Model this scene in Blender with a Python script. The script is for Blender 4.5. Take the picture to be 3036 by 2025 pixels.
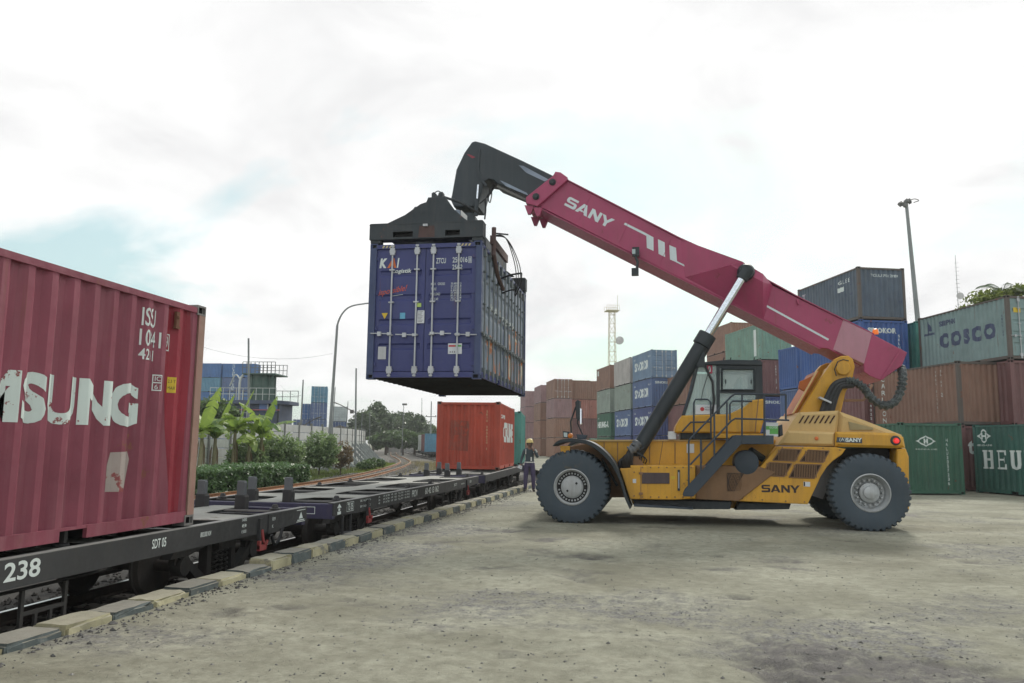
import bpy, bmesh, math, random
import numpy as np
from mathutils import Vector, Matrix
R = math.radians
for o in list(bpy.data.objects): bpy.data.objects.remove(o)
scene = bpy.context.scene
COL = scene.collection
rnd = random.Random(7)

# ------------------------------------------------------------------ camera
# world: X across the track (right +), Y along the track (away +), Z up, yard level z = 0
CAM = np.array([0.0, 0.0, 1.63])
YAW, PITCH, ROLL = R(10.10), R(7.37), R(0.68)
FPX, PW, PH = 2361.0, 3036.0, 2025.0
_f = np.array([-math.sin(YAW)*math.cos(PITCH), math.cos(YAW)*math.cos(PITCH), math.sin(PITCH)])
_r0 = np.array([math.cos(YAW), math.sin(YAW), 0.0]); _u0 = np.cross(_r0, _f)
_r = math.cos(ROLL)*_r0 + math.sin(ROLL)*_u0; _u = -math.sin(ROLL)*_r0 + math.cos(ROLL)*_u0
cd = bpy.data.cameras.new('camera'); cam = bpy.data.objects.new('camera', cd); COL.objects.link(cam)
cd.sensor_width = 36.0; cd.lens = FPX/PW*36.0; cd.clip_start = 0.1; cd.clip_end = 4000
cam.matrix_world = Matrix(((_r[0], _u[0], -_f[0], CAM[0]), (_r[1], _u[1], -_f[1], CAM[1]), (_r[2], _u[2], -_f[2], CAM[2]), (0, 0, 0, 1)))
scene.camera = cam
def ray(px, py): return _r*(px-PW/2)/FPX - _u*(py-PH/2)/FPX + _f
def at(px, py, Y):                       # survey helper: the point of a measured photo coordinate on the plane at distance Y
    d = ray(px, py); return CAM + d*(Y/d[1])

# ------------------------------------------------------------------ sky, sun, exposure
SUN_EL, SUN_AZ = R(40), R(14)            # azimuth measured from +Y towards +X
world = bpy.data.worlds.new('World'); scene.world = world; world.use_nodes = True
wn = world.node_tree; wn.nodes.clear()
def N(nt, t, **k):
    n = nt.nodes.new(t)
    for a, b in k.items(): setattr(n, a, b)
    return n
def mixc(nt, fac, a, b, blend='MIX'):
    n = N(nt, 'ShaderNodeMix', data_type='RGBA', blend_type=blend)
    for s, v in ((n.inputs[0], fac), (n.inputs[6], a), (n.inputs[7], b)):
        if isinstance(v, bpy.types.NodeSocket): nt.links.new(v, s)
        elif isinstance(v, (int, float)): s.default_value = v
        else: s.default_value = (*v, 1) if len(v) == 3 else v
    return n.outputs[2]
def maprange(nt, v, a, b, c=0.0, d=1.0):
    n = N(nt, 'ShaderNodeMapRange'); nt.links.new(v, n.inputs[0])
    for i, x in zip((1, 2, 3, 4), (a, b, c, d)): n.inputs[i].default_value = x
    return n.outputs[0]
def mathn(nt, op, a, b=0.0):
    n = N(nt, 'ShaderNodeMath', operation=op)
    for s, v in ((n.inputs[0], a), (n.inputs[1], b)):
        if isinstance(v, bpy.types.NodeSocket): nt.links.new(v, s)
        else: s.default_value = v
    return n.outputs[0]
def noise(nt, vec, scale, detail=5.0, rough=0.55, dist=0.0):
    n = N(nt, 'ShaderNodeTexNoise'); nt.links.new(vec, n.inputs['Vector'])
    n.inputs['Scale'].default_value = scale; n.inputs['Detail'].default_value = detail
    n.inputs['Roughness'].default_value = rough; n.inputs['Distortion'].default_value = dist
    return n.outputs['Fac']
sky = N(wn, 'ShaderNodeTexSky', sky_type='NISHITA', sun_disc=False)
sky.sun_elevation = SUN_EL; sky.sun_rotation = SUN_AZ; sky.air_density = 1.2; sky.dust_density = 2.0
skyc = mixc(wn, 1.0, sky.outputs[0], (0.105, 0.115, 0.105), 'MULTIPLY')
tc = N(wn, 'ShaderNodeTexCoord')
sep = N(wn, 'ShaderNodeSeparateXYZ'); wn.links.new(tc.outputs['Generated'], sep.inputs[0])
zz = mathn(wn, 'ADD', mathn(wn, 'ABSOLUTE', sep.outputs[2]), 0.32)
cv = N(wn, 'ShaderNodeCombineXYZ')
wn.links.new(mathn(wn, 'DIVIDE', sep.outputs[0], zz), cv.inputs[0]); wn.links.new(mathn(wn, 'DIVIDE', sep.outputs[1], zz), cv.inputs[1])
cofs = N(wn, 'ShaderNodeVectorMath', operation='ADD'); wn.links.new(cv.outputs[0], cofs.inputs[0]); cofs.inputs[1].default_value = (4.11, 6.33, 2.1)
n1 = noise(wn, cofs.outputs[0], 1.35, 7, 0.52, 0.35)
n2 = noise(wn, cofs.outputs[0], 2.6, 8, 0.55, 0.5)
cover = maprange(wn, n1, 0.38, 0.50)
shade = maprange(wn, n2, 0.40, 0.66)
cloud = mixc(wn, shade, (1.12, 1.12, 1.115), (0.89, 0.89, 0.895))
gap = mixc(wn, 0.60, skyc, (0.74, 0.97, 0.99))
wc = mixc(wn, cover, gap, cloud)
bg = N(wn, 'ShaderNodeBackground'); wn.links.new(wc, bg.inputs[0]); bg.inputs[1].default_value = 1.0
wo = N(wn, 'ShaderNodeOutputWorld'); wn.links.new(bg.outputs[0], wo.inputs[0])
sd = bpy.data.lights.new('sun', 'SUN'); sun = bpy.data.objects.new('sun', sd); COL.objects.link(sun)
sd.energy = 2.5; sd.angle = R(10); sd.color = (1.0, 0.95, 0.86)
_sv = Vector((math.sin(SUN_AZ)*math.cos(SUN_EL), math.cos(SUN_AZ)*math.cos(SUN_EL), math.sin(SUN_EL)))
sun.rotation_euler = _sv.to_track_quat('Z', 'Y').to_euler()
vs = scene.view_settings; vs.view_transform = 'Standard'; vs.look = 'None'; vs.gamma = 1; vs.use_curve_mapping = False; vs.exposure = 0.0
scene.cycles.max_bounces = 4; scene.cycles.diffuse_bounces = 3; scene.cycles.glossy_bounces = 3; scene.cycles.transparent_max_bounces = 8
scene.cycles.use_adaptive_sampling = True; scene.cycles.adaptive_threshold = 0.02
scene.cycles.use_denoising = True

# ------------------------------------------------------------------ materials
MATS = {}
def newmat(name):
    m = bpy.data.materials.new(name); m.use_nodes = True
    nt = m.node_tree; b = nt.nodes['Principled BSDF']
    return m, nt, b
def paint(name, rgb, rough=0.5, var=0.18, streak=0.3, dirt=(0.16, 0.13, 0.10), rust=0.0, rustc=(0.16, 0.055, 0.025), under=None, chip=0.0, metal=0.0, fine=14.0, bump=0.0, spec=0.4, runs=0.0, dent=0.0):
    if name in MATS: return MATS[name]
    m, nt, b = newmat(name)
    tcn = N(nt, 'ShaderNodeTexCoord'); oi = N(nt, 'ShaderNodeObjectInfo')
    off = N(nt, 'ShaderNodeVectorMath', operation='SCALE'); off.inputs[0].default_value = (31, 17, 23); nt.links.new(oi.outputs['Random'], off.inputs[3])
    ad = N(nt, 'ShaderNodeVectorMath', operation='ADD'); nt.links.new(tcn.outputs['Object'], ad.inputs[0]); nt.links.new(off.outputs[0], ad.inputs[1])
    P = ad.outputs[0]
    mp = N(nt, 'ShaderNodeMapping'); mp.inputs['Scale'].default_value = (7, 7, 0.45); nt.links.new(P, mp.inputs[0])
    big = noise(nt, P, 0.9, 6, 0.6)
    st = noise(nt, mp.outputs[0], 1.0, 6, 0.6)
    fn = noise(nt, P, fine, 6, 0.65)
    c = mixc(nt, maprange(nt, big, 0.3, 0.7), tuple(x*(1-var) for x in rgb), tuple(min(1, x*(1+var)+0.01*var) for x in rgb))
    if streak: c = mixc(nt, maprange(nt, st, 0.48, 0.78, 0, streak), c, dirt)
    c = mixc(nt, maprange(nt, fn, 0.52, 0.8, 0, 0.25*(streak+0.2)), c, dirt)
    if rust:
        rn = noise(nt, P, 2.3, 9, 0.7)
        c = mixc(nt, maprange(nt, rn, 0.66-0.12*rust, 0.70-0.10*rust), c, rustc)
    if runs:
        mr_ = N(nt, 'ShaderNodeMapping'); mr_.inputs['Scale'].default_value = (16, 16, 0.5); nt.links.new(P, mr_.inputs[0])
        r2 = noise(nt, mr_.outputs[0], 1.0, 5, 0.6); r3 = noise(nt, P, 1.1, 3, 0.5)
        c = mixc(nt, mathn(nt, 'MULTIPLY', maprange(nt, r2, 0.60, 0.70, 0, runs), maprange(nt, r3, 0.48, 0.62)), c, rustc)
        c = mixc(nt, mathn(nt, 'MULTIPLY', maprange(nt, r2, 0.34, 0.26, 0, runs*0.6), maprange(nt, r3, 0.55, 0.42)), c, tuple(min(0.6, x*1.5+0.06) for x in rgb))
    if under is not None and chip:
        cn = noise(nt, P, 5.0, 9, 0.7)
        c = mixc(nt, maprange(nt, cn, 0.66-0.14*chip, 0.675-0.14*chip), c, under)
    nt.links.new(c, b.inputs['Base Color'])
    nt.links.new(maprange(nt, fn, 0.3, 0.7, max(0.05, rough-0.1), min(1, rough+0.12)), b.inputs['Roughness'])
    b.inputs['Metallic'].default_value = metal
    b.inputs['Specular IOR Level'].default_value = spec
    if dent:
        dn = noise(nt, P, 1.7, 4, 0.55); bp = N(nt, 'ShaderNodeBump'); bp.inputs['Strength'].default_value = dent; bp.inputs['Distance'].default_value = 0.09
        nt.links.new(dn, bp.inputs['Height']); nt.links.new(bp.outputs[0], b.inputs['Normal'])
    if bump:
        bp = N(nt, 'ShaderNodeBump'); bp.inputs['Strength'].default_value = bump; bp.inputs['Distance'].default_value = 0.02
        nt.links.new(fn, bp.inputs['Height']); nt.links.new(bp.outputs[0], b.inputs['Normal'])
    MATS[name] = m; return m
def plain(name, rgb, rough=0.5, metal=0.0, emit=None):
    if name in MATS: return MATS[name]
    m, nt, b = newmat(name)
    tcn = N(nt, 'ShaderNodeTexCoord'); fn = noise(nt, tcn.outputs['Object'], 20, 4)
    c = mixc(nt, maprange(nt, fn, 0.3, 0.7), tuple(x*0.88 for x in rgb), tuple(min(1, x*1.1) for x in rgb))
    nt.links.new(c, b.inputs['Base Color']); b.inputs['Roughness'].default_value = rough; b.inputs['Metallic'].default_value = metal
    if emit:
        b.inputs['Emission Color'].default_value = (*emit[:3], 1); b.inputs['Emission Strength'].default_value = emit[3]
    MATS[name] = m; return m
def glass(name, tint, trans=0.6):
    if name in MATS: return MATS[name]
    m, nt, b = newmat(name); out = nt.nodes['Material Output']
    b.inputs['Base Color'].default_value = (*tint, 1); b.inputs['Roughness'].default_value = 0.04; b.inputs['Specular IOR Level'].default_value = 0.8
    t = N(nt, 'ShaderNodeBsdfTransparent'); t.inputs[0].default_value = (0.86, 0.95, 0.94, 1)
    mx = N(nt, 'ShaderNodeMixShader'); mx.inputs[0].default_value = trans
    nt.links.new(b.outputs[0], mx.inputs[1]); nt.links.new(t.outputs[0], mx.inputs[2]); nt.links.new(mx.outputs[0], out.inputs[0])
    MATS[name] = m; return m
def leafmat(name, dark, light, trans=0.25):
    if name in MATS: return MATS[name]
    m, nt, b = newmat(name); out = nt.nodes['Material Output']
    at_ = N(nt, 'ShaderNodeAttribute', attribute_name='tone')
    c = mixc(nt, at_.outputs['Fac'], dark, light); nt.links.new(c, b.inputs['Base Color']); b.inputs['Roughness'].default_value = 0.45
    tr = N(nt, 'ShaderNodeBsdfTranslucent'); nt.links.new(mixc(nt, 0.5, c, (light[0]*1.4, light[1]*1.5, light[2])), tr.inputs[0])
    mx = N(nt, 'ShaderNodeMixShader'); mx.inputs[0].default_value = trans
    nt.links.new(b.outputs[0], mx.inputs[1]); nt.links.new(tr.outputs[0], mx.inputs[2]); nt.links.new(mx.outputs[0], out.inputs[0])
    MATS[name] = m; return m

# ------------------------------------------------------------------ mesh helpers
class MB:
    def __init__(s): s.v = []; s.f = []
    def add(s, vs_, fs):
        o = len(s.v); s.v += [tuple(map(float, p)) for p in vs_]; s.f += [tuple(i+o for i in q) for q in fs]; return s
    def box(s, x0, x1, y0, y1, z0, z1):
        return s.add([(x0,y0,z0),(x1,y0,z0),(x1,y1,z0),(x0,y1,z0),(x0,y0,z1),(x1,y0,z1),(x1,y1,z1),(x0,y1,z1)],
                     [(0,3,2,1),(4,5,6,7),(0,1,5,4),(1,2,6,5),(2,3,7,6),(3,0,4,7)])
    def prism(s, pts, y0, y1, axis='y', bev=0.0):
        # outline in the plane across 'axis'; y: (x,z), x: (y,z), z: (x,y)
        n = len(pts)
        area = sum(pts[i][0]*pts[(i+1) % n][1]-pts[(i+1) % n][0]*pts[i][1] for i in range(n))
        if area < 0: pts = pts[::-1]
        def P(a, b, t): return (a, t, b) if axis == 'y' else ((t, a, b) if axis == 'x' else (a, b, t))
        rings = [(0.0, y0), (0.0, y1)]
        if bev:
            sgn = 1 if y1 > y0 else -1
            rings = [(bev, y0), (0.0, y0+sgn*bev), (0.0, y1-sgn*bev), (bev, y1)]
        allv = []
        for ins, t in rings:
            allv += [P(a, b, t) for a, b in (inset(pts, ins) if ins else pts)]
        fs = []
        flip = (axis == 'y') != (y1 < y0)
        for k in range(len(rings)-1):
            for i in range(n):
                j = (i+1) % n; q = (k*n+i, k*n+j, (k+1)*n+j, (k+1)*n+i)
                fs.append(q[::-1] if flip else q)
        c0 = tuple(range(n)); c1 = tuple(range((len(rings)-1)*n, len(rings)*n))
        fs.append(c0 if flip else c0[::-1]); fs.append(c1[::-1] if flip else c1)
        return s.add(allv, fs)
    def tube(s, pts, r, n=8, cap=True):
        pts = [Vector(p) for p in pts]; m = len(pts); rr = r if isinstance(r, (list, tuple)) else [r]*m
        rings = []; prev = None
        for i, p in enumerate(pts):
            d = (pts[min(i+1, m-1)]-pts[max(i-1, 0)]).normalized()
            a = prev if prev is not None else (Vector((0,0,1)) if abs(d.z) < 0.9 else Vector((1,0,0)))
            a = (a-d*a.dot(d))
            if a.length < 1e-6: a = d.orthogonal()
            a.normalize(); prev = a; b = d.cross(a)
            rings.append([p+(a*math.cos(2*math.pi*k/n)+b*math.sin(2*math.pi*k/n))*rr[i] for k in range(n)])
        vs_ = [q for ring in rings for q in ring]; fs = []
        for i in range(m-1):
            for k in range(n):
                fs.append((i*n+k, i*n+(k+1) % n, (i+1)*n+(k+1) % n, (i+1)*n+k))
        if cap: fs += [tuple(range(n))[::-1], tuple(range((m-1)*n, m*n))]
        return s.add(vs_, fs)
    def lathe(s, prof, n=32, axis='y', c=(0,0,0), cap=True):
        vs_ = []; fs = []; m = len(prof)
        for r_, t in prof:
            for k in range(n):
                a = 2*math.pi*k/n; x, z = r_*math.cos(a), r_*math.sin(a)
                p = (x, t, z) if axis == 'y' else ((t, x, z) if axis == 'x' else (x, z, t))
                vs_.append((p[0]+c[0], p[1]+c[1], p[2]+c[2]))
        for i in range(m-1):
            for k in range(n): fs.append((i*n+k, (i+1)*n+k, (i+1)*n+(k+1) % n, i*n+(k+1) % n))
        if cap: fs += [tuple(range(n)), tuple(range((m-1)*n, m*n))[::-1]]
        return s.add(vs_, fs)
    def mesh(s, name, smooth=False, fix=False):
        me = bpy.data.meshes.new(name); me.from_pydata(s.v, [], s.f)
        if fix:
            bm = bmesh.new(); bm.from_mesh(me); bmesh.ops.recalc_face_normals(bm, faces=bm.faces); bm.to_mesh(me); bm.free()
        if smooth:
            me.polygons.foreach_set('use_smooth', [True]*len(me.polygons))
            if smooth != 'all': me.set_sharp_from_angle(angle=R(35))
        me.update(); return me
def inset(pts, d):
    n = len(pts); out = []
    for i in range(n):
        a, b, c = Vector(pts[i-1]), Vector(pts[i]), Vector(pts[(i+1) % n])
        e1 = (b-a); e2 = (c-b)
        if e1.length < 1e-9 or e2.length < 1e-9: out.append(tuple(b)); continue
        e1.normalize(); e2.normalize()
        n1_ = Vector((-e1.y, e1.x)); n2_ = Vector((-e2.y, e2.x)); mm = n1_+n2_
        if mm.length < 1e-6: out.append(tuple(b+n1_*d)); continue
        mm.normalize(); out.append(tuple(b+mm*(d/max(0.4, mm.dot(n1_)))))
    return out
def empty(name, loc=(0,0,0), rz=0.0, label=None, cat=None, group=None):
    o = bpy.data.objects.new(name, None); COL.objects.link(o); o.location = loc; o.rotation_euler = (0, 0, rz); o.empty_display_size = 0.2
    tag(o, label, cat, group); return o
def tag(o, label=None, cat=None, group=None, kind=None):
    for k, v in (('label', label), ('category', cat), ('group', group), ('kind', kind)):
        if v: o[k] = v
    return o
def obj(name, me, mat=None, parent=None, loc=(0,0,0), rot=(0,0,0), smooth=False, fix=False):
    if isinstance(me, MB): me = me.mesh(name, smooth, fix)
    o = bpy.data.objects.new(name, me); COL.objects.link(o)
    o.location = loc; o.rotation_euler = rot
    if parent is not None: o.parent = parent
    if mat is not None:
        mats = mat if isinstance(mat, (list, tuple)) else [mat]
        while len(me.materials) < len(mats): me.materials.append(None)
        for i, mm in enumerate(mats):
            o.material_slots[i].link = 'OBJECT'; o.material_slots[i].material = mm
    return o
def struct(name, me, mat, parent=None, **k):
    o = obj(name, me, mat, parent, **k)
    if parent is None: o['kind'] = 'structure'
    return o
def bez(p0, p1, p2, p3, n=14):
    p0, p1, p2, p3 = map(Vector, (p0, p1, p2, p3)); out = []
    for i in range(n+1):
        t = i/n; out.append(p0*(1-t)**3+p1*3*t*(1-t)**2+p2*3*t*t*(1-t)+p3*t**3)
    return out
def smoothline(pts, k=6):
    P = [Vector(p) for p in pts]; P = [P[0]*2-P[1]]+P+[P[-1]*2-P[-2]]; out = []
    for i in range(1, len(P)-2):
        for j in range(k):
            t = j/k
            out.append(0.5*((2*P[i])+(-P[i-1]+P[i+1])*t+(2*P[i-1]-5*P[i]+4*P[i+1]-P[i+2])*t*t+(-P[i-1]+3*P[i]-3*P[i+1]+P[i+2])*t**3))
    out.append(P[-2]); return out
# lettering: a text is turned into flat faces, cut along the folds of the sheet it is painted on, and laid on it
_tcache = {}
def text_bm(s, bold=0.0, shear=0.0, spacing=1.0):
    cu = bpy.data.curves.new('t', 'FONT'); cu.body = s; cu.size = 1.0; cu.offset = bold; cu.shear = shear; cu.space_character = spacing; cu.resolution_u = 4
    to = bpy.data.objects.new('t', cu); me = bpy.data.meshes.new_from_object(to)
    bm = bmesh.new(); bm.from_mesh(me); bpy.data.objects.remove(to); bpy.data.curves.remove(cu); bpy.data.meshes.remove(me)
    return bm
def letter(name, s, mat, parent, fn, u0, v0, w=None, h=None, bold=0.0, shear=0.0, spacing=1.0, breaks=(), box=None):
    """fits the text into width w and height h with its lower left corner at u0, v0; fn maps (u, v) to a point"""
    bm = text_bm(s, bold, shear, spacing)
    if not bm.verts: bm.free(); return None
    xs = [v.co.x for v in bm.verts]; ys = [v.co.y for v in bm.verts]
    sx = (w/(max(xs)-min(xs))) if w else None; sy = (h/(max(ys)-min(ys))) if h else None
    sx = sx or sy; sy = sy or sx
    x0, y0 = min(xs), min(ys)
    for v in bm.verts: v.co = Vector((u0+(v.co.x-x0)*sx, v0+(v.co.y-y0)*sy, 0))
    return lay(name, bm, mat, parent, fn, breaks)
def lay(name, bm, mat, parent, fn, breaks=()):
    us = [v.co.x for v in bm.verts]; a, b = min(us), max(us)
    for k in breaks:
        if a+1e-4 < k < b-1e-4:
            bmesh.ops.bisect_plane(bm, geom=bm.verts[:]+bm.edges[:]+bm.faces[:], plane_co=(k, 0, 0), plane_no=(1, 0, 0), dist=1e-5)
    for v in bm.verts: v.co = Vector(fn(v.co.x, v.co.y))
    me = bpy.data.meshes.new(name); bm.to_mesh(me); bm.free()
    return obj(name, me, mat, parent)
def polys(name, plist, mat, parent, fn, breaks=()):
    bm = bmesh.new(); many = len(plist) > 1
    for pl in plist: bm.faces.new([bm.verts.new((p[0], p[1], 0)) for p in pl])
    bm.normal_update(); bmesh.ops.triangulate(bm, faces=bm.faces[:], quad_method='FIXED', ngon_method='EAR_CLIP')
    o = lay(name, bm, mat, parent, fn, breaks)
    if many: o['kind'] = 'stuff'          # strokes of one painted mark
    return o
# ------------------------------------------------------------------ terrain helpers
_lat = np.random.RandomState(3).rand(256, 256)
def vnoise(x, y):
    xi = np.floor(x).astype(int); yi = np.floor(y).astype(int); fx = x-xi; fy = y-yi
    fx = fx*fx*(3-2*fx); fy = fy*fy*(3-2*fy); g = lambda a, b: _lat[a & 255, b & 255]
    return (g(xi, yi)*(1-fx)+g(xi+1, yi)*fx)*(1-fy)+(g(xi, yi+1)*(1-fx)+g(xi+1, yi+1)*fx)*fy
def fbm(x, y, o=4):
    s = 0; a = 0.5
    for k in range(o): s = s+a*vnoise(x*2**k+17*k, y*2**k+5*k); a *= 0.5
    return s-0.47
def curve_fn(pts):
    ys = np.array([p[1] for p in pts], float); xs = np.array([p[0] for p in pts], float)
    m = np.gradient(xs, ys)
    def f(y):
        y = np.asarray(y, float); i = np.clip(np.searchsorted(ys, y)-1, 0, len(ys)-2)
        h = ys[i+1]-ys[i]; t = (y-ys[i])/h
        r_ = (2*t**3-3*t**2+1)*xs[i]+(t**3-2*t**2+t)*h*m[i]+(-2*t**3+3*t**2)*xs[i+1]+(t**3-t**2)*h*m[i+1]
        r_ = np.where(y < ys[0], xs[0], r_); return np.where(y > ys[-1], xs[-1]+(y-ys[-1])*m[-1], r_)
    return f
main_x = curve_fn([(-6.57, 0), (-6.57, 10), (-6.59, 18), (-6.78, 26), (-7.2, 33), (-8.0, 42), (-12.0, 60), (-20.5, 81), (-33.5, 115), (-52, 166), (-75, 230)])
side_x = curve_fn([(-15.2, 0), (-15.25, 25), (-15.6, 33), (-16.25, 40), (-18.0, 50), (-19.7, 58), (-22.6, 70), (-25.6, 81), (-30.2, 94.5), (-39.8, 120.5), (-54.9, 165), (-78, 230)])
wall_x = curve_fn([(-25.0, 20), (-25.0, 45), (-25.2, 56), (-26.2, 66), (-28.6, 76), (-33.5, 90), (-39.5, 104), (-46, 118)])
def head(f, y): return math.atan2(-(float(f(y+0.5))-float(f(y-0.5))), 1.0)
RAIL_Z = -0.27
def kerb_x(Y): return -4.865+0.0125*(np.clip(Y, 4, 30)-5.5)          # yard side of the kerb

def grid_obj(name, xs, ys, zf, mat, xshift=None, attrs=None):
    X, Y = np.meshgrid(xs, ys)
    if xshift is not None: X = X+xshift(Y)
    Z = zf(X, Y); nx, ny = len(xs), len(ys)
    me = bpy.data.meshes.new(name); me.vertices.add(nx*ny)
    me.vertices.foreach_set('co', np.stack([X, Y, Z], -1).astype(np.float32).ravel())
    i = np.arange((nx-1)*(ny-1)); c = i % (nx-1); r_ = i//(nx-1); a = r_*nx+c
    q = np.stack([a, a+1, a+nx+1, a+nx], -1).ravel()
    me.loops.add(len(q)); me.loops.foreach_set('vertex_index', q); me.polygons.add(len(i))
    me.polygons.foreach_set('loop_start', i*4)
    me.polygons.foreach_set('use_smooth', np.ones(len(i), bool))
    if attrs:
        for k, fn_ in attrs.items():
            at_ = me.attributes.new(k, 'FLOAT', 'POINT'); at_.data.foreach_set('value', fn_(X, Y).astype(np.float32).ravel())
    me.update(); me.validate()
    o = bpy.data.objects.new(name, me); COL.objects.link(o); me.materials.append(mat); o['kind'] = 'structure'; return o

# mud and crushed stone lie in patches of their own shape, worked up by the tyres near the lower right of the yard
def mud_f(X, Y):
    reg = 1.25*np.exp(-(((X-2.7)/1.5)**2+((Y-6.1)/0.85)**2))+0.8*np.exp(-(((X-1.3)/0.75)**2+((Y-6.6)/0.42)**2))+0.6*np.exp(-(((X-3.6)/0.9)**2+((Y-7.6)/0.5)**2))
    n_ = fbm(X*1.1+3, Y*1.5+9, 5)
    return np.clip((reg*1.0+n_*1.9-0.36)*3.4, 0, 1)
def stone_f(X, Y):
    n_ = fbm(X*0.55+40, Y*0.8+11, 5); reg = 1.1*np.exp(-((X-2.2)/2.2)**2-((Y-8.2)/2.0)**2)+0.8*np.exp(-((X+4.2)/0.9)**2)+0.6*np.exp(-((Y-14.2)/1.6)**2)
    return np.clip((n_*2.0+reg*0.42-0.26)*2.6, 0, 1)
def rut(X, Y, cx, cy, r_, w, d):
    return -d*np.exp(-((np.hypot(X-cx, Y-cy)-r_)/w)**2)+0.5*d*np.exp(-((np.abs(np.hypot(X-cx, Y-cy)-r_)-1.7*w)/(0.6*w))**2)
def yard_z(X, Y):
    nearw = np.clip((26-Y)/10, 0.25, 1)
    z = 0.035*fbm(X*0.3, Y*0.3, 3)*np.clip((Y-2)/8, 0.3, 1)+0.016*fbm(X*1.6+5, Y*1.6)*nearw+0.012*fbm(X*7, Y*7, 3)*nearw
    for cx, cy, r_ in ((-14, 2, 15.4), (-14, 2, 13.9), (18, -6, 17.5), (18, -6, 19.2), (2, 34, 25.5), (1, 36, 29.4)):
        z = z+rut(X, Y, cx, cy, r_, 0.15, 0.030)*(0.55+0.9*fbm(X*0.8+cx, Y*0.8))
    m = mud_f(X, Y)
    z = z+m*(0.13*fbm(X*2.2+31, Y*3.0, 5)+0.08*fbm(X*9+31, Y*9, 3)-0.015)
    z = z+stone_f(X, Y)*0.02*fbm(X*11, Y*11, 3)
    return z*np.clip((X+4.9)/0.5, 0.0, 1)*np.where(Y > 36, 0.3, 1)+0.0
def yard_mat():
    m, nt, b = newmat('yard_dirt')
    tcn = N(nt, 'ShaderNodeTexCoord'); P = tcn.outputs['Object']
    mud = N(nt, 'ShaderNodeAttribute', attribute_name='mud').outputs['Fac']; sto = N(nt, 'ShaderNodeAttribute', attribute_name='stone').outputs['Fac']
    mp = N(nt, 'ShaderNodeMapping'); mp.inputs['Scale'].default_value = (0.9, 1.05, 1); nt.links.new(P, mp.inputs[0])
    a = noise(nt, mp.outputs[0], 0.5, 10, 0.7, 0.4); f1 = noise(nt, P, 7.0, 8, 0.7); f2 = noise(nt, P, 24.0, 9, 0.85)
    c = mixc(nt, maprange(nt, a, 0.36, 0.62), (0.195, 0.19, 0.142), (0.355, 0.352, 0.278))
    c = mixc(nt, maprange(nt, f1, 0.42, 0.70, 0, 0.75), c, (0.165, 0.158, 0.118))
    c = mixc(nt, maprange(nt, f2, 0.58, 0.70, 0, 0.6), c, (0.07, 0.068, 0.064))
    c = mixc(nt, maprange(nt, f2, 0.32, 0.40, 0.4, 0), c, (0.44, 0.43, 0.37))
    vo = N(nt, 'ShaderNodeTexVoronoi'); vo.inputs['Scale'].default_value = 34; nt.links.new(P, vo.inputs['Vector'])
    sc = mixc(nt, maprange(nt, vo.outputs['Distance'], 0.0, 0.7), (0.29, 0.285, 0.285), (0.10, 0.10, 0.105))
    c = mixc(nt, mathn(nt, 'MULTIPLY', sto, maprange(nt, f1, 0.38, 0.60, 0.0, 0.85)), c, sc)
    md = mixc(nt, maprange(nt, f1, 0.35, 0.7), (0.024, 0.022, 0.022), (0.085, 0.08, 0.076))
    c = mixc(nt, mathn(nt, 'MULTIPLY', mud, maprange(nt, f1, 0.30, 0.55, 0.35, 1.0)), c, md)
    nt.links.new(c, b.inputs['Base Color'])
    nt.links.new(maprange(nt, mud, 0, 1, 0.93, 0.62), b.inputs['Roughness']); b.inputs['Specular IOR Level'].default_value = 0.25
    bp = N(nt, 'ShaderNodeBump'); bp.inputs['Strength'].default_value = 0.8; bp.inputs['Distance'].default_value = 0.02
    hh = mathn(nt, 'ADD', mathn(nt, 'MULTIPLY', f1, 1.2), mathn(nt, 'MULTIPLY', f2, 0.7))
    nt.links.new(hh, bp.inputs['Height']); nt.links.new(bp.outputs[0], b.inputs['Normal']); return m
YMAT = yard_mat()
xs = np.concatenate([np.arange(0, 15, 0.065), np.arange(15, 40, 0.6), np.geomspace(40, 900, 24)])
ys = np.concatenate([np.arange(1.0, 13, 0.055), np.arange(13, 32, 0.15), np.geomspace(32, 1500, 60)])
grid_obj('yard', xs, ys, yard_z, YMAT, xshift=lambda Y: np.where(Y > 34, np.maximum(main_x(Y)+2.35, -4.62-(Y-34)*0.9), kerb_x(Y)-0.03), attrs={'mud': mud_f, 'stone': stone_f})
def soil(name, a_, b_, s=3.0):
    m, nt, b = newmat(name); P = N(nt, 'ShaderNodeTexCoord').outputs['Object']
    n_ = noise(nt, P, s, 8, 0.7); n2_ = noise(nt, P, s*14, 4, 0.7)
    c = mixc(nt, maprange(nt, n_, 0.3, 0.7), a_, b_); c = mixc(nt, maprange(nt, n2_, 0.5, 0.7, 0, 0.6), c, tuple(x*0.35 for x in a_))
    nt.links.new(c, b.inputs['Base Color']); b.inputs['Roughness'].default_value = 0.95
    bp = N(nt, 'ShaderNodeBump'); bp.inputs['Strength'].default_value = 0.7; bp.inputs['Distance'].default_value = 0.04
    nt.links.new(n2_, bp.inputs['Height']); nt.links.new(bp.outputs[0], b.inputs['Normal']); MATS[name] = m; return m
bed_mat = soil('ballast', (0.075, 0.068, 0.060), (0.17, 0.16, 0.14), 1.6); shaded_bed_mat = soil('ballast_shaded', (0.022, 0.020, 0.018), (0.060, 0.055, 0.048), 1.6)  # second bed is darker: shade under the wagons put into its colour
land_mat = soil('land_soil', (0.13, 0.12, 0.08), (0.10, 0.12, 0.05), 0.4)
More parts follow.
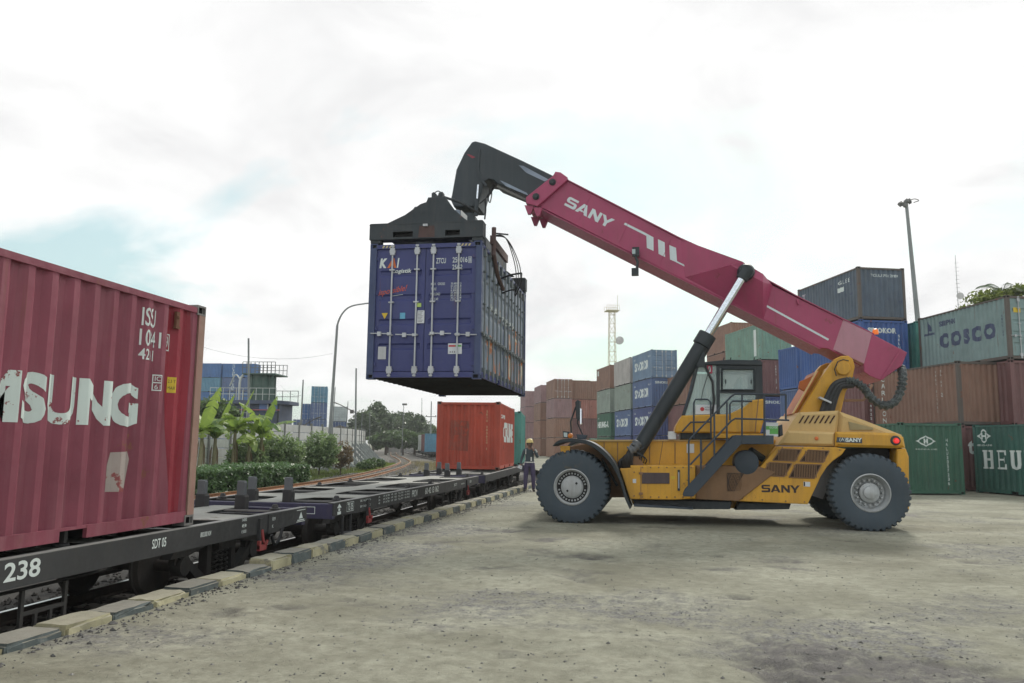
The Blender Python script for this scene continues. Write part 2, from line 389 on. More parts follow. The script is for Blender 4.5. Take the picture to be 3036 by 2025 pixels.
def bed_z(X, Y):
    e = np.clip((-4.72-X)/0.4, 0, 1)
    return -0.43+0.03*fbm(X*3, Y*3)+0.02*fbm(X*9, Y*9, 2)-0.05*np.clip((np.abs(X-(main_x(Y)+side_x(Y))/2)-1.2)/-1.2, 0, 1)*e
grid_obj('track_bed', np.arange(-24, -8.7, 0.22), np.concatenate([np.arange(1, 50, 0.22), np.arange(50, 80, 0.8)]), bed_z, bed_mat)
grid_obj('wagon_track_bed', np.concatenate([np.arange(-8.92, -4.70, 0.18), [-4.70]]), np.concatenate([np.arange(1, 46, 0.2), np.arange(46, 56, 0.8)]), bed_z, shaded_bed_mat)
me_ = MB().add([(-1500, -30, -0.62), (1500, -30, -0.62), (1500, 2500, -0.62), (-1500, 2500, -0.62)], [(0, 1, 2, 3)])
struct('ground', me_, land_mat)
me_ = MB(); yy = np.concatenate([np.arange(36, 120, 3.0), np.arange(120, 240, 6.0)])
v_ = []; f_ = []
for i, y in enumerate(yy):
    v_ += [(float(min(side_x(y)-5.5, wall_x(min(y, 118))+0.5)), y, -0.47), (float(main_x(y))+2.6, y, -0.47)]
    if i: f_.append((2*i-2, 2*i-1, 2*i+1, 2*i))
me_.add(v_, f_); struct('far_track_bed', me_, bed_mat)

# ------------------------------------------------------------------ stones (nobody could count them)
def scatter(name, pts, sizes, mat, label, seed=1, flat=0.6):
    rs = np.random.RandomState(seed); n = len(pts)
    base = np.array([(1,0,0),(0,1,0),(-1,0,0),(0,-1,0),(0,0,1),(0,0,-1)], float)
    tri = np.array([(0,1,4),(1,2,4),(2,3,4),(3,0,4),(1,0,5),(2,1,5),(3,2,5),(0,3,5)])
    ang = rs.rand(n)*6.28; sc = sizes[:, None]*(0.6+0.8*rs.rand(n, 3)); sc[:, 2] *= flat
    V = base[None]*sc[:, None, :]*(0.75+0.5*rs.rand(n, 6, 1))
    ca, sa = np.cos(ang)[:, None], np.sin(ang)[:, None]
    x = V[:, :, 0]*ca-V[:, :, 1]*sa; y = V[:, :, 0]*sa+V[:, :, 1]*ca
    V = np.stack([x, y, V[:, :, 2]], -1)+pts[:, None, :]
    F = (tri[None]+(np.arange(n)*6)[:, None, None]).reshape(-1, 3)
    me = bpy.data.meshes.new(name); me.from_pydata(V.reshape(-1, 3).tolist(), [], F.tolist()); me.materials.append(mat)
    o = bpy.data.objects.new(name, me); COL.objects.link(o); tag(o, label, 'stones', None, 'stuff'); return o
rs = np.random.RandomState(5)
stone_mat = paint('stone_grey', (0.20, 0.195, 0.18), 0.9, 0.4, 0.0)
dark_stone = paint('stone_dark', (0.10, 0.098, 0.095), 0.9, 0.4, 0.0)
n_ = 15000; Y_ = 4.3+rs.rand(n_)**1.8*18; X_ = -4.8+rs.rand(n_)*(4.6+3.5+Y_*0.55); Z_ = yard_z(X_, Y_)
keep = (rs.rand(n_) < 0.3+0.8*stone_f(X_, Y_)+0.7*mud_f(X_, Y_))
P_ = np.stack([X_, Y_, Z_+0.002], -1)[keep]
scatter('loose_stones', P_, 0.004+0.014*rs.rand(len(P_))**3, stone_mat, 'loose grey stones strewn over the dirt yard', 2)
n_ = 3000; Y_ = 4.0+rs.rand(n_)**1.5*14; X_ = -4.8+rs.rand(n_)*14; Z_ = yard_z(X_, Y_)
scatter('dark_grit', np.stack([X_, Y_, Z_+0.002], -1), 0.003+0.013*rs.rand(n_)**5, dark_stone, 'dark grit and clods lying on the pale yard', 3)
n_ = 1500; Y_ = 5+rs.rand(n_)*24; X_ = kerb_x(Y_)+np.abs(rs.randn(n_))*0.16
scatter('kerb_rubble', np.stack([X_, Y_, yard_z(X_, Y_)+0.004], -1), 0.008+0.022*rs.rand(n_)**3, dark_stone, 'crumbs of rubble along the foot of the kerb', 4)
bal_mat = paint('ballast_stone', (0.155, 0.145, 0.13), 0.95, 0.5, 0.0); bal_shade = paint('ballast_stone_shaded', (0.060, 0.055, 0.050), 0.8, 0.6, 0.0)  # darker stones carry the under-wagon shade in their colour
n_ = 7000; Y_ = 4+rs.rand(n_)**1.3*42; X_ = main_x(Y_)+(rs.rand(n_)-0.5)*3.3
scatter('main_ballast_stones', np.stack([X_, Y_, bed_z(X_, Y_)+0.012], -1), 0.025+0.022*rs.rand(n_), bal_shade, 'crushed stone ballast under the wagons', 6, 0.8)
n_ = 9000; Y_ = 18+rs.rand(n_)**1.4*75; X_ = side_x(Y_)+(rs.rand(n_)-0.5)*3.6
scatter('side_ballast_stones', np.stack([X_, Y_, np.where(Y_ < 78, -0.42, -0.45)+0*Y_], -1), 0.03+0.03*rs.rand(n_), bal_mat, 'crushed stone ballast along the rusty empty track', 7, 0.8)

# ------------------------------------------------------------------ railway tracks
rail_dark = paint('rail_dark_side', (0.05, 0.04, 0.035), 0.7, 0.3, 0.3)
rail_mat = paint('rail_rust', (0.30, 0.135, 0.055), 0.6, 0.3, 0.4, (0.12, 0.06, 0.035)); shine_mat = plain('rail_shine', (0.55, 0.54, 0.52), 0.28, 0.9)
conc = paint('sleeper_concrete', (0.26, 0.245, 0.22), 0.9, 0.3, 0.4)
def rails(f, y0, y1, step, parent, top):
    for s_ in (-1, 1):
        mb = MB(); mt = MB(); prof = [(-0.06, 0), (0.06, 0), (0.06, 0.012), (0.012, 0.03), (0.012, 0.10), (0.034, 0.108), (0.034, 0.140), (-0.034, 0.140), (-0.034, 0.108), (-0.012, 0.10), (-0.012, 0.03), (-0.06, 0.012)]
        yv = np.arange(y0, y1+step, step); k = len(prof); vs_ = []; fs = []; tv = []; tf = []
        for i, y in enumerate(yv):
            x = float(f(y)); h = head(f, y); c_, s2 = math.cos(h), math.sin(h); cx, cy = x+s_*0.5335*c_, y+s_*0.5335*s2
            vs_ += [(cx+a*c_, cy+a*s2, RAIL_Z-0.14+b) for a, b in prof]
            tv += [(cx-0.028*c_, cy-0.028*s2, RAIL_Z+0.003), (cx+0.028*c_, cy+0.028*s2, RAIL_Z+0.003)]
            if i:
                fs += [((i-1)*k+j, (i-1)*k+(j+1) % k, i*k+(j+1) % k, i*k+j) for j in range(k)]; tf.append((2*i-2, 2*i-1, 2*i+1, 2*i))
        mb.add(vs_, fs); r_ = obj('rail', mb, rail_dark if parent is tm else rail_mat, parent); obj('running_surface', mt.add(tv, tf), top, r_)
tm = empty('railway_track'); tm['kind'] = 'structure'
rails(main_x, 1.5, 170, 1.0, tm, shine_mat)
ts = empty('side_track'); ts['kind'] = 'structure'
rails(side_x, 12, 168, 1.0, ts, paint('rail_top_dull', (0.42, 0.33, 0.22), 0.4, 0.2, 0.2, metal=0.4))
slm = MB().prism([(-0.13, -0.16), (0.13, -0.16), (0.10, 0.0), (-0.10, 0.0)], -1.0, 1.0, 'x').mesh('sleeper')
def sleepers(f, y0, y1, par, st=0.65):
    y = y0
    while y < y1:
        obj('sleeper', slm, conc, par, (float(f(y)), y, RAIL_Z-0.142+rnd.uniform(-0.006, 0.004)), (0, 0, head(f, y)+rnd.uniform(-0.01, 0.01))); y += st if y < 90 else st*1.6
sleepers(main_x, 4, 32, tm); sleepers(main_x, 62, 95, tm); sleepers(side_x, 18, 150, ts)

# ------------------------------------------------------------------ kerb of painted blocks
cream = paint('kerb_cream', (0.43, 0.40, 0.26), 0.9, 0.22, 0.4, (0.16, 0.15, 0.12), rust=0.55, rustc=(0.22, 0.215, 0.19), bump=0.5)
kdark = paint('kerb_dark', (0.095, 0.115, 0.115), 0.85, 0.3, 0.4, (0.22, 0.21, 0.18), rust=0.6, rustc=(0.26, 0.25, 0.22), bump=0.5)
ktop = paint('kerb_top', (0.33, 0.315, 0.24), 0.92, 0.25, 0.3, rust=0.3, rustc=(0.24, 0.23, 0.2), bump=0.5); ktop2 = paint('kerb_top_dull', (0.235, 0.228, 0.195), 0.92, 0.25, 0.3, rust=0.4, rustc=(0.17, 0.175, 0.165), bump=0.5)
kerb = empty('kerb', (0, 0, 0)); kerb['kind'] = 'structure'
def kerb_mesh(seed, worn):
    rr = random.Random(seed); bm = bmesh.new(); bmesh.ops.create_cube(bm, size=1)
    bmesh.ops.scale(bm, vec=(0.34, 0.585, 0.56), verts=bm.verts)
    bmesh.ops.bevel(bm, geom=[e for e in bm.edges], offset=0.022, segments=2, affect='EDGES')
    bmesh.ops.subdivide_edges(bm, edges=[e for e in bm.edges if e.calc_length() > 0.2], cuts=3, use_grid_fill=True)
    for v in bm.verts:
        j = worn*(1.0 if v.co.z > 0.1 else 0.4); v.co += Vector((rr.uniform(-j, j), rr.uniform(-j, j)*0.6, rr.uniform(-j, j*0.3)))
        if v.co.x > 0.13 and v.co.z > 0.2 and rr.random() < worn*9: v.co += Vector((-0.02, 0, -0.018))
    bm.normal_update()
    for f in bm.faces: f.material_index = 1 if f.normal.z > 0.75 else 0
    me = bpy.data.meshes.new('kerb_block'); bm.to_mesh(me); bm.free(); return me
kms = [kerb_mesh(i, 0.004+0.0022*(i % 4)) for i in range(8)]
y = 3.45; i = 0
while y < 41:
    obj('kerb_block', kms[i % 8] if y < 13 else kms[(i*3) % 8], [cream if i % 2 else kdark, ktop if i % 2 else ktop2], kerb, (float(kerb_x(y))-0.17+rnd.uniform(-0.012, 0.012), y, (-0.205 if y < 9.6 else -0.145)+rnd.uniform(-0.012, 0.012)), (rnd.uniform(-0.012, 0.012), rnd.uniform(-0.015, 0.015), rnd.uniform(-0.012, 0.012)))
    y += 0.6; i += 1

# ------------------------------------------------------------------ concrete panel wall beyond the side track
wallm = [paint('wall_panel_%d' % k, c_, 0.92, 0.16, 0.45, (0.20, 0.20, 0.18)) for k, c_ in enumerate(((0.46, 0.49, 0.46), (0.52, 0.53, 0.51), (0.50, 0.46, 0.45)))]
postm = paint('wall_post', (0.16, 0.17, 0.165), 0.9, 0.25, 0.4); bracem = paint('wall_brace', (0.30, 0.33, 0.33), 0.85, 0.25, 0.4)
wall = empty('boundary_wall', (-25, 30, -0.4), 0, 'long pale concrete panel wall with braced posts beyond the empty side track', 'wall')
panel = MB().prism([(0.03, 0.015), (2.37, 0.015), (2.37, 0.525), (0.03, 0.525)], -0.03, 0.03, 'y', 0.008).mesh('panel')
post = MB().box(-0.07, 0.07, -0.09, 0.09, 0, 3.42).mesh('post')
bm_ = MB().prism([(0.09, 1.75), (0.09, 2.0), (2.0, 0.12), (2.0, -0.05), (1.75, -0.05)], -0.06, 0.06, 'y').mesh('brace')
footm = MB().box(1.6, 2.25, -0.22, 0.22, -0.05, 0.22).mesh('brace_footing')
y = 30.0; k = 0
while y < 112:
    x0 = float(wall_x(y)); hd = head(wall_x, y+1.1)
    dx, dy = -math.sin(hd), math.cos(hd)
    obj('post', post, postm, wall, (x0+25, y-30, 0), (0, 0, hd))
    for j in range(6):
        o = obj('panel', panel, wallm[(k*3+j*j) % 3 if y > 48 else (k+j) % 2], wall, (x0+25, y-30, j*0.54), (0, 0, hd+math.pi/2))
    if y > 52:
        br = obj('brace', bm_, bracem, wall, (x0+25, y-30, 0), (0, 0, hd)); obj('footing', footm, bracem, br)
    y += 2.4*dy; k += 1
# ------------------------------------------------------------------ freight containers
CW = 2.438
dark_in = plain('dark_inside', (0.012, 0.012, 0.014), 0.9)
steel = paint('galvanised_rod', (0.46, 0.48, 0.50), 0.42, 0.15, 0.3, (0.2, 0.18, 0.16), metal=0.35)
under_m = paint('container_underside', (0.026, 0.026, 0.026), 0.85, 0.3, 0.3, (0.05, 0.045, 0.04), rust=0.4, rustc=(0.05, 0.03, 0.02))
black_m = plain('gasket_black', (0.02, 0.02, 0.022), 0.7)
def corr(L, pitch, depth, m):
    n = max(1, int(round((L-2*m)/pitch))); p = (L-2*m)/n; s = [(0, 0.0), (m*0.999, 0.0)]
    for i in range(n):
        a = m+i*p; s += [(a+p*0.13, 0.0), (a+p*0.37, depth), (a+p*0.63, depth), (a+p*0.87, 0.0)]
    s += [(L-m*0.999, 0.0), (L, 0.0)]; return s
SIDE = {}
def side_prof(L):
    if L not in SIDE:
        s = corr(L-0.30, 0.276, 0.050, 0.05); SIDE[L] = (np.array([q[0] for q in s])+0.15, np.array([q[1] for q in s]))
    return SIDE[L]
_e = corr(CW-0.26, 0.25, 0.052, 0.05); ENDP = (np.array([q[0] for q in _e])+0.13, np.array([q[1] for q in _e]))
CM = {}
def cmesh(L, H):
    key = (L, H)
    if key in CM: return CM[key]
    d = {}; w = CW/2; l = L/2
    s, dd = side_prof(L)
    for sg, nm in ((1, 'R'), (-1, 'L')):
        mb = MB(); vs_ = []
        for q, e in zip(s, dd): vs_ += [(sg*(w-0.014-e), q-l, 0.155), (sg*(w-0.014-e), q-l, H-0.075)]
        fs = [(2*i, 2*i+2, 2*i+3, 2*i+1) for i in range(len(s)-1)]
        if sg < 0: fs = [f[::-1] for f in fs]
        d['side'+nm] = mb.add(vs_, fs).mesh('side_panel')
    for sg, nm in ((-1, 'N'), (1, 'F')):
        mb = MB(); vs_ = []
        for q, e in zip(*ENDP): vs_ += [(q-w, sg*(l-0.02-e), 0.13), (q-w, sg*(l-0.02-e), H-0.09)]
        fs = [(2*i, 2*i+2, 2*i+3, 2*i+1) for i in range(len(ENDP[0])-1)]
        if sg > 0: fs = [f[::-1] for f in fs]
        d['end'+nm] = mb.add(vs_, fs).mesh('end_panel')
    mb = MB(); ry = corr(L-0.2, 0.21, 0.02, 0.04); vs_ = []
    for q, e in ry: vs_ += [(-w+0.06, q-l+0.1, H-0.045-e), (w-0.06, q-l+0.1, H-0.045-e)]
    d['roof'] = mb.add(vs_, [(2*i, 2*i+1, 2*i+3, 2*i+2) for i in range(len(ry)-1)]).mesh('roof')
    mb = MB().box(-w+0.07, w-0.07, -l+0.1, l-0.1, 0.135, 0.16)
    for k in range(int(L/0.34)):
        yk = -l+0.3+k*(L-0.6)/(int(L/0.34)-1); mb.box(-w+0.06, w-0.06, yk-0.022, yk+0.022, 0.022, 0.134)
    d['floor'] = mb.mesh('floor')
    mb = MB()
    for sx in (-1, 1):
        x0, x1 = sorted((sx*(w-0.065), sx*(w-0.004)))
        mb.box(x0, x1, -l+0.15, l-0.15, H-0.10, H-0.035)          # top side rail
        a, b = (1.05, 0.36)
        x0, x1 = sorted((sx*(w-0.05), sx*(w-0.006)))
        if L < 7:
            for y0, y1 in ((-l+0.15, -a-b/2), (-a+b/2, a-b/2), (a+b/2, l-0.15)): mb.box(x0, x1, y0, y1, 0.045, 0.165)
            for yc in (-a, a): mb.box(x0+0.003, x1-0.003, yc-b/2+0.001, yc+b/2-0.001, 0.137, 0.1645)
        else: mb.box(x0, x1, -l+0.15, l-0.15, 0.045, 0.165)
    for sy in (-1, 1):
        y0, y1 = sorted((sy*(l-0.08), sy*(l-0.005)))
        mb.box(-w+0.15, w-0.15, y0, y1, 0.035, 0.15); mb.box(-w+0.15, w-0.15, y0, y1, H-0.12, H-0.03)
    d['frame'] = mb.mesh('frame')
    d['post'] = MB().prism([(0, 0), (0.145, 0), (0.145, 0.05), (0.06, 0.06), (0.05, 0.13), (0, 0.13)], 0.119, H-0.119, 'z').mesh('corner_post')
    # corner casting with its openings
    bm = bmesh.new(); bmesh.ops.create_cube(bm, size=1)
    for v in bm.verts: v.co = Vector(((v.co.x+0.5)*0.162, (v.co.y+0.5)*0.178, (v.co.z+0.5)*0.118))
    fs = [f for f in bm.faces if f.normal.x < -0.5 or f.normal.y < -0.5]
    r_ = bmesh.ops.inset_individual(bm, faces=fs, thickness=0.032, depth=0.0)
    for f in fs:
        e = bmesh.ops.extrude_discrete_faces(bm, faces=[f])['faces'][0]
        n_ = e.normal.copy()
        for v in e.verts: v.co -= n_*0.05
        e.material_index = 1  # near-black slot paints shade onto the recess floor
    me = bpy.data.meshes.new('corner_casting'); bm.to_mesh(me); bm.free(); d['cast'] = me
    # door leaf: stiffened panel in a frame, with its grooves
    lw = (CW-0.30)/2; z0, z1 = 0.165, H-0.125; hz = z1-z0
    zs = [(z0, 0), (z0+0.14, 0)]
    for k in range(4):
        c_ = z0+hz*(0.2+0.2*k); zs += [(c_-0.075, 0), (c_-0.04, 0.03), (c_+0.035, 0.03), (c_+0.07, 0)]
    zs += [(z1-0.12, 0), (z1, 0)]
    mb = MB(); xsn = [0.0, 0.07, 0.11, lw-0.11, lw-0.07, lw]
    vs_ = []; fs = []
    for (zq, e) in zs:
        for i, xq in enumerate(xsn): vs_.append((xq, 0.0 + (e if i in (2, 3) else 0), zq))
    nx = len(xsn)
    for j in range(len(zs)-1):
        for i in range(nx-1): fs.append((j*nx+i, j*nx+i+1, (j+1)*nx+i+1, (j+1)*nx+i))
    mb.add(vs_, fs); mb.box(0, lw, 0.032, 0.06, z0, z1); d['leaf'] = mb.mesh('door'); d['lw'] = lw
    mb = MB().tube([(0, 0, 0.05), (0, 0, H-0.05)], 0.019, 8)
    for zc in (0.19, H-0.18): mb.box(-0.05, 0.05, -0.028, 0.05, zc-0.075, zc+0.075); mb.box(-0.062, 0.062, -0.02, 0.05, zc-0.03, zc+0.03)
    for zc in (H*0.32, H*0.56, H*0.80): mb.box(-0.055, 0.055, -0.025, 0.045, zc-0.014, zc+0.014)
    for zc in (0.075, H-0.065): mb.box(-0.034, 0.034, -0.03, 0.05, zc-0.018, zc+0.018)
    d['rod'] = mb.mesh('lock_rod', True)
    mb = MB().tube([(0, 0, 0), (-0.42, -0.012, 0.012)], 0.013, 6); mb.box(-0.055, 0.03, -0.03, 0.02, -0.028, 0.028); mb.box(-0.27, -0.19, -0.028, 0.03, -0.045, 0.045)
    d['handle'] = mb.mesh('handle')
    d['hinge'] = MB().box(-0.06, 0.05, -0.012, 0.03, -0.035, 0.035).mesh('hinge')
    CM[key] = d; return d
def add_doors(c, L, H, y, mat, rodm=None, yaw=0.0):
    d = cmesh(L, H); lw = d['lw']; rodm = rodm or steel
    for i, x0 in enumerate((-lw-0.006, 0.006)):
        dr = obj('door', d['leaf'], mat, c, (x0, y, 0))
        for j, fx in enumerate((0.33, 0.84) if i == 0 else (0.16, 0.67)):
            obj('lock_rod', d['rod'], rodm, dr, (fx*lw, -0.038, 0))
            hd = obj('handle', d['handle'], rodm, dr, (fx*lw, -0.06, 0.92 if j else 0.95))
            if i == 1: hd.rotation_euler = (0, math.pi, 0)
        for zc in (0.32, H*0.37, H*0.63, H-0.32): obj('hinge', d['hinge'], mat, dr, (0.0 if i == 0 else lw, -0.012, zc))
def container(name, label, cx, cy, cz, yaw, mat, L=6.058, H=2.591, near='panel', frame=None, post=None, cast=None, group=None, sides=True, cat='container', fine=True):
    d = cmesh(L, H); w, l = CW/2, L/2
    c = empty(name, (cx, cy, cz), yaw, label, cat, group); frame = frame or mat; post = post or frame; cast = cast or post
    obj('side_panel', d['sideL'], mat, c)
    if sides: obj('side_panel', d['sideR'], mat, c)
    if near == 'panel': obj('end_panel', d['endN'], mat, c)
    else: add_doors(c, L, H, -l+0.045, mat)
    obj('end_panel', d['endF'], mat, c); obj('roof', d['roof'], mat, c); obj('floor', d['floor'], under_m, c); obj('frame', d['frame'], frame, c)
    for k, (sx, sy) in enumerate(((-1, -1), (1, -1), (1, 1), (-1, 1))):
        rot = (0, math.pi/2, math.pi, -math.pi/2)[k]
        px_, py_ = sx*w, sy*l
        # prism is drawn from an outer corner at 0,0 towards +x,+y
        obj('corner_post', d['post'], post, c, (px_, py_, 0), (0, 0, rot))
        if fine:
            for zc in (0.0, H-0.118):
                obj('corner_casting', d['cast'], [cast, dark_in], c, (px_+(0.001*sx), py_+(0.001*sy), zc), (0, 0, rot))
        else:
            for zc in (0.0, H-0.118): obj('corner_casting', d['cast'], [cast, dark_in], c, (px_, py_, zc), (0, 0, rot))
    c['L'] = L; c['H'] = H
    return c
def face(c, which, lift=0.004):
    """mapping of a container face for paint: u from the viewer's left edge, v up from the bottom"""
    L, H = c['L'], c['H']; w, l = CW/2, L/2; s, dd = side_prof(L)
    if which == 'L': return (lambda u, v: (-(w-0.014-np.interp(L-u, s, dd))-lift, l-u, v)), [L-q for q in s]
    if which == 'R': return (lambda u, v: ((w-0.014-np.interp(u, s, dd))+lift, u-l, v)), list(s)
    if which == 'N': return (lambda u, v: (u-w, -(l-0.02-np.interp(u, *ENDP))-lift, v)), list(ENDP[0])
    if which == 'D': return (lambda u, v: (u-w, -l+0.045-lift, v)), []
    if which == 'B': return (lambda u, v: (u-w, -l+0.005-lift, v)), []
def put(c, which, s, mat, u0, v0, w=None, h=None, **k):
    fn, br = face(c, which); return letter('lettering', s, mat, c, fn, u0, v0, w, h, breaks=br, **k)
def column(c, which, s, mat, u0, vtop, size, pitch, w=None):
    """one column of upright characters, read downwards, joined as one painted row"""
    fn, br = face(c, which); bmA = bmesh.new(); v = vtop
    for ch in s:
        if ch != ' ':
            b = text_bm(ch, 0.012); x_ = [q.co.x for q in b.verts]; y_ = [q.co.y for q in b.verts]; sy = size/max(1e-3, (max(y_)-min(y_))); ww = (w or size*0.6) if ch not in '1I' else (w or size*0.6)*0.35
            sx = ww/max(1e-3, max(x_)-min(x_)); m0, n0 = min(x_), min(y_)
            mp_ = {q: bmA.verts.new((u0-ww/2+(q.co.x-m0)*sx, v-size+(q.co.y-n0)*sy, 0)) for q in b.verts}
            for f in b.faces:
                try: bmA.faces.new([mp_[q] for q in f.verts])
                except ValueError: pass
            b.free()
        v -= pitch
    o = lay('number_column', bmA, mat, c, fn, br); o['kind'] = 'stuff'; return o
def cornered(nx, ny, yaw, L=6.058):
    """centre of a container from its near left corner"""
    a = (math.cos(yaw), math.sin(yaw)); b = (-math.sin(yaw), math.cos(yaw))
    return nx+a[0]*CW/2+b[0]*L/2, ny+a[1]*CW/2+b[1]*L/2

cp = {}
def cpaint(k, rgb, **kw):
    cp[k] = paint('paint_'+k, rgb, kw.pop('rough', 0.55), kw.pop('var', 0.16), kw.pop('streak', 0.35), runs=kw.pop('runs', 0.55), dent=kw.pop('dent', 0.35), **kw); return cp[k]
cpaint('samsung', (0.215, 0.050, 0.076), streak=0.5, dirt=(0.32, 0.15, 0.17), rust=0.25, rustc=(0.20, 0.075, 0.05), var=0.22)
cpaint('samsung_red', (0.26, 0.022, 0.038), streak=0.35, dirt=(0.20, 0.05, 0.05), var=0.2)
cpaint('samsung_post', (0.30, 0.19, 0.15), streak=0.6, dirt=(0.36, 0.12, 0.13), rust=0.5)
cpaint('cast_grey', (0.17, 0.165, 0.16), rust=0.4)
cpaint('kai', (0.043, 0.052, 0.168), rough=0.4, streak=0.2, dirt=(0.06, 0.08, 0.12), var=0.10)
cpaint('kai_post', (0.048, 0.068, 0.15), rough=0.4, streak=0.3, dirt=(0.08, 0.09, 0.12), var=0.14)
cpaint('orange', (0.40, 0.070, 0.042), streak=0.4, dirt=(0.22, 0.07, 0.05), rust=0.2, rustc=(0.16, 0.06, 0.04), var=0.2)
cpaint('brown', (0.225, 0.125, 0.090), streak=0.4, dirt=(0.30, 0.21, 0.16), rust=0.25)
cpaint('brown2', (0.27, 0.15, 0.105), streak=0.45, dirt=(0.16, 0.10, 0.08), rust=0.3)
cpaint('maroon', (0.175, 0.085, 0.085), streak=0.35, dirt=(0.12, 0.07, 0.07), rust=0.25)
cpaint('mauve', (0.26, 0.16, 0.165), streak=0.35, dirt=(0.18, 0.12, 0.12), rust=0.2)
cpaint('rose', (0.33, 0.14, 0.115), streak=0.4, dirt=(0.36, 0.24, 0.2), rust=0.2)
cpaint('grey', (0.42, 0.40, 0.385), streak=0.35, dirt=(0.28, 0.25, 0.22), rust=0.15)
cpaint('sage', (0.25, 0.30, 0.265), streak=0.35, dirt=(0.18, 0.2, 0.17), rust=0.2)
cpaint('sino_pale', (0.145, 0.225, 0.33), streak=0.35, dirt=(0.25, 0.29, 0.33), rust=0.15)
cpaint('sino', (0.085, 0.135, 0.27), streak=0.3, dirt=(0.13, 0.16, 0.22), rust=0.15)
cpaint('sino_deep', (0.06, 0.082, 0.215), streak=0.3, dirt=(0.09, 0.10, 0.17), rust=0.15)
cpaint('green', (0.045, 0.125, 0.085), streak=0.35, dirt=(0.05, 0.08, 0.07), rust=0.15)
cpaint('green2', (0.035, 0.115, 0.092), streak=0.35, dirt=(0.04, 0.07, 0.08), rust=0.12)
cpaint('teal', (0.075, 0.27, 0.235), streak=0.35, dirt=(0.12, 0.2, 0.17), rust=0.15)
cpaint('teal_pale', (0.17, 0.30, 0.245), streak=0.45, dirt=(0.24, 0.21, 0.14), rust=0.35)
cpaint('cosco', (0.20, 0.285, 0.285), streak=0.3, dirt=(0.16, 0.2, 0.2), rust=0.15)
cpaint('navy_grey', (0.085, 0.115, 0.155), streak=0.5, dirt=(0.12, 0.135, 0.13), rust=0.25, rustc=(0.045, 0.055, 0.13), var=0.25)
cpaint('royal', (0.045, 0.105, 0.30), streak=0.3, dirt=(0.07, 0.1, 0.18), rust=0.15)
cpaint('blue_far', (0.05, 0.145, 0.36), streak=0.3, dirt=(0.16, 0.24, 0.3))
cpaint('blue_far2', (0.09, 0.24, 0.36), streak=0.3, dirt=(0.2, 0.28, 0.28))
cpaint('white_far', (0.55, 0.60, 0.56), streak=0.3, dirt=(0.4, 0.4, 0.3))
cpaint('frame_dark', (0.10, 0.085, 0.075), streak=0.4, rust=0.5)
tw = paint('letter_white', (0.66, 0.72, 0.70), 0.55, 0.08, 0.25, (0.4, 0.4, 0.38)); 
tw_samsung = paint('letter_worn', (0.60, 0.68, 0.65), 0.55, 0.08, 0.25, (0.42, 0.42, 0.4), under=(0.24, 0.06, 0.06), chip=0.5)
tnavy = paint('letter_navy', (0.045, 0.06, 0.13), 0.55, 0.2, 0.3, (0.2, 0.25, 0.25)); torange = paint('letter_orange', (0.62, 0.16, 0.045), 0.5, 0.1, 0.1)
tyellow = plain('label_yellow', (0.62, 0.44, 0.03), 0.5); tpaper = paint('label_paper', (0.62, 0.65, 0.68), 0.6, 0.1, 0.2); tblack = plain('label_black', (0.02, 0.02, 0.02), 0.6)
tcyan = plain('label_cyan', (0.12, 0.38, 0.55), 0.5); tred = plain('label_red', (0.5, 0.03, 0.04), 0.5); tgreen = plain('label_green', (0.10, 0.35, 0.08), 0.5)

# --- the red container on the nearest wagon
cy_ = 8.77-3.029
red = container('freight_container', 'faded crimson container on the nearest wagon with big worn white letters', -5.35-CW/2, cy_, 0.653, 0.0, cp['samsung'], post=cp['samsung_post'], cast=cp['cast_grey'])
def U(Y, c=red): return Y-(c.location.y-c['L']/2)            # distance along its kerb side from the left end
fnR, brR = face(red, 'R', 0.004)
letter('lettering', 'SAMSUNG', tw_samsung, red, fnR, U(4.87), 1.11, 2.78, 0.455, bold=0.045, spacing=1.05, breaks=brR)
for t_, y0, v0, w_, h_ in (('ISSU', 7.63, 2.20, 0.25, 0.20), ('10841', 7.62, 1.985, 0.33, 0.18), ('9', 8.09, 2.01, 0.045, 0.135), ('42G1', 7.62, 1.835, 0.26, 0.12)):
    put(red, 'R', t_, tw, U(y0), v0, w_, h_, bold=0.01)
def frame_poly(u0, v0, u1, v1, t): return [[(u0, v0), (u1, v0), (u1, v0+t), (u0, v0+t)], [(u0, v1-t), (u1, v1-t), (u1, v1), (u0, v1)], [(u0, v0+t), (u0+t, v0+t), (u0+t, v1-t), (u0, v1-t)], [(u1-t, v0+t), (u1, v0+t), (u1, v1-t), (u1-t, v1-t)]]
polys('digit_box', frame_poly(U(8.065), 1.98, U(8.16), 2.172, 0.012), tw, red, fnR, brR)
polys('code_box', frame_poly(U(7.895), 1.516, U(8.0), 1.694, 0.012)+[[(U(7.895), 1.60), (U(8.0), 1.60), (U(8.0), 1.612), (U(7.895), 1.612)]], tw, red, fnR, brR)
put(red, 'R', 'IC', tw, U(7.92), 1.625, 0.055, 0.05); put(red, 'R', '61', tw, U(7.92), 1.535, 0.055, 0.05)
fnR2, _ = face(red, 'R', 0.007)
polys('warning_label', [[(U(8.165), 1.513), (U(8.265), 1.513), (U(8.265), 1.69), (U(8.165), 1.69)]], tyellow, red, fnR2, brR)
fnR3, _ = face(red, 'R', 0.009)
letter('label_print', '2.5 T', tblack, red, fnR3, U(8.18), 1.625, 0.07, 0.035, breaks=brR); letter('label_print', 'MAX', tblack, red, fnR3, U(8.18), 1.55, 0.07, 0.035, breaks=brR)
fnR0, _ = face(red, 'R', 0.002)
polys('repainted_strip', [[(U(8.28), 0.17), (U(8.50), 0.17), (U(8.53), 1.9), (U(8.50), 2.50), (U(8.12), 2.50), (U(8.10), 1.85), (U(8.20), 0.95)]], cp['samsung_red'], red, fnR0, brR)
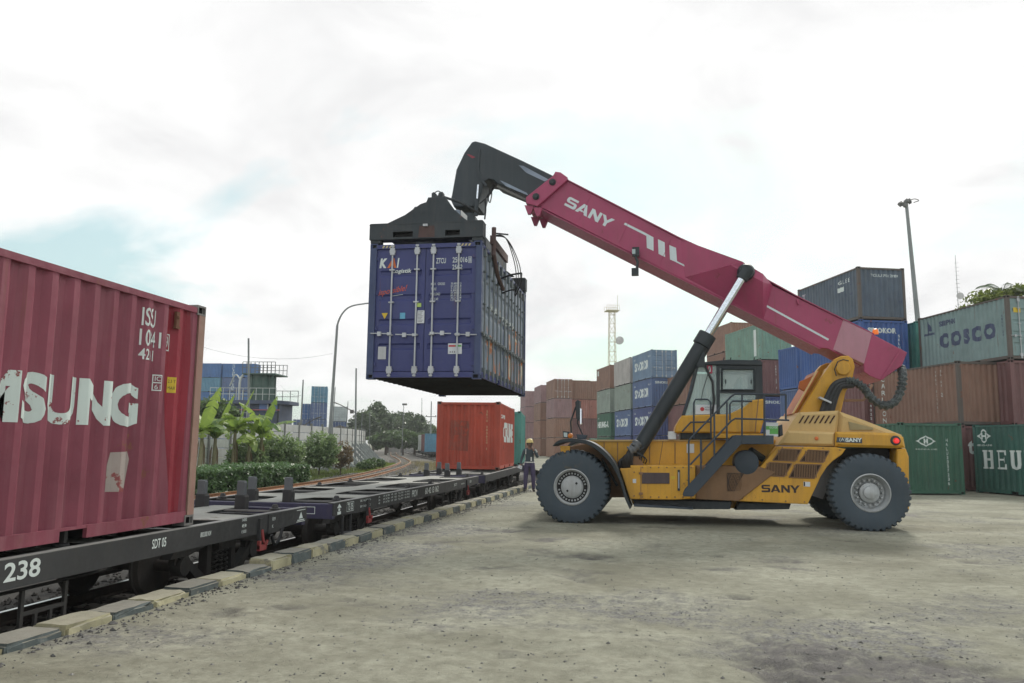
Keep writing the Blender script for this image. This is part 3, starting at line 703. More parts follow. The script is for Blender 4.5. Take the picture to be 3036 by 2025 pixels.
patch = paint('bare_patch', (0.36, 0.31, 0.285), 0.7, 0.2, 0.4, (0.26, 0.16, 0.14), under=(0.25, 0.07, 0.07), chip=0.55)
polys('bare_patch', [[(U(7.22), 0.46), (U(7.54), 0.45), (U(7.60), 0.78), (U(7.56), 0.86), (U(7.30), 0.85), (U(7.26), 0.72)]], patch, red, fnR0, brR)
mb = MB().tube([(CW/2-0.01, 8.21-cy_, 2.38), (CW/2+0.012, 8.21-cy_, 2.38)], 0.02, 6)
mb.box(CW/2-0.03, CW/2+0.002, 8.18-cy_, 8.24-cy_, 2.26, 2.44); mb.box(CW/2-0.03, CW/2+0.008, 8.17-cy_, 8.25-cy_, 2.245, 2.275)
obj('vent', mb, paint('rust_vent', (0.14, 0.06, 0.035), 0.85, 0.3, 0.4), red)
# --- the orange container on the third wagon
oyaw = R(4.7); ox, oy = cornered(-8.178, 29.70, oyaw)
ora = container('freight_container', 'orange-red container loaded on the third wagon under the raised blue one', ox, oy, 0.653, oyaw, cp['orange'], cast=paint('orange_cast', (0.20, 0.10, 0.075), 0.7))
column(ora, 'N', 'SRYU 205620 1', paint('letter_yellowish', (0.60, 0.50, 0.30), 0.6), 1.93, 2.26, 0.085, 0.118, 0.06)
put(ora, 'R', 'CRLINE', tw, 1.5, 1.05, 4.0, 0.82, bold=0.06); put(ora, 'R', 'GRN', tw, 0.6, 1.98, 1.3, 0.16, bold=0.02)
fnN, brN = face(ora, 'N', 0.003)
polys('stain_patch', [[(0.46, 0.75), (1.22, 0.70), (1.26, 1.85), (0.52, 1.88)]], paint('orange_stain', (0.29, 0.068, 0.046), 0.7, 0.3, 0.5, under=(0.38, 0.07, 0.042), chip=0.9), ora, fnN, brN)
# --- the teal one behind it
tyw = head(main_x, 41.5); tx = float(main_x(41.5))
container('freight_container', 'blue-green container on the wagon behind the orange container', tx, 41.3, 0.653, tyw, cp['teal'])

# ------------------------------------------------------------------ the blue container in the air
KY, KZ = 15.836, 2.95
kai = container('freight_container', 'dark blue door-end container hanging in the air from the spreader', -5.934+CW/2, KY+3.029, KZ, R(0.35), cp['kai'], H=2.896, near='door', post=cp['kai_post'], cast=cp['kai_post'], sides=False)
H_ = 2.896; fnD, _ = face(kai, 'D', 0.004); fnD2, _ = face(kai, 'D', 0.012); fnB, _ = face(kai, 'B', 0.003)
def kd(px): return (px-1090)/3.92                              # local photo grid of the door
letter('lettering', 'K', tw, kai, fnD, 0.20, 2.37, 0.17, 0.21, bold=0.06, shear=0.18); letter('lettering', 'A', torange, kai, fnD, 0.375, 2.37, 0.20, 0.21, bold=0.06, shear=0.18)
letter('lettering', 'I', tw, kai, fnD, 0.585, 2.37, 0.055, 0.21, bold=0.03, shear=0.18); letter('lettering', 'Logistik', tw, kai, fnD, 0.485, 2.23, 0.43, 0.115, bold=0.02, shear=0.2)
bmT = [('i', 0.20, 1.785, 0.02, 0.07), ('s', 0.235, 1.79, 0.05, 0.055), ('possible!', 0.29, 1.80, 0.55, 0.15)]
letter('lettering', 'ispossible!', paint('letter_red_orange', (0.60, 0.10, 0.05), 0.5), kai, lambda u, v: fnD(u, v+(u-0.2)*0.16), 0.20, 1.74, 0.63, 0.16, bold=0.008, shear=0.35)
polys('lettering', [[(0.47, 1.755), (0.74, 1.79), (0.74, 1.797), (0.47, 1.764)]], tw, kai, fnD)
letter('lettering', 'ZTCU', tw, kai, fnD, 1.445, 2.44, 0.21, 0.115, bold=0.012); letter('lettering', '250016', tw, kai, fnD, 1.80, 2.45, 0.32, 0.115, bold=0.012)
letter('lettering', '1', tw, kai, fnD, 2.165, 2.455, 0.02, 0.095, bold=0.01); polys('digit_box', frame_poly(2.14, 2.435, 2.21, 2.57, 0.008), tw, kai, fnD)
letter('lettering', '25G2', tw, kai, fnD, 1.80, 2.30, 0.215, 0.105, bold=0.012)
for i, (t_, w_) in enumerate((('MAX   GROSS', 0.30), ('TARE', 0.12), ('PAYLOAD', 0.20), ('CU.CAP.', 0.17))): letter('lettering', t_, tw, kai, fnD, 1.345, 1.975-i*0.108, w_, 0.055, bold=0.004)
for i, t_ in enumerate(('30.480 KG', '67.200 LB', '3.130 KG', '6.890 LB', '27.350 KG', '60.310 LB', '36.2 CU.M', '1.277 CU.FT')): letter('lettering', t_, tw, kai, fnD, 1.775, 1.985-i*0.050, 0.225, 0.040, bold=0.002)
polys('hazard_sticker', [[(0.285, 1.40), (0.425, 1.40), (0.355, 1.27)]], tyellow, kai, fnD2)
polys('blue_sticker', [[(0.69, 1.27), (0.805, 1.27), (0.805, 1.40), (0.69, 1.40)]], tcyan, kai, fnD2)
polys('seal_sticker', [[(1.045, 1.515), (1.15, 1.515), (1.15, 1.60), (1.045, 1.60)]], plain('label_lime', (0.45, 0.62, 0.16), 0.5), kai, lambda u, v: (fnD2(u, v)[0], fnD2(u, v)[1]-0.012, v))
polys('paper_notice', [[(1.065, 1.17), (1.225, 1.17), (1.225, 1.44), (1.075, 1.44)]], tpaper, kai, lambda u, v: (fnD2(u, v)[0], fnD2(u, v)[1]-0.014, v))
polys('paper_print', [[(1.085, 1.41-k*0.03), (1.20-0.02*(k % 3), 1.41-k*0.03), (1.20-0.02*(k % 3), 1.417-k*0.03), (1.085, 1.417-k*0.03)] for k in range(8)], tblack, kai, lambda u, v: (fnD2(u, v)[0], fnD2(u, v)[1]-0.017, v))
polys('data_plate', [[(0.235, 0.42), (0.41, 0.42), (0.41, 0.685), (0.235, 0.685)]], paint('plate_grey', (0.45, 0.46, 0.47), 0.4, 0.1, 0.2, metal=0.3), kai, fnD2)
polys('white_label', [[(1.745, 0.52), (2.04, 0.52), (2.04, 0.74), (1.745, 0.74)]], tpaper, kai, fnD2)
fnD3 = lambda u, v: (fnD2(u, v)[0], fnD2(u, v)[1]-0.003, v)
polys('label_bar', [[(1.76, 0.67), (1.90, 0.67), (1.90, 0.705), (1.76, 0.705)]], tred, kai, fnD3); polys('label_bar', [[(1.90, 0.67), (2.03, 0.67), (2.03, 0.705), (1.90, 0.705)]], tgreen, kai, fnD3)
polys('label_symbols', [[(1.78+k*0.045, 0.55), (1.81+k*0.045, 0.55), (1.795+k*0.045, 0.585)] for k in range(3)], tblack, kai, fnD3)
polys('hazard_stripes', [[(0.26+k*0.075, 2.795), (0.30+k*0.075, 2.795), (0.325+k*0.075, 2.845), (0.285+k*0.075, 2.845)] for k in range(4)]+[[(1.91+k*0.075, 2.795), (1.95+k*0.075, 2.795), (1.975+k*0.075, 2.845), (1.935+k*0.075, 2.845)] for k in range(4)], paint('stripe_yellow', (0.48, 0.42, 0.22), 0.6), kai, fnB)
# its kerb side is made of tall door leaves with lock rods
def livery():
    m, nt, b = newmat('side_livery'); gp_ = N(nt, 'ShaderNodeNewGeometry'); sb_ = N(nt, 'ShaderNodeVectorMath', operation='SUBTRACT'); nt.links.new(gp_.outputs['Position'], sb_.inputs[0]); sb_.inputs[1].default_value = (-3.5, KY+3.0, KZ); P = sb_.outputs[0]
    sp = N(nt, 'ShaderNodeSeparateXYZ'); nt.links.new(P, sp.inputs[0])
    mp = N(nt, 'ShaderNodeMapping'); mp.inputs['Scale'].default_value = (1, 1.0, 0.55); nt.links.new(P, mp.inputs[0])
    a = noise(nt, mp.outputs[0], 1.9, 4, 0.55, 0.8); c_ = noise(nt, P, 5.0, 8, 0.7)
    low = maprange(nt, mathn(nt, 'ADD', mathn(nt, 'MULTIPLY', sp.outputs[2], 0.30), mathn(nt, 'MULTIPLY', sp.outputs[1], -0.045)), 0.05, 0.9, 0.10, -0.16)
    k = mathn(nt, 'ADD', a, low)
    c = mixc(nt, maprange(nt, a, 0.40, 0.42), (0.075, 0.11, 0.19), (0.235, 0.29, 0.36))
    c = mixc(nt, maprange(nt, k, 0.605, 0.62), c, (0.58, 0.20, 0.06)); c = mixc(nt, maprange(nt, k, 0.68, 0.695), c, (0.66, 0.62, 0.50))
    c = mixc(nt, maprange(nt, c_, 0.55, 0.75, 0, 0.7), c, (0.10, 0.09, 0.12))
    nt.links.new(c, b.inputs['Base Color']); b.inputs['Roughness'].default_value = 0.45; return m
LIV = livery(); dk = cmesh(6.058, H_); nleaf = 6; span = 6.058-0.34; lw6 = span/nleaf
mb = MB(); zs = [(0.18, 0), (0.30, 0)]
for k in range(3):
    c_ = 0.18+(H_-0.30)*(0.26+0.24*k); zs += [(c_-0.07, 0), (c_-0.035, 0.03), (c_+0.035, 0.03), (c_+0.07, 0)]
zs += [(H_-0.22, 0), (H_-0.11, 0)]; xsn = [0.006, 0.07, 0.10, lw6-0.10, lw6-0.07, lw6-0.006]; vs_ = []; fs = []
for zq, e in zs:
    for i, xq in enumerate(xsn): vs_.append((-(e if i in (2, 3) else 0), xq, zq))
for j in range(len(zs)-1):
    for i in range(5): fs.append((j*6+i, j*6+i+1, (j+1)*6+i+1, (j+1)*6+i))
mb.add(vs_, fs).box(-0.06, -0.034, 0.006, lw6-0.006, 0.18, H_-0.11); sleaf = mb.mesh('side_door')
rod_dark = paint('rod_worn', (0.16, 0.19, 0.20), 0.5, 0.2, 0.4, (0.25, 0.2, 0.15), metal=0.3)
for k in range(nleaf):
    sdv = obj('side_door', sleaf, LIV, kai, (CW/2-0.045, -3.029+0.17+k*lw6, 0))
    for fx in (0.24, 0.74):
        obj('lock_rod', dk['rod'], rod_dark, sdv, (0.038, fx*lw6, 0), (0, 0, math.pi/2))
        obj('handle', dk['handle'], rod_dark, sdv, (0.06, fx*lw6, 0.95), (0, 0, math.pi/2))
fnRk = lambda u, v: (CW/2-0.041, u-3.029, v)
letter('lettering', 'KA Logistik', tw, kai, fnRk, 1.2, 1.55, 3.2, 0.22, bold=0.02)
# ------------------------------------------------------------------ container stacks across the yard
SY = R(17.5); TIER = 2.60
ax_ = (math.cos(SY), math.sin(SY)); bx_ = (-math.sin(SY), math.cos(SY))
def stack(nx, ny, items, grp, yaw=SY, base=0, turned=False):
    """items from the ground up: (paint, label, near kind, letter function or None)"""
    out = []
    cx, cy = cornered(nx, ny, yaw)
    if turned:
        cx, cy = nx+math.cos(yaw)*3.029-math.sin(yaw)*CW/2, ny+math.sin(yaw)*3.029+math.cos(yaw)*CW/2; yaw -= math.pi/2
    for k, it in enumerate(items):
        if it is None: continue
        j = (rnd.uniform(-0.03, 0.03), rnd.uniform(-0.03, 0.03)) if k else (0, 0)
        c = container('stacked_container', it[1], cx+j[0], cy+j[1], 0.012+TIER*(k+base), yaw+rnd.uniform(-0.004, 0.004), cp[it[0]], near=it[2] if len(it) > 2 else 'panel', group=grp, frame=cp.get(it[4]) if len(it) > 4 else None)
        if len(it) > 3 and it[3]: it[3](c)
        out.append(c)
    return out
def sinokor(c, col=None):
    put(c, 'L', 'SINOKOR', tw, 0.75, 0.92, 4.3, 0.86, bold=0.03); put(c, 'L', 'SKLU', tw, 0.45, 2.02, 0.5, 0.15); put(c, 'L', 'SKLU 154', tw, 5.0, 1.98, 0.75, 0.15)
def sino_end(c): put(c, 'N', 'SINOKOR', tw, 0.36, 2.08, 1.6, 0.22, bold=0.03)
def heunga(c): put(c, 'L', 'HEUNG-A', tw, 0.25, 1.0, 4.9, 0.68, bold=0.03); put(c, 'L', 'HALU', tw, 0.4, 2.0, 0.45, 0.16)
def small_marks(c): put(c, 'L', '22G1', tw, 0.35, 1.95, 0.7, 0.14); put(c, 'L', 'TEMU 2254', tw, 4.9, 2.05, 0.8, 0.13)
def squares(c):
    fn, br = face(c, 'L'); polys('label_square', [[(0.3, 1.75), (0.9, 1.75), (0.9, 2.3), (0.3, 2.3)]], tw, c, fn, br)
G1 = 'containers stacked beyond the yard'
stack(-0.15, 73.3, [('sino_deep', 'deep blue container at ground level under the three lettered blue ones', 'panel', None), ('sino_deep', 'deep blue lettered container two below the pale blue door end, behind the lift cylinder', 'panel', lambda c: (sinokor(c), sino_end(c))),
    ('sino', 'blue lettered container directly under the pale blue door-end container', 'panel', lambda c: (sinokor(c), sino_end(c))), ('sino_pale', 'pale blue lettered container with white rodded doors on top of its stack', 'door', sinokor)], G1)
stack(-2.25, 77.6+1.9, [('sino_deep', 'blue container at ground level below the grey and pale green ones', 'panel', None), ('sino', 'blue lettered container left of the lift cylinder, below the plain pale green one', 'panel', sinokor),
    ('sage', 'plain pale green container below the light grey one', 'panel', None), ('grey', 'light grey container on top between brown and pale blue stacks', 'panel', None)], G1)
stack(-4.62, 86.95, [('green', 'green container at ground level below the green lettered one', 'panel', None), ('green', 'green container with white lettering beside the fender mirror', 'panel', heunga),
    ('sage', 'pale grey-green container under the brown top one', 'panel', small_marks), ('brown', 'brown container with a white square on top, right of the lattice tower foot', 'panel', squares)], G1)
# brown block further off, behind the mirror and the worker
bcol = ['brown', 'mauve', 'brown2', 'maroon', 'rose']
stack(-12.97, 105.3, [('brown2', 'tan-brown ground-level container of the tallest far brown stack', 'panel', None), ('brown2', 'tan-brown container second up in the tallest far brown stack', 'panel', None), ('mauve', 'mauve container third up in the tallest far brown stack', 'panel', None),
    ('brown', 'brown container with doors on top of the tallest far brown stack', 'door', None)], G1)
stack(-16.3, 116.0, [('brown', 'brown ground-level container in the far row behind the worker', 'panel', None), ('brown2', 'tan container second up in the far row behind the worker', 'panel', None), ('brown', 'brown container third up in the far row, step below the tallest stack', 'panel', None),
    ('mauve', 'greyish top container in the far row, step below the tallest stack', 'panel', None)], G1)
stack(-20.6, 129.0, [('brown', 'brown ground-level container at the far left end of the brown row', 'panel', None), ('mauve', 'mauve container second up at the far left end of the brown row', 'panel', None), ('mauve', 'mauve container third up at the far left end of the brown row', 'panel', None),
    ('mauve', 'mauve top container at the far left end of the brown row', 'panel', None)], G1)
x_, y_ = -12.97+ax_[0]*2.65+bx_[0]*1.5, 105.3+ax_[1]*2.65+bx_[1]*1.5
stack(x_, y_, [('brown', 'brown ground-level container right of the tallest far brown stack', 'panel', None), ('maroon', 'maroon container second up, behind the fender mirror', 'panel', None), ('rose', 'rose-red container third up, behind the fender mirror', 'panel', None),
    ('brown', 'brown top container behind the fender mirror', 'panel', None)], G1)
x_, y_ = x_+ax_[0]*2.6+bx_[0]*0.6, y_+ax_[1]*2.6+bx_[1]*0.6
stack(x_, y_, [('teal_pale', 'pale green ground-level container left of the green lettered stack', 'panel', None), ('maroon', 'dark maroon container second up, left of the green lettered one', 'panel', None), ('rose', 'rose-brown container third up, left of the pale grey-green one', 'panel', None), ('brown', 'brown top container left of the brown container with the white square', 'panel', None)], G1)
# behind the cab
G2 = 'containers stacked behind the machine'
stack(0.9+1.9, 68.9, [('maroon', 'maroon ground-level container between blue stacks and cab', 'panel', None), ('maroon', 'maroon container second up just left of the cab', 'panel', lambda c: column(c, 'N', 'TRLU 4821', tw, 2.0, 2.2, 0.13, 0.19)), ('brown', 'red-brown container third up just left of the cab', 'panel', None)], G2)
stack(7.03, 74.4, [('maroon', 'maroon ground-level container far behind the cab', 'panel', None), ('sino_deep', 'blue container second up far behind the cab', 'panel', None), ('brown', 'brown container third up far behind the cab', 'panel', None), ('brown2', 'tan-brown container fourth up behind the cab roof', 'panel', None),
    ('brown2', 'ribbed tan-brown top container left of the pale green one above the cab', 'panel', None)], G2)
def k_text(c): column(c, 'N', 'GESU 25 1', tw, 1.25, 2.2, 0.14, 0.19)
def white_strip(c):
    fn, br = face(c, 'L'); polys('white_strip', [[(5.1, 0.3), (5.6, 0.3), (5.6, 2.2), (5.1, 2.2)]], tw, c, fn, br)
stack(7.4, 58.2, [('sino_deep', 'dark blue ground-level container right of the cab', 'panel', None), ('sino_deep', 'dark blue lettered container seen between cab and boom tower', 'panel', sino_end), ('maroon', 'maroon container right of the cab under the pale green one', 'panel', k_text),
    ('teal_pale', 'pale green weathered top container above the cab', 'panel', white_strip)], G2)
def flame(c):
    fn, br = face(c, 'L'); polys('emblem_flame', [[(0.95+0.22*math.cos(a), 1.95+0.30*math.sin(a)) for a in np.linspace(0, 6.28, 14)[:-1]]], torange, c, fn, br)
    fn2, _ = face(c, 'L', 0.007); polys('emblem_core', [[(0.95+0.10*math.cos(a), 1.85+0.16*math.sin(a)) for a in np.linspace(0, 6.28, 12)[:-1]]], tw, c, fn2, br)
    polys('emblem_line', [[(0.55, 1.35), (1.4, 1.47), (1.4, 1.55), (0.55, 1.43)]], tw, c, fn, br)
    put(c, 'R', 'SINOKOR', tw, 0.75, 1.35, 4.4, 0.80, bold=0.05)
p_ = (8.60, 50.19)
stack(8.60, 50.19, [('royal', 'royal blue ground-level container left of the boom tower', 'panel', None), ('sino', 'dull blue container behind the platform railing', 'panel', lambda c: put(c, 'R', 'SINOKOR', tw, 0.75, 1.35, 4.4, 0.80, bold=0.05)), ('royal', 'royal blue container with an orange flame emblem', 'panel', flame)], G2, turned=True)
def d_text(c): put(c, 'N', 'TGLU 7012789', tw, 0.68, 2.12, 1.45, 0.13, bold=0.01); put(c, 'L', 'GLEE', tw, 4.2, 2.0, 1.1, 0.2); put(c, 'L', 'TK', paint('letter_mauve', (0.5, 0.42, 0.48), 0.6), 0.5, 1.5, 0.35, 0.7); polys('label_square', [[(4.15, 1.62), (4.75, 1.62), (4.75, 1.85), (4.15, 1.85)]], tw, c, face(c, 'L')[0], face(c, 'L')[1])
def d3(c): put(c, 'N', 'SINOKOR', tw, 0.38, 1.95, 1.5, 0.26, bold=0.05); column(c, 'N', 'SKLU 1', tw, 1.98, 1.9, 0.13, 0.19)
def mar(c): column(c, 'N', 'GESU 4025', tw, 0.35, 2.1, 0.12, 0.2); column(c, 'N', '22 G1', tyellow, 0.62, 2.1, 0.1, 0.2)
stack(9.86, 40.15, [('maroon', 'maroon ground-level container behind the rear of the machine', 'panel', None), ('maroon', 'maroon container with white number column behind the boom tower', 'panel', mar), ('royal', 'royal blue lettered container under the weathered grey-blue top one', 'panel', d3),
    ('navy_grey', 'weathered grey-blue container on top of the tallest near stack', 'panel', d_text, 'frame_dark')], G2)
x_, y_ = 9.86+ax_[0]*2.85, 40.15+ax_[1]*2.85
stack(x_, y_, [('teal', 'green-blue ground-level container behind the brown ribbed one', 'panel', None), ('teal', 'green-blue container second up behind the brown ribbed one', 'panel', None), ('teal', 'bright blue-green container left of the pale lettered top container', 'panel', None)], G2)
def carl(c): column(c, 'L', 'CARLCON', tw, 0.85, 2.35, 0.22, 0.32, 0.2); column(c, 'L', 'CRLU 521087', tw, 4.62, 2.3, 0.10, 0.165); column(c, 'L', '2', tw, 5.0, 1.35, 0.16, 0.2); column(c, 'L', '22 G1', tw, 5.0, 2.3, 0.09, 0.15); column(c, 'N', 'CRLU 152108', tw, 1.98, 2.2, 0.085, 0.15)
stack(12.1, 34.6, [('maroon', 'dark maroon ground-level container wedged between the two green ones', 'panel', lambda c: put(c, 'N', 'tex', tw, 0.28, 1.45, 0.9, 0.55, bold=0.03)), ('brown', 'ribbed brown container below the pale lettered top container', 'panel', carl, 'frame_dark')], G2)
def halu(c):
    fn, br = face(c, 'N'); cx, cy = 1.02, 1.92
    polys('emblem', [[(cx-0.40, cy), (cx, cy+0.21), (cx, cy+0.16), (cx-0.29, cy)], [(cx, cy+0.21), (cx+0.40, cy), (cx+0.29, cy), (cx, cy+0.16)], [(cx+0.40, cy), (cx, cy-0.21), (cx, cy-0.16), (cx+0.29, cy)], [(cx, cy-0.21), (cx-0.40, cy), (cx-0.29, cy), (cx, cy-0.16)]], tw, c, fn, br)
    put(c, 'N', 'H', tw, cx-0.10, cy-0.09, 0.2, 0.18, bold=0.05); put(c, 'N', 'HEUNG-A LINE', tw, cx-0.40, cy-0.32, 0.82, 0.05); column(c, 'N', 'HALU2057236', tw, 1.86, 2.02, 0.115, 0.157, 0.085)
stack(8.84, 31.2, [('green', 'dark green container with white diamond emblem behind the rear wheel', 'panel', halu)], G2)
def cosco(c):
    fn, br = face(c, 'L'); put(c, 'L', 'COSCO', tnavy, 1.55, 0.95, 3.75, 0.66, bold=0.07, spacing=1.35); put(c, 'L', 'SHIPPING', tnavy, 1.6, 1.95, 1.15, 0.24, bold=0.05)
    polys('emblem', [[(0.35, 1.66), (1.15, 1.66), (1.15, 1.76), (0.35, 1.76)], [(0.70, 1.66), (0.79, 1.66), (0.79, 2.3), (0.70, 2.3)], [(0.79, 1.85), (1.05, 1.85), (0.79, 2.22)]], tnavy, c, fn, br); column(c, 'L', 'CBHU 33', tnavy, 5.68, 1.85, 0.09, 0.13)
    fnE, brE = face(c, 'D'); polys('yellow_label', [[(0.3, 1.9), (0.6, 1.9), (0.6, 2.1), (0.3, 2.1)]], tyellow, c, fnE)
stack(13.95, 34.35, [('maroon', 'maroon ground-level container at the right edge behind the green lettered one', 'panel', None), ('maroon', 'dark maroon container at the right edge under the pale lettered one', 'panel', None), ('cosco', 'pale grey-green container with large navy letters at the top right', 'door', cosco, 'frame_dark')], G2, yaw=R(14.5))
# the dark green container standing out in front at the right edge
hy = R(17.5); hx_, hy_ = 12.25, 33.9; nx_, ny_ = hx_+math.sin(hy)*6.058, hy_-math.cos(hy)*6.058
cx, cy = cornered(nx_, ny_, hy)
heu = container('freight_container', 'deep green container with large white slab letters at the right edge', cx, cy, 0.012, hy, cp['green2'])
fnL, brL = face(heu, 'L')
SL = {'H': [[(0,0),(.36,0),(.36,.09),(.28,.09),(.28,.44),(.62,.44),(.62,.09),(.54,.09),(.54,0),(.9,0),(.9,.09),(.82,.09),(.82,.91),(.9,.91),(.9,1),(.54,1),(.54,.91),(.62,.91),(.62,.56),(.28,.56),(.28,.91),(.36,.91),(.36,1),(0,1),(0,.91),(.08,.91),(.08,.09),(0,.09)]],
      'E': [[(0,0),(.85,0),(.85,.28),(.74,.28),(.70,.10),(.30,.10),(.30,.46),(.55,.46),(.57,.36),(.64,.36),(.64,.64),(.57,.64),(.55,.55),(.30,.55),(.30,.90),(.70,.90),(.74,.74),(.85,.74),(.85,1),(0,1),(0,.91),(.09,.91),(.09,.09),(0,.09)]],
      'U': [[(0,1),(0,.91),(.08,.91),(.08,.28),(.16,.08),(.32,0),(.56,0),(.74,.08),(.82,.28),(.82,.91),(.9,.91),(.9,1),(.54,1),(.54,.91),(.62,.91),(.62,.30),(.56,.16),(.44,.11),(.34,.15),(.28,.28),(.28,.91),(.36,.91),(.36,1)]],
      'N': [[(0,0),(.32,0),(.32,.09),(.25,.09),(.25,.70),(.66,0),(.85,0),(.85,.91),(.93,.91),(.93,1),(.60,1),(.60,.91),(.68,.91),(.68,.38),(.32,1),(0,1),(0,.91),(.09,.91),(.09,.09),(0,.09)]],
      'G': [[(.9,.45),(.5,.45),(.5,.36),(.66,.36),(.66,.16),(.5,.10),(.34,.16),(.28,.35),(.28,.65),(.34,.84),(.5,.9),(.66,.82),(.72,.66),(.84,.66),(.84,1),(.72,1),(.5,1),(.22,.92),(.08,.7),(.08,.3),(.22,.08),(.5,0),(.85,.10),(.9,.2)]]}
for k, ch in enumerate('HEUNG'): polys('lettering', [[(0.46+k*0.69+a*0.60, 0.92+b*0.70) for a, b in SL[ch][0]]], tw, heu, fnL, brL)
cx2, cy2 = 0.55, 2.15
polys('emblem', [[(cx2-0.34, cy2), (cx2, cy2+0.27), (cx2, cy2+0.20), (cx2-0.25, cy2)], [(cx2, cy2+0.27), (cx2+0.34, cy2), (cx2+0.25, cy2), (cx2, cy2+0.20)], [(cx2+0.34, cy2), (cx2, cy2-0.27), (cx2, cy2-0.20), (cx2+0.25, cy2)], [(cx2, cy2-0.27), (cx2-0.34, cy2), (cx2-0.25, cy2), (cx2, cy2-0.20)]], tw, heu, fnL, brL)
put(heu, 'L', 'H', tw, cx2-0.10, cy2-0.13, 0.2, 0.26, bold=0.06); put(heu, 'L', 'HEUNG-A LINE', tw, cx2-0.36, cy2-0.38, 0.74, 0.07, bold=0.01)
# far stacks of blue containers beyond the wall
G3 = 'blue containers stacked beyond the wall'
def vlet(c): column(c, 'L', 'CULINES', tw, 2.0, 2.45, 0.28, 0.34, 0.45)
yl = R(-62)
def far_stack(px, Z_, n, cols, labels, yaw, fn=None, near='panel'):
    p = at(px, 1200, Z_); return stack(float(p[0]), float(p[1]), [None if c_ is None else (c_, l_, near, fn) for c_, l_ in zip(cols, labels)], G3, yaw=yaw)
far_stack(648, 132, 6, ['blue_far']*4+['blue_far2', 'blue_far'], ['blue ground-level container far beyond the wall beside the crimson one', 'blue second-tier container far beyond the wall beside the crimson one', 'blue third-tier container far beyond the wall beside the crimson one', 'bright blue fourth-tier container beside the edge of the crimson one', 'faded teal-blue fifth-tier container beside the edge of the crimson one', 'top blue container beside the edge of the crimson one'], R(96))
far_stack(752, 133, 6, ['blue_far']*4+['sino', 'blue_far'], ['blue ground-level container behind the tank platform', 'blue second-tier container behind the tank platform', 'blue third-tier container behind the tank platform', 'bright blue fourth-tier container with white number column left of the tank', 'blue fifth-tier container with white number column left of the tank', 'top blue container with white number column left of the tank'], R(96), vlet)
def doors_stack(px, Z_, cols, labels): 
    p = at(px, 1200, Z_); return stack(float(p[0]), float(p[1]), [None if c_ is None else (c_, l_, 'door', None) for c_, l_ in zip(cols, labels)], G3, yaw=R(22))
doors_stack(922, 118, ['blue_far', 'sino', 'sino', 'blue_far2'], ['blue ground-level door-end container in the lone far stack', 'blue second-tier door-end container in the lone far stack', 'blue third-tier door-end container in the lone far stack', 'pale blue door-end container on top of the lone far stack'])
doors_stack(893, 121, ['blue_far', 'blue_far', 'blue_far'], ['blue ground-level container left of the lone far stack', 'blue second-tier container left of the lone far stack', 'dull blue top container one step left of the lone far stack'])
doors_stack(872, 119, ['sino', 'sino'], ['blue lower container two steps left of the lone far stack', 'blue upper container two steps left of the lone far stack'])
doors_stack(988, 130, ['sino', 'sino', 'white_far'], ['blue lower container right of the lamp post', 'blue upper container right of the lamp post', 'pale greenish container above the blue ones right of the lamp post'])
# ------------------------------------------------------------------ flat wagons
wag = paint('wagon_black', (0.040, 0.041, 0.043), 0.6, 0.2, 0.3, (0.07, 0.065, 0.06), spec=0.3)
wdeck = paint('wagon_deck', (0.30, 0.30, 0.275), 0.75, 0.25, 0.45, (0.36, 0.35, 0.28), rust=0.35, rustc=(0.15, 0.12, 0.09))
wedge_m = paint('wagon_edge', (0.20, 0.20, 0.195), 0.6, 0.25, 0.3)
wnavy = paint('wagon_headstock', (0.045, 0.042, 0.085), 0.6, 0.2, 0.2)
bogm = paint('bogie_iron', (0.030, 0.029, 0.028), 0.75, 0.3, 0.3, (0.07, 0.05, 0.035)); wheelm = paint('wheel_iron', (0.05, 0.045, 0.042), 0.6, 0.3, 0.3, metal=0.3)
redm = paint('brake_red', (0.28, 0.05, 0.05), 0.6, 0.2, 0.3); stk_m = paint('stake_grey', (0.13, 0.14, 0.15), 0.55, 0.25, 0.4, (0.05, 0.05, 0.05)); stk_b = paint('stake_base', (0.035, 0.035, 0.037), 0.6)
WL = 12.0; D = 0.90                                     # deck height above rail
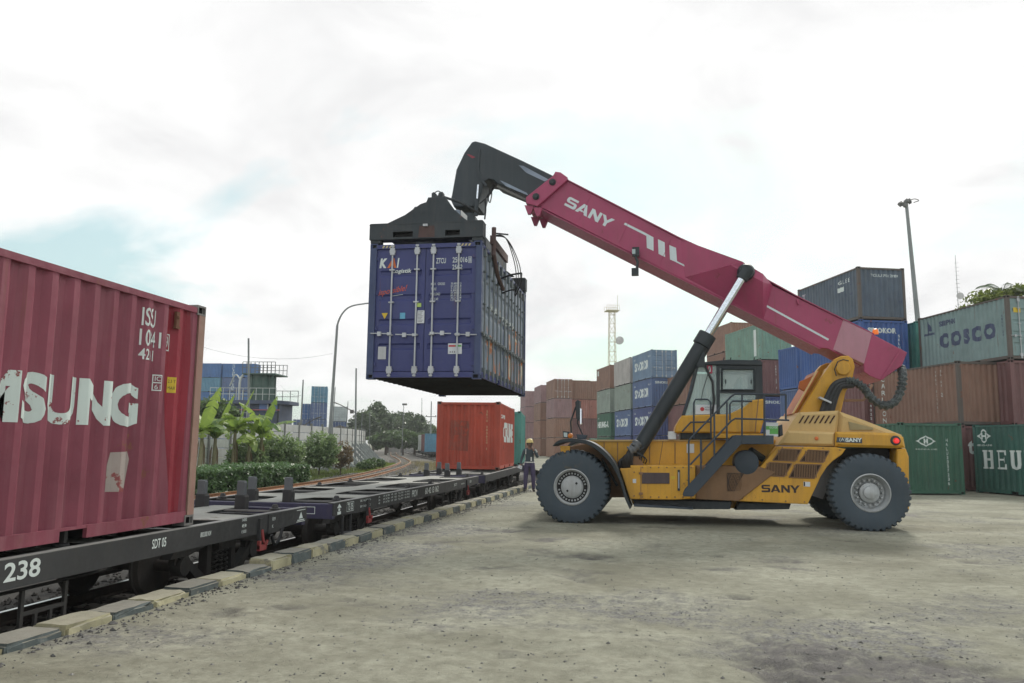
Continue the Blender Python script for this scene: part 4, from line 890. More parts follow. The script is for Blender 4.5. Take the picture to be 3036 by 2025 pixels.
def wagon_meshes():
    d = {}
    for sg, nm in ((1, 'R'), (-1, 'L')):
        mb = MB(); x = sg*1.27
        def P(a): return sg*a
        # fish-bellied channel side sill: deep in the middle
        out = [(-6.0, D), (6.0, D), (6.0, D-0.20), (4.9, D-0.245), (-4.9, D-0.245), (-6.0, D-0.20)]
        mb.prism(out, P(1.25), P(1.27), 'x')
        for z0, z1 in ((D-0.017, D-0.001), ): mb.box(*sorted((P(1.17), P(1.25))), -5.99, 5.99, z0, z1)
        mb.box(*sorted((P(1.18), P(1.249))), -4.9, 4.9, D-0.243, D-0.228)
        d['sill'+nm] = mb.mesh('side_sill', fix=True)
        d['edge'+nm] = MB().box(*sorted((P(1.168), P(1.271))), -6.0, 6.0, D, D+0.008).mesh('sill_edge')
    d['centre'] = MB().box(-0.25, -0.22, -5.95, 5.95, D-0.32, D-0.012).box(0.22, 0.25, -5.95, 5.95, D-0.32, D-0.012).mesh('centre_sill')
    # worn deck plate: spine with cross plates that flare into the side sills
    h = [(-0.30, -5.95), (0.30, -5.95)]
    right = []
    for yc, hw in ((-4.15, 0.34), (-1.5, 0.12), (1.5, 0.12), (4.15, 0.34)):
        right += [(0.255, yc-hw-0.55), (0.36, yc-hw-0.14), (1.16, yc-hw), (1.16, yc+hw), (0.36, yc+hw+0.14), (0.255, yc+hw+0.55)]
    out = [(0.255, -5.95)]+right+[(0.255, 5.95)]
    out = out+[(-a, b) for a, b in out[::-1]]
    d['deck'] = MB().prism(out, D-0.012, D-0.002, 'z').mesh('deck_plate')
    d['cross'] = MB().box(-1.24, 1.24, -0.05, 0.05, D-0.20, D-0.02).mesh('cross_bearer')
    d['strut'] = MB().box(0.255, 1.17, -0.022, 0.022, D-0.03, D-0.005).mesh('outrigger')
    d['headstock'] = MB().prism([(-1.25, D-0.26), (1.25, D-0.26), (1.25, D-0.01), (-1.25, D-0.01)], -0.06, 0.06, 'y', 0.01).mesh('headstock')
    mb = MB().tube([(0, 0, 0), (0, -0.45, 0)], 0.06, 8); mb.box(-0.11, 0.11, -0.72, -0.42, -0.13, 0.13); d['coupler'] = mb.mesh('coupler')
    d['cone'] = MB().lathe([(0.08, 0), (0.08, 0.02), (0.05, 0.03), (0.045, 0.06), (0.03, 0.08)], 12, 'z').mesh('locking_cone', True)
    mb = MB(); mb.prism([(-0.075, 0.20), (0.075, 0.20), (0.075, 0.44), (0.055, 0.475), (-0.075, 0.475)], -0.05, 0.05, 'y', 0.008); d['stake'] = mb.mesh('stake')
    d['stakebase'] = MB().prism([(-0.095, -0.02), (0.11, -0.02), (0.11, 0.20), (0.08, 0.24), (-0.09, 0.24)], -0.075, 0.075, 'y', 0.01).mesh('stake_base')
    # bogie parts
    mb = MB().lathe([(0.10, -0.045), (0.36, -0.03), (0.385, 0.02), (0.405, 0.03), (0.40, 0.06), (0.375, 0.065), (0.34, 0.03), (0.11, 0.05)], 40, 'x'); d['wheel'] = mb.mesh('wheel', True)
    d['axle'] = MB().tube([(-0.86, 0, 0), (0.86, 0, 0)], 0.075, 12).mesh('axle', True)
    sf = [(-1.16, 0.26), (-1.16, 0.56), (-0.78, 0.60), (-0.42, 0.72), (0.42, 0.72), (0.78, 0.60), (1.16, 0.56), (1.16, 0.26), (0.98, 0.26), (0.96, 0.42), (0.74, 0.44), (0.45, 0.17), (0.30, 0.10), (-0.30, 0.10), (-0.45, 0.17), (-0.74, 0.44), (-0.96, 0.42), (-0.98, 0.26)]
    mb = MB()
    # frame as upper beam, lower tension bar and two columns
    mb.prism([(-1.18, 0.50), (-1.10, 0.58), (-0.75, 0.61), (-0.40, 0.72), (0.40, 0.72), (0.75, 0.61), (1.10, 0.58), (1.18, 0.50), (0.80, 0.50), (0.36, 0.58), (-0.36, 0.58), (-0.80, 0.50)], -0.07, 0.07, 'x')
    mb.prism([(-0.95, 0.49), (-0.80, 0.49), (-0.33, 0.17), (0.33, 0.17), (0.80, 0.49), (0.95, 0.49), (0.42, 0.07), (-0.42, 0.07)], -0.06, 0.06, 'x')
    for s_ in (-1, 1): mb.box(-0.06, 0.06, s_*0.30-0.05, s_*0.30+0.05, 0.15, 0.60)
    d['sideframe'] = mb.mesh('side_frame')
    mb = MB().lathe([(0.03, 0.085), (0.115, 0.085), (0.125, 0.03), (0.125, -0.05), (0.03, -0.05)], 16, 'x'); mb.box(-0.05, 0.03, -0.15, 0.15, 0.02, 0.13); d['axlebox'] = mb.mesh('axle_box', True)
    mb = MB()
    for yq in (-0.13, 0.0, 0.13):
        pts = [(math.cos(t)*0.045, yq+math.sin(t)*0.045, 0.17+0.36*t/(2*math.pi*6)) for t in np.linspace(0, 2*math.pi*6, 60)]; mb.tube(pts, 0.014, 5)
    d['spring'] = mb.mesh('spring', True)
    d['bolster'] = MB().box(-1.0, 1.0, -0.2, 0.2, 0.50, D-0.22).mesh('bolster')
    mb = MB(); mb.box(-0.02, 0.02, -0.05, 0.05, -0.14, 0.16)
    d['lever_bracket'] = mb.mesh('lever_bracket')
    mb = MB(); mb.tube([(0.03, 0, 0.05), (0.045, 0.02, -0.10), (0.05, 0.09, -0.17), (0.05, 0.12, -0.10)], 0.02, 6); mb.box(0.015, 0.06, -0.10, 0.09, -0.22, -0.15); mb.box(0.015, 0.055, -0.10, -0.05, -0.20, -0.09); d['lever'] = mb.mesh('brake_lever')
    mb = MB()
    for yq in (-0.26, 0.26): mb.box(-0.015, 0.015, yq-0.018, yq+0.018, -0.42, 0.0)
    for zq in (-0.40, -0.20): mb.box(-0.014, 0.014, -0.243, 0.243, zq-0.016, zq+0.016)
    for yq in (-0.09, 0.09): mb.box(-0.013, 0.013, yq-0.015, yq+0.015, -0.383, -0.217)
    d['cage'] = mb.mesh('step_grid')
    mb = MB()
    for yq in (-0.19, 0.19): mb.box(-0.015, 0.015, yq-0.02, yq+0.02, -0.62, 0.0)
    for zq in (-0.60, -0.31): mb.box(-0.06, 0.06, -0.172, 0.172, zq-0.018, zq+0.018)
    d['step'] = mb.mesh('foot_step')
    d['reservoir'] = MB().lathe([(0.02, -0.5), (0.13, -0.47), (0.16, -0.40), (0.16, 0.40), (0.13, 0.47), (0.02, 0.5)], 18, 'y').mesh('air_reservoir', True)
    mb = MB(); mb.tube([(0, -2.6, 0), (0, 2.6, 0.02)], 0.018, 6); mb.box(-0.04, 0.04, -0.25, 0.25, -0.06, 0.06); d['rod'] = mb.mesh('brake_rod')
    d['board'] = MB().box(-0.012, 0.012, -0.17, 0.17, -0.13, 0.13).mesh('notice_board')
    d['pipe'] = MB().tube(smoothline([(0, 0, 0), (0.02, -0.15, -0.06), (0.03, -0.32, -0.28), (0.0, -0.42, -0.33), (-0.02, -0.50, -0.18)]), 0.025, 7).mesh('brake_hose', True)
    return d
WM = wagon_meshes()
def wagon(label, x, y, yaw, stakes=(1, 1), full=True):
    w = empty('flat_wagon', (x, y, RAIL_Z), yaw, label, 'wagon', 'flat wagons coupled in the train')
    for k in ('R', 'L'):
        s_ = obj('side_sill', WM['sill'+k], wag, w); obj('sill_edge', WM['edge'+k], wedge_m, s_)
    obj('centre_sill', WM['centre'], wag, w); obj('deck_plate', WM['deck'], wdeck, w)
    for yq in (-5.2, -3.0, -2.1, -0.75, 0, 0.75, 2.1, 3.0, 5.2): obj('cross_bearer', WM['cross'], wag, w, (0, yq, -0.02))
    for yq in (-5.35, -2.6, -0.9, 0.9, 2.6, 5.35):
        for sg in (0, math.pi): obj('outrigger', WM['strut'], wedge_m, w, (0, yq, 0), (0, 0, sg))
    for sg, rz in ((-1, 0), (1, math.pi)):
        obj('headstock', WM['headstock'], wnavy, w, (0, sg*5.94, 0)); obj('coupler', WM['coupler'], bogm, w, (0, sg*5.99, D-0.32), (0, 0, rz))
        obj('brake_hose', WM['pipe'], black_m, w, (0.45*(-sg), sg*5.98, D-0.3), (0, 0, rz))
    for sx in (-1, 1):
        for yq in (-5.35, -1.0, 1.0, 5.35): obj('locking_cone', WM['cone'], stk_b, w, (sx*1.06, yq, D+0.004))
        for e, yq in ((stakes[0], -5.7), (stakes[1], 5.7)):
            if e:
                sb = obj('stake', WM['stake'], stk_m, w, (sx*0.33, yq, D-0.02)); obj('stake_base', WM['stakebase'], stk_b, sb); sb.scale = (0.86, 0.86, 0.88)
    for b_ in (-1, 1):
        bg_ = obj('bolster', WM['bolster'], bogm, w, (0, b_*4.15, 0))
        for a_ in (-0.85, 0.85):
            ax = obj('axle', WM['axle'], wheelm, w, (0, b_*4.15+a_, 0.385))
            for sx in (-1, 1):
                obj('wheel', WM['wheel'], wheelm, ax, (sx*0.52, 0, 0), (0, 0, 0 if sx < 0 else math.pi)); obj('axle_box', WM['axlebox'], bogm, ax, (sx*0.86, 0, 0), (0, 0, 0 if sx > 0 else math.pi))
        for sx in (-1, 1):
            sf = obj('side_frame', WM['sideframe'], bogm, w, (sx*0.87, b_*4.15, 0.0)); obj('spring', WM['spring'], bogm, sf, (sx*0.02, 0, 0))
    obj('brake_rod', WM['rod'], bogm, w, (0.45, 0, 0.42)); obj('air_reservoir', WM['reservoir'], bogm, w, (-0.55, 1.0, 0.45))
    return w
tr = tw
w1y = 5.82
w1 = wagon('nearest black flat wagon carrying the faded crimson container', -6.57, w1y, 0.0, (0, 1))
w2y, w2yaw = 18.65, R(0.9)
w2 = wagon('empty black flat wagon with stencilled numbers between two loaded wagons', float(main_x(18.65))+0.02, w2y, w2yaw)
w3y = 31.6
w3 = wagon('third flat wagon, carrying the orange-red container', float(main_x(31.6))+0.06, w3y, R(3.6))
w4 = wagon('fourth flat wagon, behind the worker, carrying the blue-green container', float(main_x(44.6)), 44.6, head(main_x, 44.6), (1, 0))
def wl(w, s, y, z, h, wd=None, mat=None, **k): return letter('lettering', s, mat or tw, w, lambda u, v: (1.2735, u, v), y, z, wd, h, **k)
def stencil(w, y0): return lambda Y: Y-y0
a = lambda Y: Y-w1y
wl(w1, '60 42 12 238', a(4.90), 0.715, 0.16, 1.44, bold=0.02); wl(w1, 'SDT 05', a(7.93), 0.745, 0.10, 0.25, bold=0.012); wl(w1, '800.000 KM', a(8.86), 0.765, 0.058, 0.23, bold=0.008)
for i, t_ in enumerate(('1400', '8', '1500')): wl(w1, t_, a(9.83), 0.86-i*0.075, 0.04, 0.12)
bd = obj('notice_board', WM['board'], wag, w1, (1.275, a(10.72), 0.76))
for t_, y_, z_ in (('REM', 10.65, 0.80), ('K', 10.65, 0.70)): letter('lettering', t_, tw, bd, lambda u, v: (0.0135, u, v), y_-10.72, z_-0.76, 0.09 if len(t_) > 1 else 0.04, 0.045)
polys('emblem', [[(a(11.46)+q[0], 0.70+q[1]) for q in pl] for pl in ([(0, 0), (0.30, 0), (0.30, 0.01), (0, 0.01)], [(0, 0.17), (0.30, 0.17), (0.30, 0.18), (0, 0.18)], [(0.08, 0.05), (0.15, 0.15), (0.22, 0.05)], [(0.03, 0.02), (0.27, 0.02), (0.27, 0.035), (0.03, 0.035)])], tw, w1, lambda u, v: (1.2735, u, v))
for w_, yq in ((w1, a(10.32)), (w2, 14.30-w2y), (w2, 22.9-w2y)):
    lb = obj('lever_bracket', WM['lever_bracket'], wag, w_, (1.285, yq, 0.70)); obj('brake_lever', WM['lever'], redm, w_, (1.28, yq, 0.66))
obj('step_grid', WM['cage'], bogm, w1, (1.20, a(6.50), 0.60)); obj('foot_step', WM['step'], wag, w2, (1.24, 13.35-w2y, 0.66)); obj('foot_step', WM['step'], wag, w1, (1.24, a(0.6), 0.66)); obj('step_grid', WM['cage'], bogm, w2, (1.20, 20.6-w2y, 0.60))
a2 = lambda Y: Y-w2y
wl(w2, 'TS 05', a2(13.29), 0.735, 0.12, 0.26, bold=0.01); polys('stencil_box', frame_poly(a2(13.25), 0.715, a2(13.59), 0.875, 0.008), tw, w2, lambda u, v: (1.2735, u, v))
polys('emblem', [[(a2(12.80)+q[0], 0.70+q[1]) for q in pl] for pl in ([(0, 0.11), (0.20, 0.11), (0.10, 0.18)], [(0.02, 0), (0.18, 0), (0.18, 0.05), (0.02, 0.05)], [(0.06, 0.06), (0.14, 0.06), (0.14, 0.10), (0.06, 0.10)])], tw, w2, lambda u, v: (1.2735, u, v))
wl(w2, 'BK 14,200 KG', a2(13.93), 0.83, 0.045, 0.55); wl(w2, 'BM 14,500 KG', a2(13.93), 0.73, 0.045, 0.55)
for i in range(3):
    wl(w2, ('JK', 'GB', '40')[i], a2(14.95), 0.84-i*0.058, 0.036, 0.09)
    for j, t_ in enumerate(('BY 24.700', 'VR  100', 'TGL 0921', 'PA 0925')): wl(w2, t_, a2(15.25+j*0.48), 0.845-i*0.06, 0.036, 0.38)
wl(w2, 'PPCW', a2(17.25), 0.715, 0.15, 0.45, bold=0.012); wl(w2, '60 42 13 162', a2(18.35), 0.715, 0.145, 1.25, bold=0.012)
wl(w2, 'SDT', a2(21.3), 0.76, 0.07, 0.35); wl(w2, '600 KN', a2(22.2), 0.76, 0.04, 0.4); wl(w2, '1500', a2(23.3), 0.76, 0.07, 0.25)
polys('stencil_box', frame_poly(-0.95, 0.72, -0.75, 0.84, 0.01), tw, w2, lambda u, v: (-u+0.0, -6.003, v))
# ------------------------------------------------------------------ the reach stacker
YC, XR = 18.87, 1.35
yel = paint('machine_yellow', (0.60, 0.315, 0.028), 0.45, 0.14, 0.55, runs=0.5, dent=0.12, dirt= (0.26, 0.14, 0.05), rust=0.2, rustc=(0.24, 0.12, 0.045), spec=0.45)
yel2 = paint('machine_yellow_dusty_lit', (0.54, 0.37, 0.15), 0.55, 0.12, 0.35, (0.34, 0.24, 0.13), spec=0.45)  # dust, plus the sunlit cream of the hood put into the colour
yel_in = paint('machine_orange_inside', (0.42, 0.12, 0.03), 0.6, 0.2, 0.3)
yel_dirty_shade = paint('machine_yellow_grimy_shade', (0.235, 0.135, 0.07), 0.65, 0.2, 0.4, (0.14, 0.09, 0.06))  # grime on fittings; on side_box_front it is painted shade
boomr = paint('boom_red', (0.35, 0.054, 0.125), 0.42, 0.14, 0.4, runs=0.5, dent=0.12, dirt= (0.24, 0.07, 0.10), rust=0.15, rustc=(0.22, 0.05, 0.07), spec=0.45)
boomb = paint('boom_black', (0.036, 0.047, 0.056), 0.5, 0.18, 0.3, (0.10, 0.10, 0.10), spec=0.4)
grease = paint('boom_scuff', (0.22, 0.26, 0.32), 0.45, 0.3, 0.4, (0.06, 0.07, 0.09), metal=0.3)
blk = paint('machine_black', (0.024, 0.032, 0.038), 0.5, 0.2, 0.25, (0.07, 0.075, 0.075)); navy = paint('machine_navy_grey', (0.038, 0.052, 0.070), 0.5, 0.2, 0.25, (0.08, 0.09, 0.10))
rubber = paint('tyre_rubber', (0.056, 0.074, 0.092), 0.8, 0.2, 0.3, (0.10, 0.105, 0.10), rust=0.3, rustc=(0.10, 0.10, 0.09), spec=0.3); rubber_d = plain('hose_rubber', (0.022, 0.024, 0.027), 0.6)
rimm = paint('rim_grey', (0.40, 0.42, 0.43), 0.5, 0.2, 0.5, (0.2, 0.18, 0.15), metal=0.3); chrome = plain('piston_chrome', (0.72, 0.78, 0.84), 0.12, 1.0)
S_ROOT = empty('reach_stacker', (XR, YC, 0), 0, 'large yellow reach stacker with raised red boom and black gooseneck', 'reach stacker')
def S(px, py, dy): p = at(px, py, YC+dy); return (float(p[0])-XR, float(p[2]))
def S3(px, py, dy): p = at(px, py, YC+dy); return (float(p[0])-XR, dy, float(p[2]))
def slab(name, pts, dy0, dy1, mat, parent=None, bev=0.012, ref=None):
    """a solid whose outline is measured on the plane dy0 (or ref) and which runs back to dy1"""
    o = [S(a, b, dy0 if ref is None else ref) for a, b in pts]
    return obj(name, MB().prism(o, dy0, dy1, 'y', bev), mat, parent or S_ROOT)
def tubes(name, pts, r, mat, parent=None, n=8, sm=True): return obj(name, MB().tube(pts, r, n), mat, parent or S_ROOT, smooth=sm)
def onplane(dy): return lambda u, v: (u, dy, v)

# --- wheels
def tyre_mesh(rad, width, lugs, seed):
    hw = width/2; prof = [(0.47, -hw*0.80), (0.50, -hw*0.93), (0.60, -hw*1.0), (0.78, -hw*0.985), (0.90, -hw*0.93)]
    n = lugs*8; vs_ = []; rings = []
    rows = [(a*rad, b, 0.0) for a, b in prof]+[(0.955*rad, -hw*0.86, 1.0), (0.992*rad, -hw*0.70, 1.0), (1.0*rad, -hw*0.45, 0.9), (1.0*rad, 0, 0.25), (1.0*rad, hw*0.45, 0.9), (0.992*rad, hw*0.70, 1.0), (0.955*rad, hw*0.86, 1.0)]+[(a*rad, -b, 0.0) for a, b in prof[::-1]]
    for i, (r_, t, lug) in enumerate(rows):
        for k in range(n):
            ph = (k % 8)/8; sk = (0.10 if t < 0 else -0.10)
            cut = 1.0 if (k % 8) in (5, 6, 7) else 0.0
            a = 2*math.pi*k/n; rr = r_-cut*lug*0.034*rad/0.78
            vs_.append((rr*math.cos(a), t, rr*math.sin(a)))
    fs = []
    for i in range(len(rows)-1):
        for k in range(n): fs.append((i*n+k, (i+1)*n+k, (i+1)*n+(k+1) % n, i*n+(k+1) % n))
    def press(p):                       # the tyre sits flat on the ground and bulges above it
        x, y, z = p
        if z < -0.5*rad: y *= 1+0.10*min(1, (-z/rad-0.5)/0.4)
        return (x, y, max(z, -0.968*rad))
    mb = MB().add([press(p) for p in vs_], fs); me = mb.mesh('tyre', fix=True)
    me.polygons.foreach_set('use_smooth', [True]*len(me.polygons)); me.set_sharp_from_angle(angle=R(28)); return me
TR = 0.785; tyF = tyre_mesh(TR, 0.50, 38, 1)
rimF = MB().lathe([(0.375, -0.185), (0.385, -0.235), (0.365, -0.245), (0.355, -0.20), (0.335, -0.19), (0.325, -0.15), (0.325, -0.12), (0.24, -0.115), (0.235, -0.16), (0.20, -0.185), (0.19, -0.19), (0.05, -0.192), (0.0005, -0.192)], 48, 'y', cap=False).mesh('rim', True)
rimR = MB().lathe([(0.375, -0.185), (0.385, -0.235), (0.365, -0.245), (0.355, -0.20), (0.335, -0.17), (0.30, -0.06), (0.20, -0.04), (0.195, -0.14), (0.17, -0.155), (0.13, -0.16), (0.125, -0.20), (0.10, -0.215), (0.0005, -0.218)], 48, 'y', cap=False).mesh('rim', True)
bolt = MB().prism([(-0.02, -0.017), (0.02, -0.017), (0.02, 0.017), (-0.02, 0.017)], -0.045, 0.0, 'y', 0.005).lathe([(0.009, -0.055), (0.009, -0.045)], 8).mesh('wheel_bolt')
boltR = MB().lathe([(0.02, -0.10), (0.024, -0.09), (0.024, -0.03), (0.034, -0.03), (0.034, 0.0)], 6, 'y').mesh('wheel_bolt')
backw = MB().lathe([(0.36, 0.10), (0.36, 0.13)], 24, 'y').mesh('rim_back')
def wheel(x, dy, z, front, detail=True):
    w_ = obj('wheel', tyF, rubber, S_ROOT, (x, dy, z))
    w_['label'] = 'big ribbed tyre on a grey steel rim'
    obj('rim_back', backw, dark_in, w_)
    if detail:
        r_ = obj('rim', rimF if front else rimR, rimm, w_)
        if front: obj('rim_band', MB().lathe([(0.33, -0.124), (0.237, -0.122)], 40, 'y', cap=False), black_m, w_)
        if front:
            for k in range(28):
                if k % 14 in (0,): continue
                a = 2*math.pi*k/28; obj('wheel_bolt', bolt, rimm, w_, (0.283*math.cos(a), -0.117, 0.283*math.sin(a)), (0, -a, 0))
            for a in (0.7, 3.84): obj('plug', MB().lathe([(0.03, -0.012), (0.03, 0)], 4).mesh('plug'), black_m, w_, (0.125*math.cos(a), -0.189, 0.125*math.sin(a)))
        else:
            for k in range(16):
                a = 2*math.pi*k/16; obj('wheel_bolt', boltR, rimm, w_, (0.25*math.cos(a), -0.05, 0.25*math.sin(a)))
    return w_
hf = S(1695.5, 1446, -1.87+0.05); hr = S(2580.6, 1466, -1.66+0.05)
fx, rx = hf[0], hr[0]
wheel(fx, -1.62, TR*0.968-0.008, True); wheel(fx, -1.06, TR*0.968-0.008, True, False)
for dy in (1.06, 1.62): wheel(fx, dy, TR*0.968-0.008, True, False)
wheel(rx, -1.42, TR*0.968-0.008, False); wheel(rx, 1.30, TR*0.968-0.008, False, False)
obj('front_axle', MB().tube([(fx, -1.2, TR), (fx, 1.2, TR)], 0.22, 16).box(fx-0.3, fx+0.3, -0.5, 0.5, 0.5, 1.1), blk, S_ROOT, smooth=True)
obj('rear_axle', MB().tube([(rx, -1.1, TR), (rx, 1.0, TR)], 0.16, 16).box(rx-0.2, rx+0.2, -0.7, 0.7, 0.5, 1.0), blk, S_ROOT)

# --- chassis
slab('main_frame', [(1748, 1306), (2300, 1304), (2300, 1320), (2300, 1500), (2190, 1508), (1876, 1496), (1838, 1392), (1800, 1350)], -0.92, 0.92, yel, bev=0.02)
slab('front_frame', [(1640, 1360), (1690, 1325), (1760, 1310), (1860, 1310), (1870, 1420), (1850, 1475), (1640, 1475)], -0.78, 0.78, yel_dirty_shade)
slab('side_box', [(1838, 1390), (1869, 1388), (1869, 1380.5), (2062, 1381), (2062, 1478), (2000, 1482), (1868, 1480)], -1.72, -0.93, yel, bev=0.015)
sbx = slab('side_box_front', [(2064, 1381), (2130, 1381), (2250, 1383), (2300, 1400), (2190, 1486), (2064, 1480)], -1.60, -0.93, yel_dirty_shade, bev=0.01)  # shade below the platform put into the brown colour
slab('skirt', [(1876, 1482), (2170, 1487), (2165, 1510), (2050, 1510), (1885, 1500)], -1.50, 1.3, blk, bev=0.01)
slab('belly_tank', [(2190, 1490), (2345, 1494), (2340, 1510), (2180, 1512)], -1.30, 0.8, blk, bev=0.01)
slab('running_board', [(1878, 1494), (2055, 1505), (2055, 1511), (1880, 1502)], -1.72, -1.45, navy, bev=0.004)
slab('dark_panel', [(1903, 1401), (1985, 1402), (1985, 1434), (1903, 1434)], -1.738, -1.722, paint('panel_dark', (0.075, 0.055, 0.06), 0.6), bev=0.004)
slab('level_gauge', [(2009, 1393), (2016, 1393), (2016, 1455), (2009, 1455)], -1.745, -1.722, blk, bev=0.004)
slab('level_glass', [(2011, 1400), (2014, 1400), (2014, 1448), (2011, 1448)], -1.750, -1.746, steel, bev=0.0)
slab('door_seam', [(1899, 1384), (1901, 1384), (1901, 1480), (1899, 1480)], -1.724, -1.7195, yel_dirty_shade, bev=0)
for a, b in ((1965, 1306),): slab('frame_seam', [(a, b), (a-12, 1380), (a-10, 1380), (a+2, b)], -0.924, -0.9195, yel_dirty_shade, bev=0)
slab('frame_notice', [(2036, 1316), (2058, 1316), (2058, 1343), (2036, 1343)], -0.936, -0.922, tpaper, bev=0)
bolt_m = MB().lathe([(0.0005, -0.014), (0.014, -0.012), (0.017, 0.0)], 6, 'y').mesh('bolt')
for px, py in [(1905+k*24, 1386) for k in range(7)]+[(1905+k*24, 1474) for k in range(7)]+[(2068, 1390), (2068, 1472), (1880, 1400), (1880, 1470)]: obj('bolt', bolt_m, yel_dirty_shade, S_ROOT, S3(px, py, -1.7215))
for py in (1400, 1460): slab('door_hinge', [(1894, py), (1906, py), (1906, py+7), (1894, py+7)], -1.742, -1.722, yel_dirty_shade, bev=0.003)
slab('door_latch', [(2050, 1425), (2056, 1425), (2056, 1440), (2050, 1440)], -1.745, -1.722, blk, bev=0.003)
slab('safety_label', [(1990, 1412), (2001, 1412), (2001, 1420), (1990, 1420)], -1.727, -1.7225, tyellow, bev=0); slab('safety_label', [(1876, 1420), (1886, 1420), (1886, 1432), (1876, 1432)], -1.727, -1.7225, tpaper, bev=0)
for px in (1790, 1830, 1925, 2000, 2080): slab('frame_rib', [(px, 1312), (px+2.5, 1312), (px+2.5, 1374), (px, 1374)], -0.932, -0.9205, yel_dirty_shade, bev=0)
slab('frame_lip', [(1752, 1304), (2108, 1303), (2108, 1308), (1752, 1309)], -0.96, -0.905, yel2, bev=0.003)
# --- front fender
arc = [(1638, 1322), (1652, 1308), (1675, 1301), (1712, 1301), (1752, 1310), (1790, 1335), (1822, 1372), (1843, 1420), (1858, 1470), (1872, 1505)]
inn = [(1867, 1510), (1851, 1474), (1836, 1424), (1813, 1380), (1782, 1345), (1747, 1321), (1711, 1312), (1676, 1311), (1655, 1317), (1640, 1323)]
for sg, nm in ((-1, 'near'), (1, 'far')):
    pts = [S(a, b, -1.95) for a, b in smoothline([(p[0], p[1], 0) for p in arc], 4) for a, b in [(a, b)]] if False else [S(p.x, p.y, -1.95) for p in smoothline([(q[0], q[1], 0) for q in arc], 4)]+[S(p.x, p.y, -1.95) for p in smoothline([(q[0], q[1], 0) for q in inn], 4)]
    y0, y1 = sorted((sg*1.95, sg*1.02)); fd = obj('fender', MB().prism(pts, y0, y1, 'y', 0.01), blk, S_ROOT)
slab('fender_bracket', [(1660, 1322), (1690, 1322), (1688, 1345), (1664, 1345)], -1.80, -1.70, yel, bev=0.005)
tubes('fender_stay', [S3(1785, 1360, -1.4), S3(1830, 1440, -1.2)], 0.03, blk)
# lamps and mirror on the fender
lp = slab('headlamp', [(1668, 1278), (1687, 1280), (1687, 1299), (1670, 1298)], -1.85, -1.62, blk, bev=0.01)
slab('lamp_glass', [(1671, 1282), (1682, 1283), (1682, 1296), (1672, 1295)], -1.856, -1.851, glass('lamp_glass', (0.5, 0.6, 0.6), 0.2), lp, bev=0)
obj('turn_signal', MB().lathe([(0.0, -0.06), (0.05, -0.05), (0.06, 0.0), (0.06, 0.05)], 14, 'y', S3(1691, 1292, -1.80)), plain('amber', (0.55, 0.17, 0.02), 0.3), S_ROOT, smooth=True)
slab('lamp_box', [(1708, 1287), (1742, 1290), (1735, 1303), (1712, 1301)], -1.80, -1.55, navy, bev=0.01)
mr = tubes('mirror_arm', [S3(1694, 1290, -1.75), S3(1692, 1250, -1.75), S3(1704, 1215, -1.75), S3(1712, 1195, -1.75)], 0.018, blk); tubes('mirror_stay', [S3(1728, 1290, -1.72), S3(1712, 1255, -1.72), S3(1713, 1235, -1.72)], 0.014, blk, mr)
mm = slab('mirror', [(1705, 1192), (1712, 1185), (1718, 1188), (1719, 1240), (1716, 1248), (1708, 1240)], -1.95, -1.62, blk, bev=0.015)
slab('mirror_glass', [(1720, 1210), (1724, 1214), (1724, 1254), (1720, 1258)], -1.92, -1.65, chrome, mm, bev=0.0)

# --- engine hood and rear body
hood = slab('engine_hood', [(2310, 1318), (2330, 1285), (2352, 1247), (2372, 1222), (2488, 1217), (2488, 1240), (2478, 1322)], -1.32, 1.32, yel2, bev=0.06)
slab('hood_shoulder', [(2306, 1320), (2336, 1276), (2478, 1281), (2474, 1323)], -1.52, 1.52, yel2, bev=0.05)
rear = slab('counterweight', [(2482, 1285), (2490, 1219), (2560, 1244), (2676, 1289), (2684, 1316), (2690, 1352), (2694, 1440), (2694, 1520), (2672, 1440), (2660, 1330), (2478, 1324)], -1.30, 1.30, yel2, bev=0.08)
slab('rear_shoulder', [(2478, 1280), (2560, 1281), (2655, 1284), (2680, 1296), (2686, 1327), (2660, 1329), (2477, 1324)], -1.56, 1.56, yel, bev=0.05)
slab('rear_pillar', [(2660, 1332), (2686, 1330), (2695, 1354), (2696, 1512), (2690, 1512), (2676, 1432), (2658, 1384)], -1.54, -1.0, yel, bev=0.02)
slab('wheel_arch', [(2500, 1328), (2660, 1330), (2660, 1420), (2640, 1480), (2480, 1490), (2440, 1480)], -0.9, 0.9, black_m)
slab('recess_panel', [(2516, 1250), (2588, 1268), (2590, 1275), (2520, 1275)], -1.325, -1.302, paint('recess_olive', (0.30, 0.25, 0.13), 0.6), rear, bev=0.004)
for k in range(7):
    x0 = 2367+k*15.2; slab('hood_louvre', [(x0, 1255), (x0+14, 1232), (x0+19, 1232), (x0+5, 1255)], -1.330, -1.30, plain('louvre_dark', (0.05, 0.02, 0.012), 0.8), hood, bev=0)
obj('side_marker', MB().lathe([(0.0005, -0.02), (0.03, -0.012), (0.04, 0.0)], 12, 'y', S3(2421, 1300, -1.53)), torange, S_ROOT)
obj('tail_lamp', MB().lathe([(0.0005, -0.045), (0.045, -0.035), (0.06, 0.0)], 16, 'y', S3(2658, 1307, -1.565)), plain('tail_lamp_red', (0.55, 0.015, 0.02), 0.25, emit=(1, 0.05, 0.05, 0.6)), S_ROOT, smooth=True)
obj('tail_lamp_bezel', MB().lathe([(0.06, -0.02), (0.09, -0.012), (0.10, 0.0)], 16, 'y', S3(2655, 1306, -1.563), cap=False), blk, S_ROOT)
badge = slab('name_plate', [(2482, 1296), (2556, 1300), (2556, 1314), (2480, 1311)], -1.572, -1.562, navy, bev=0.002)
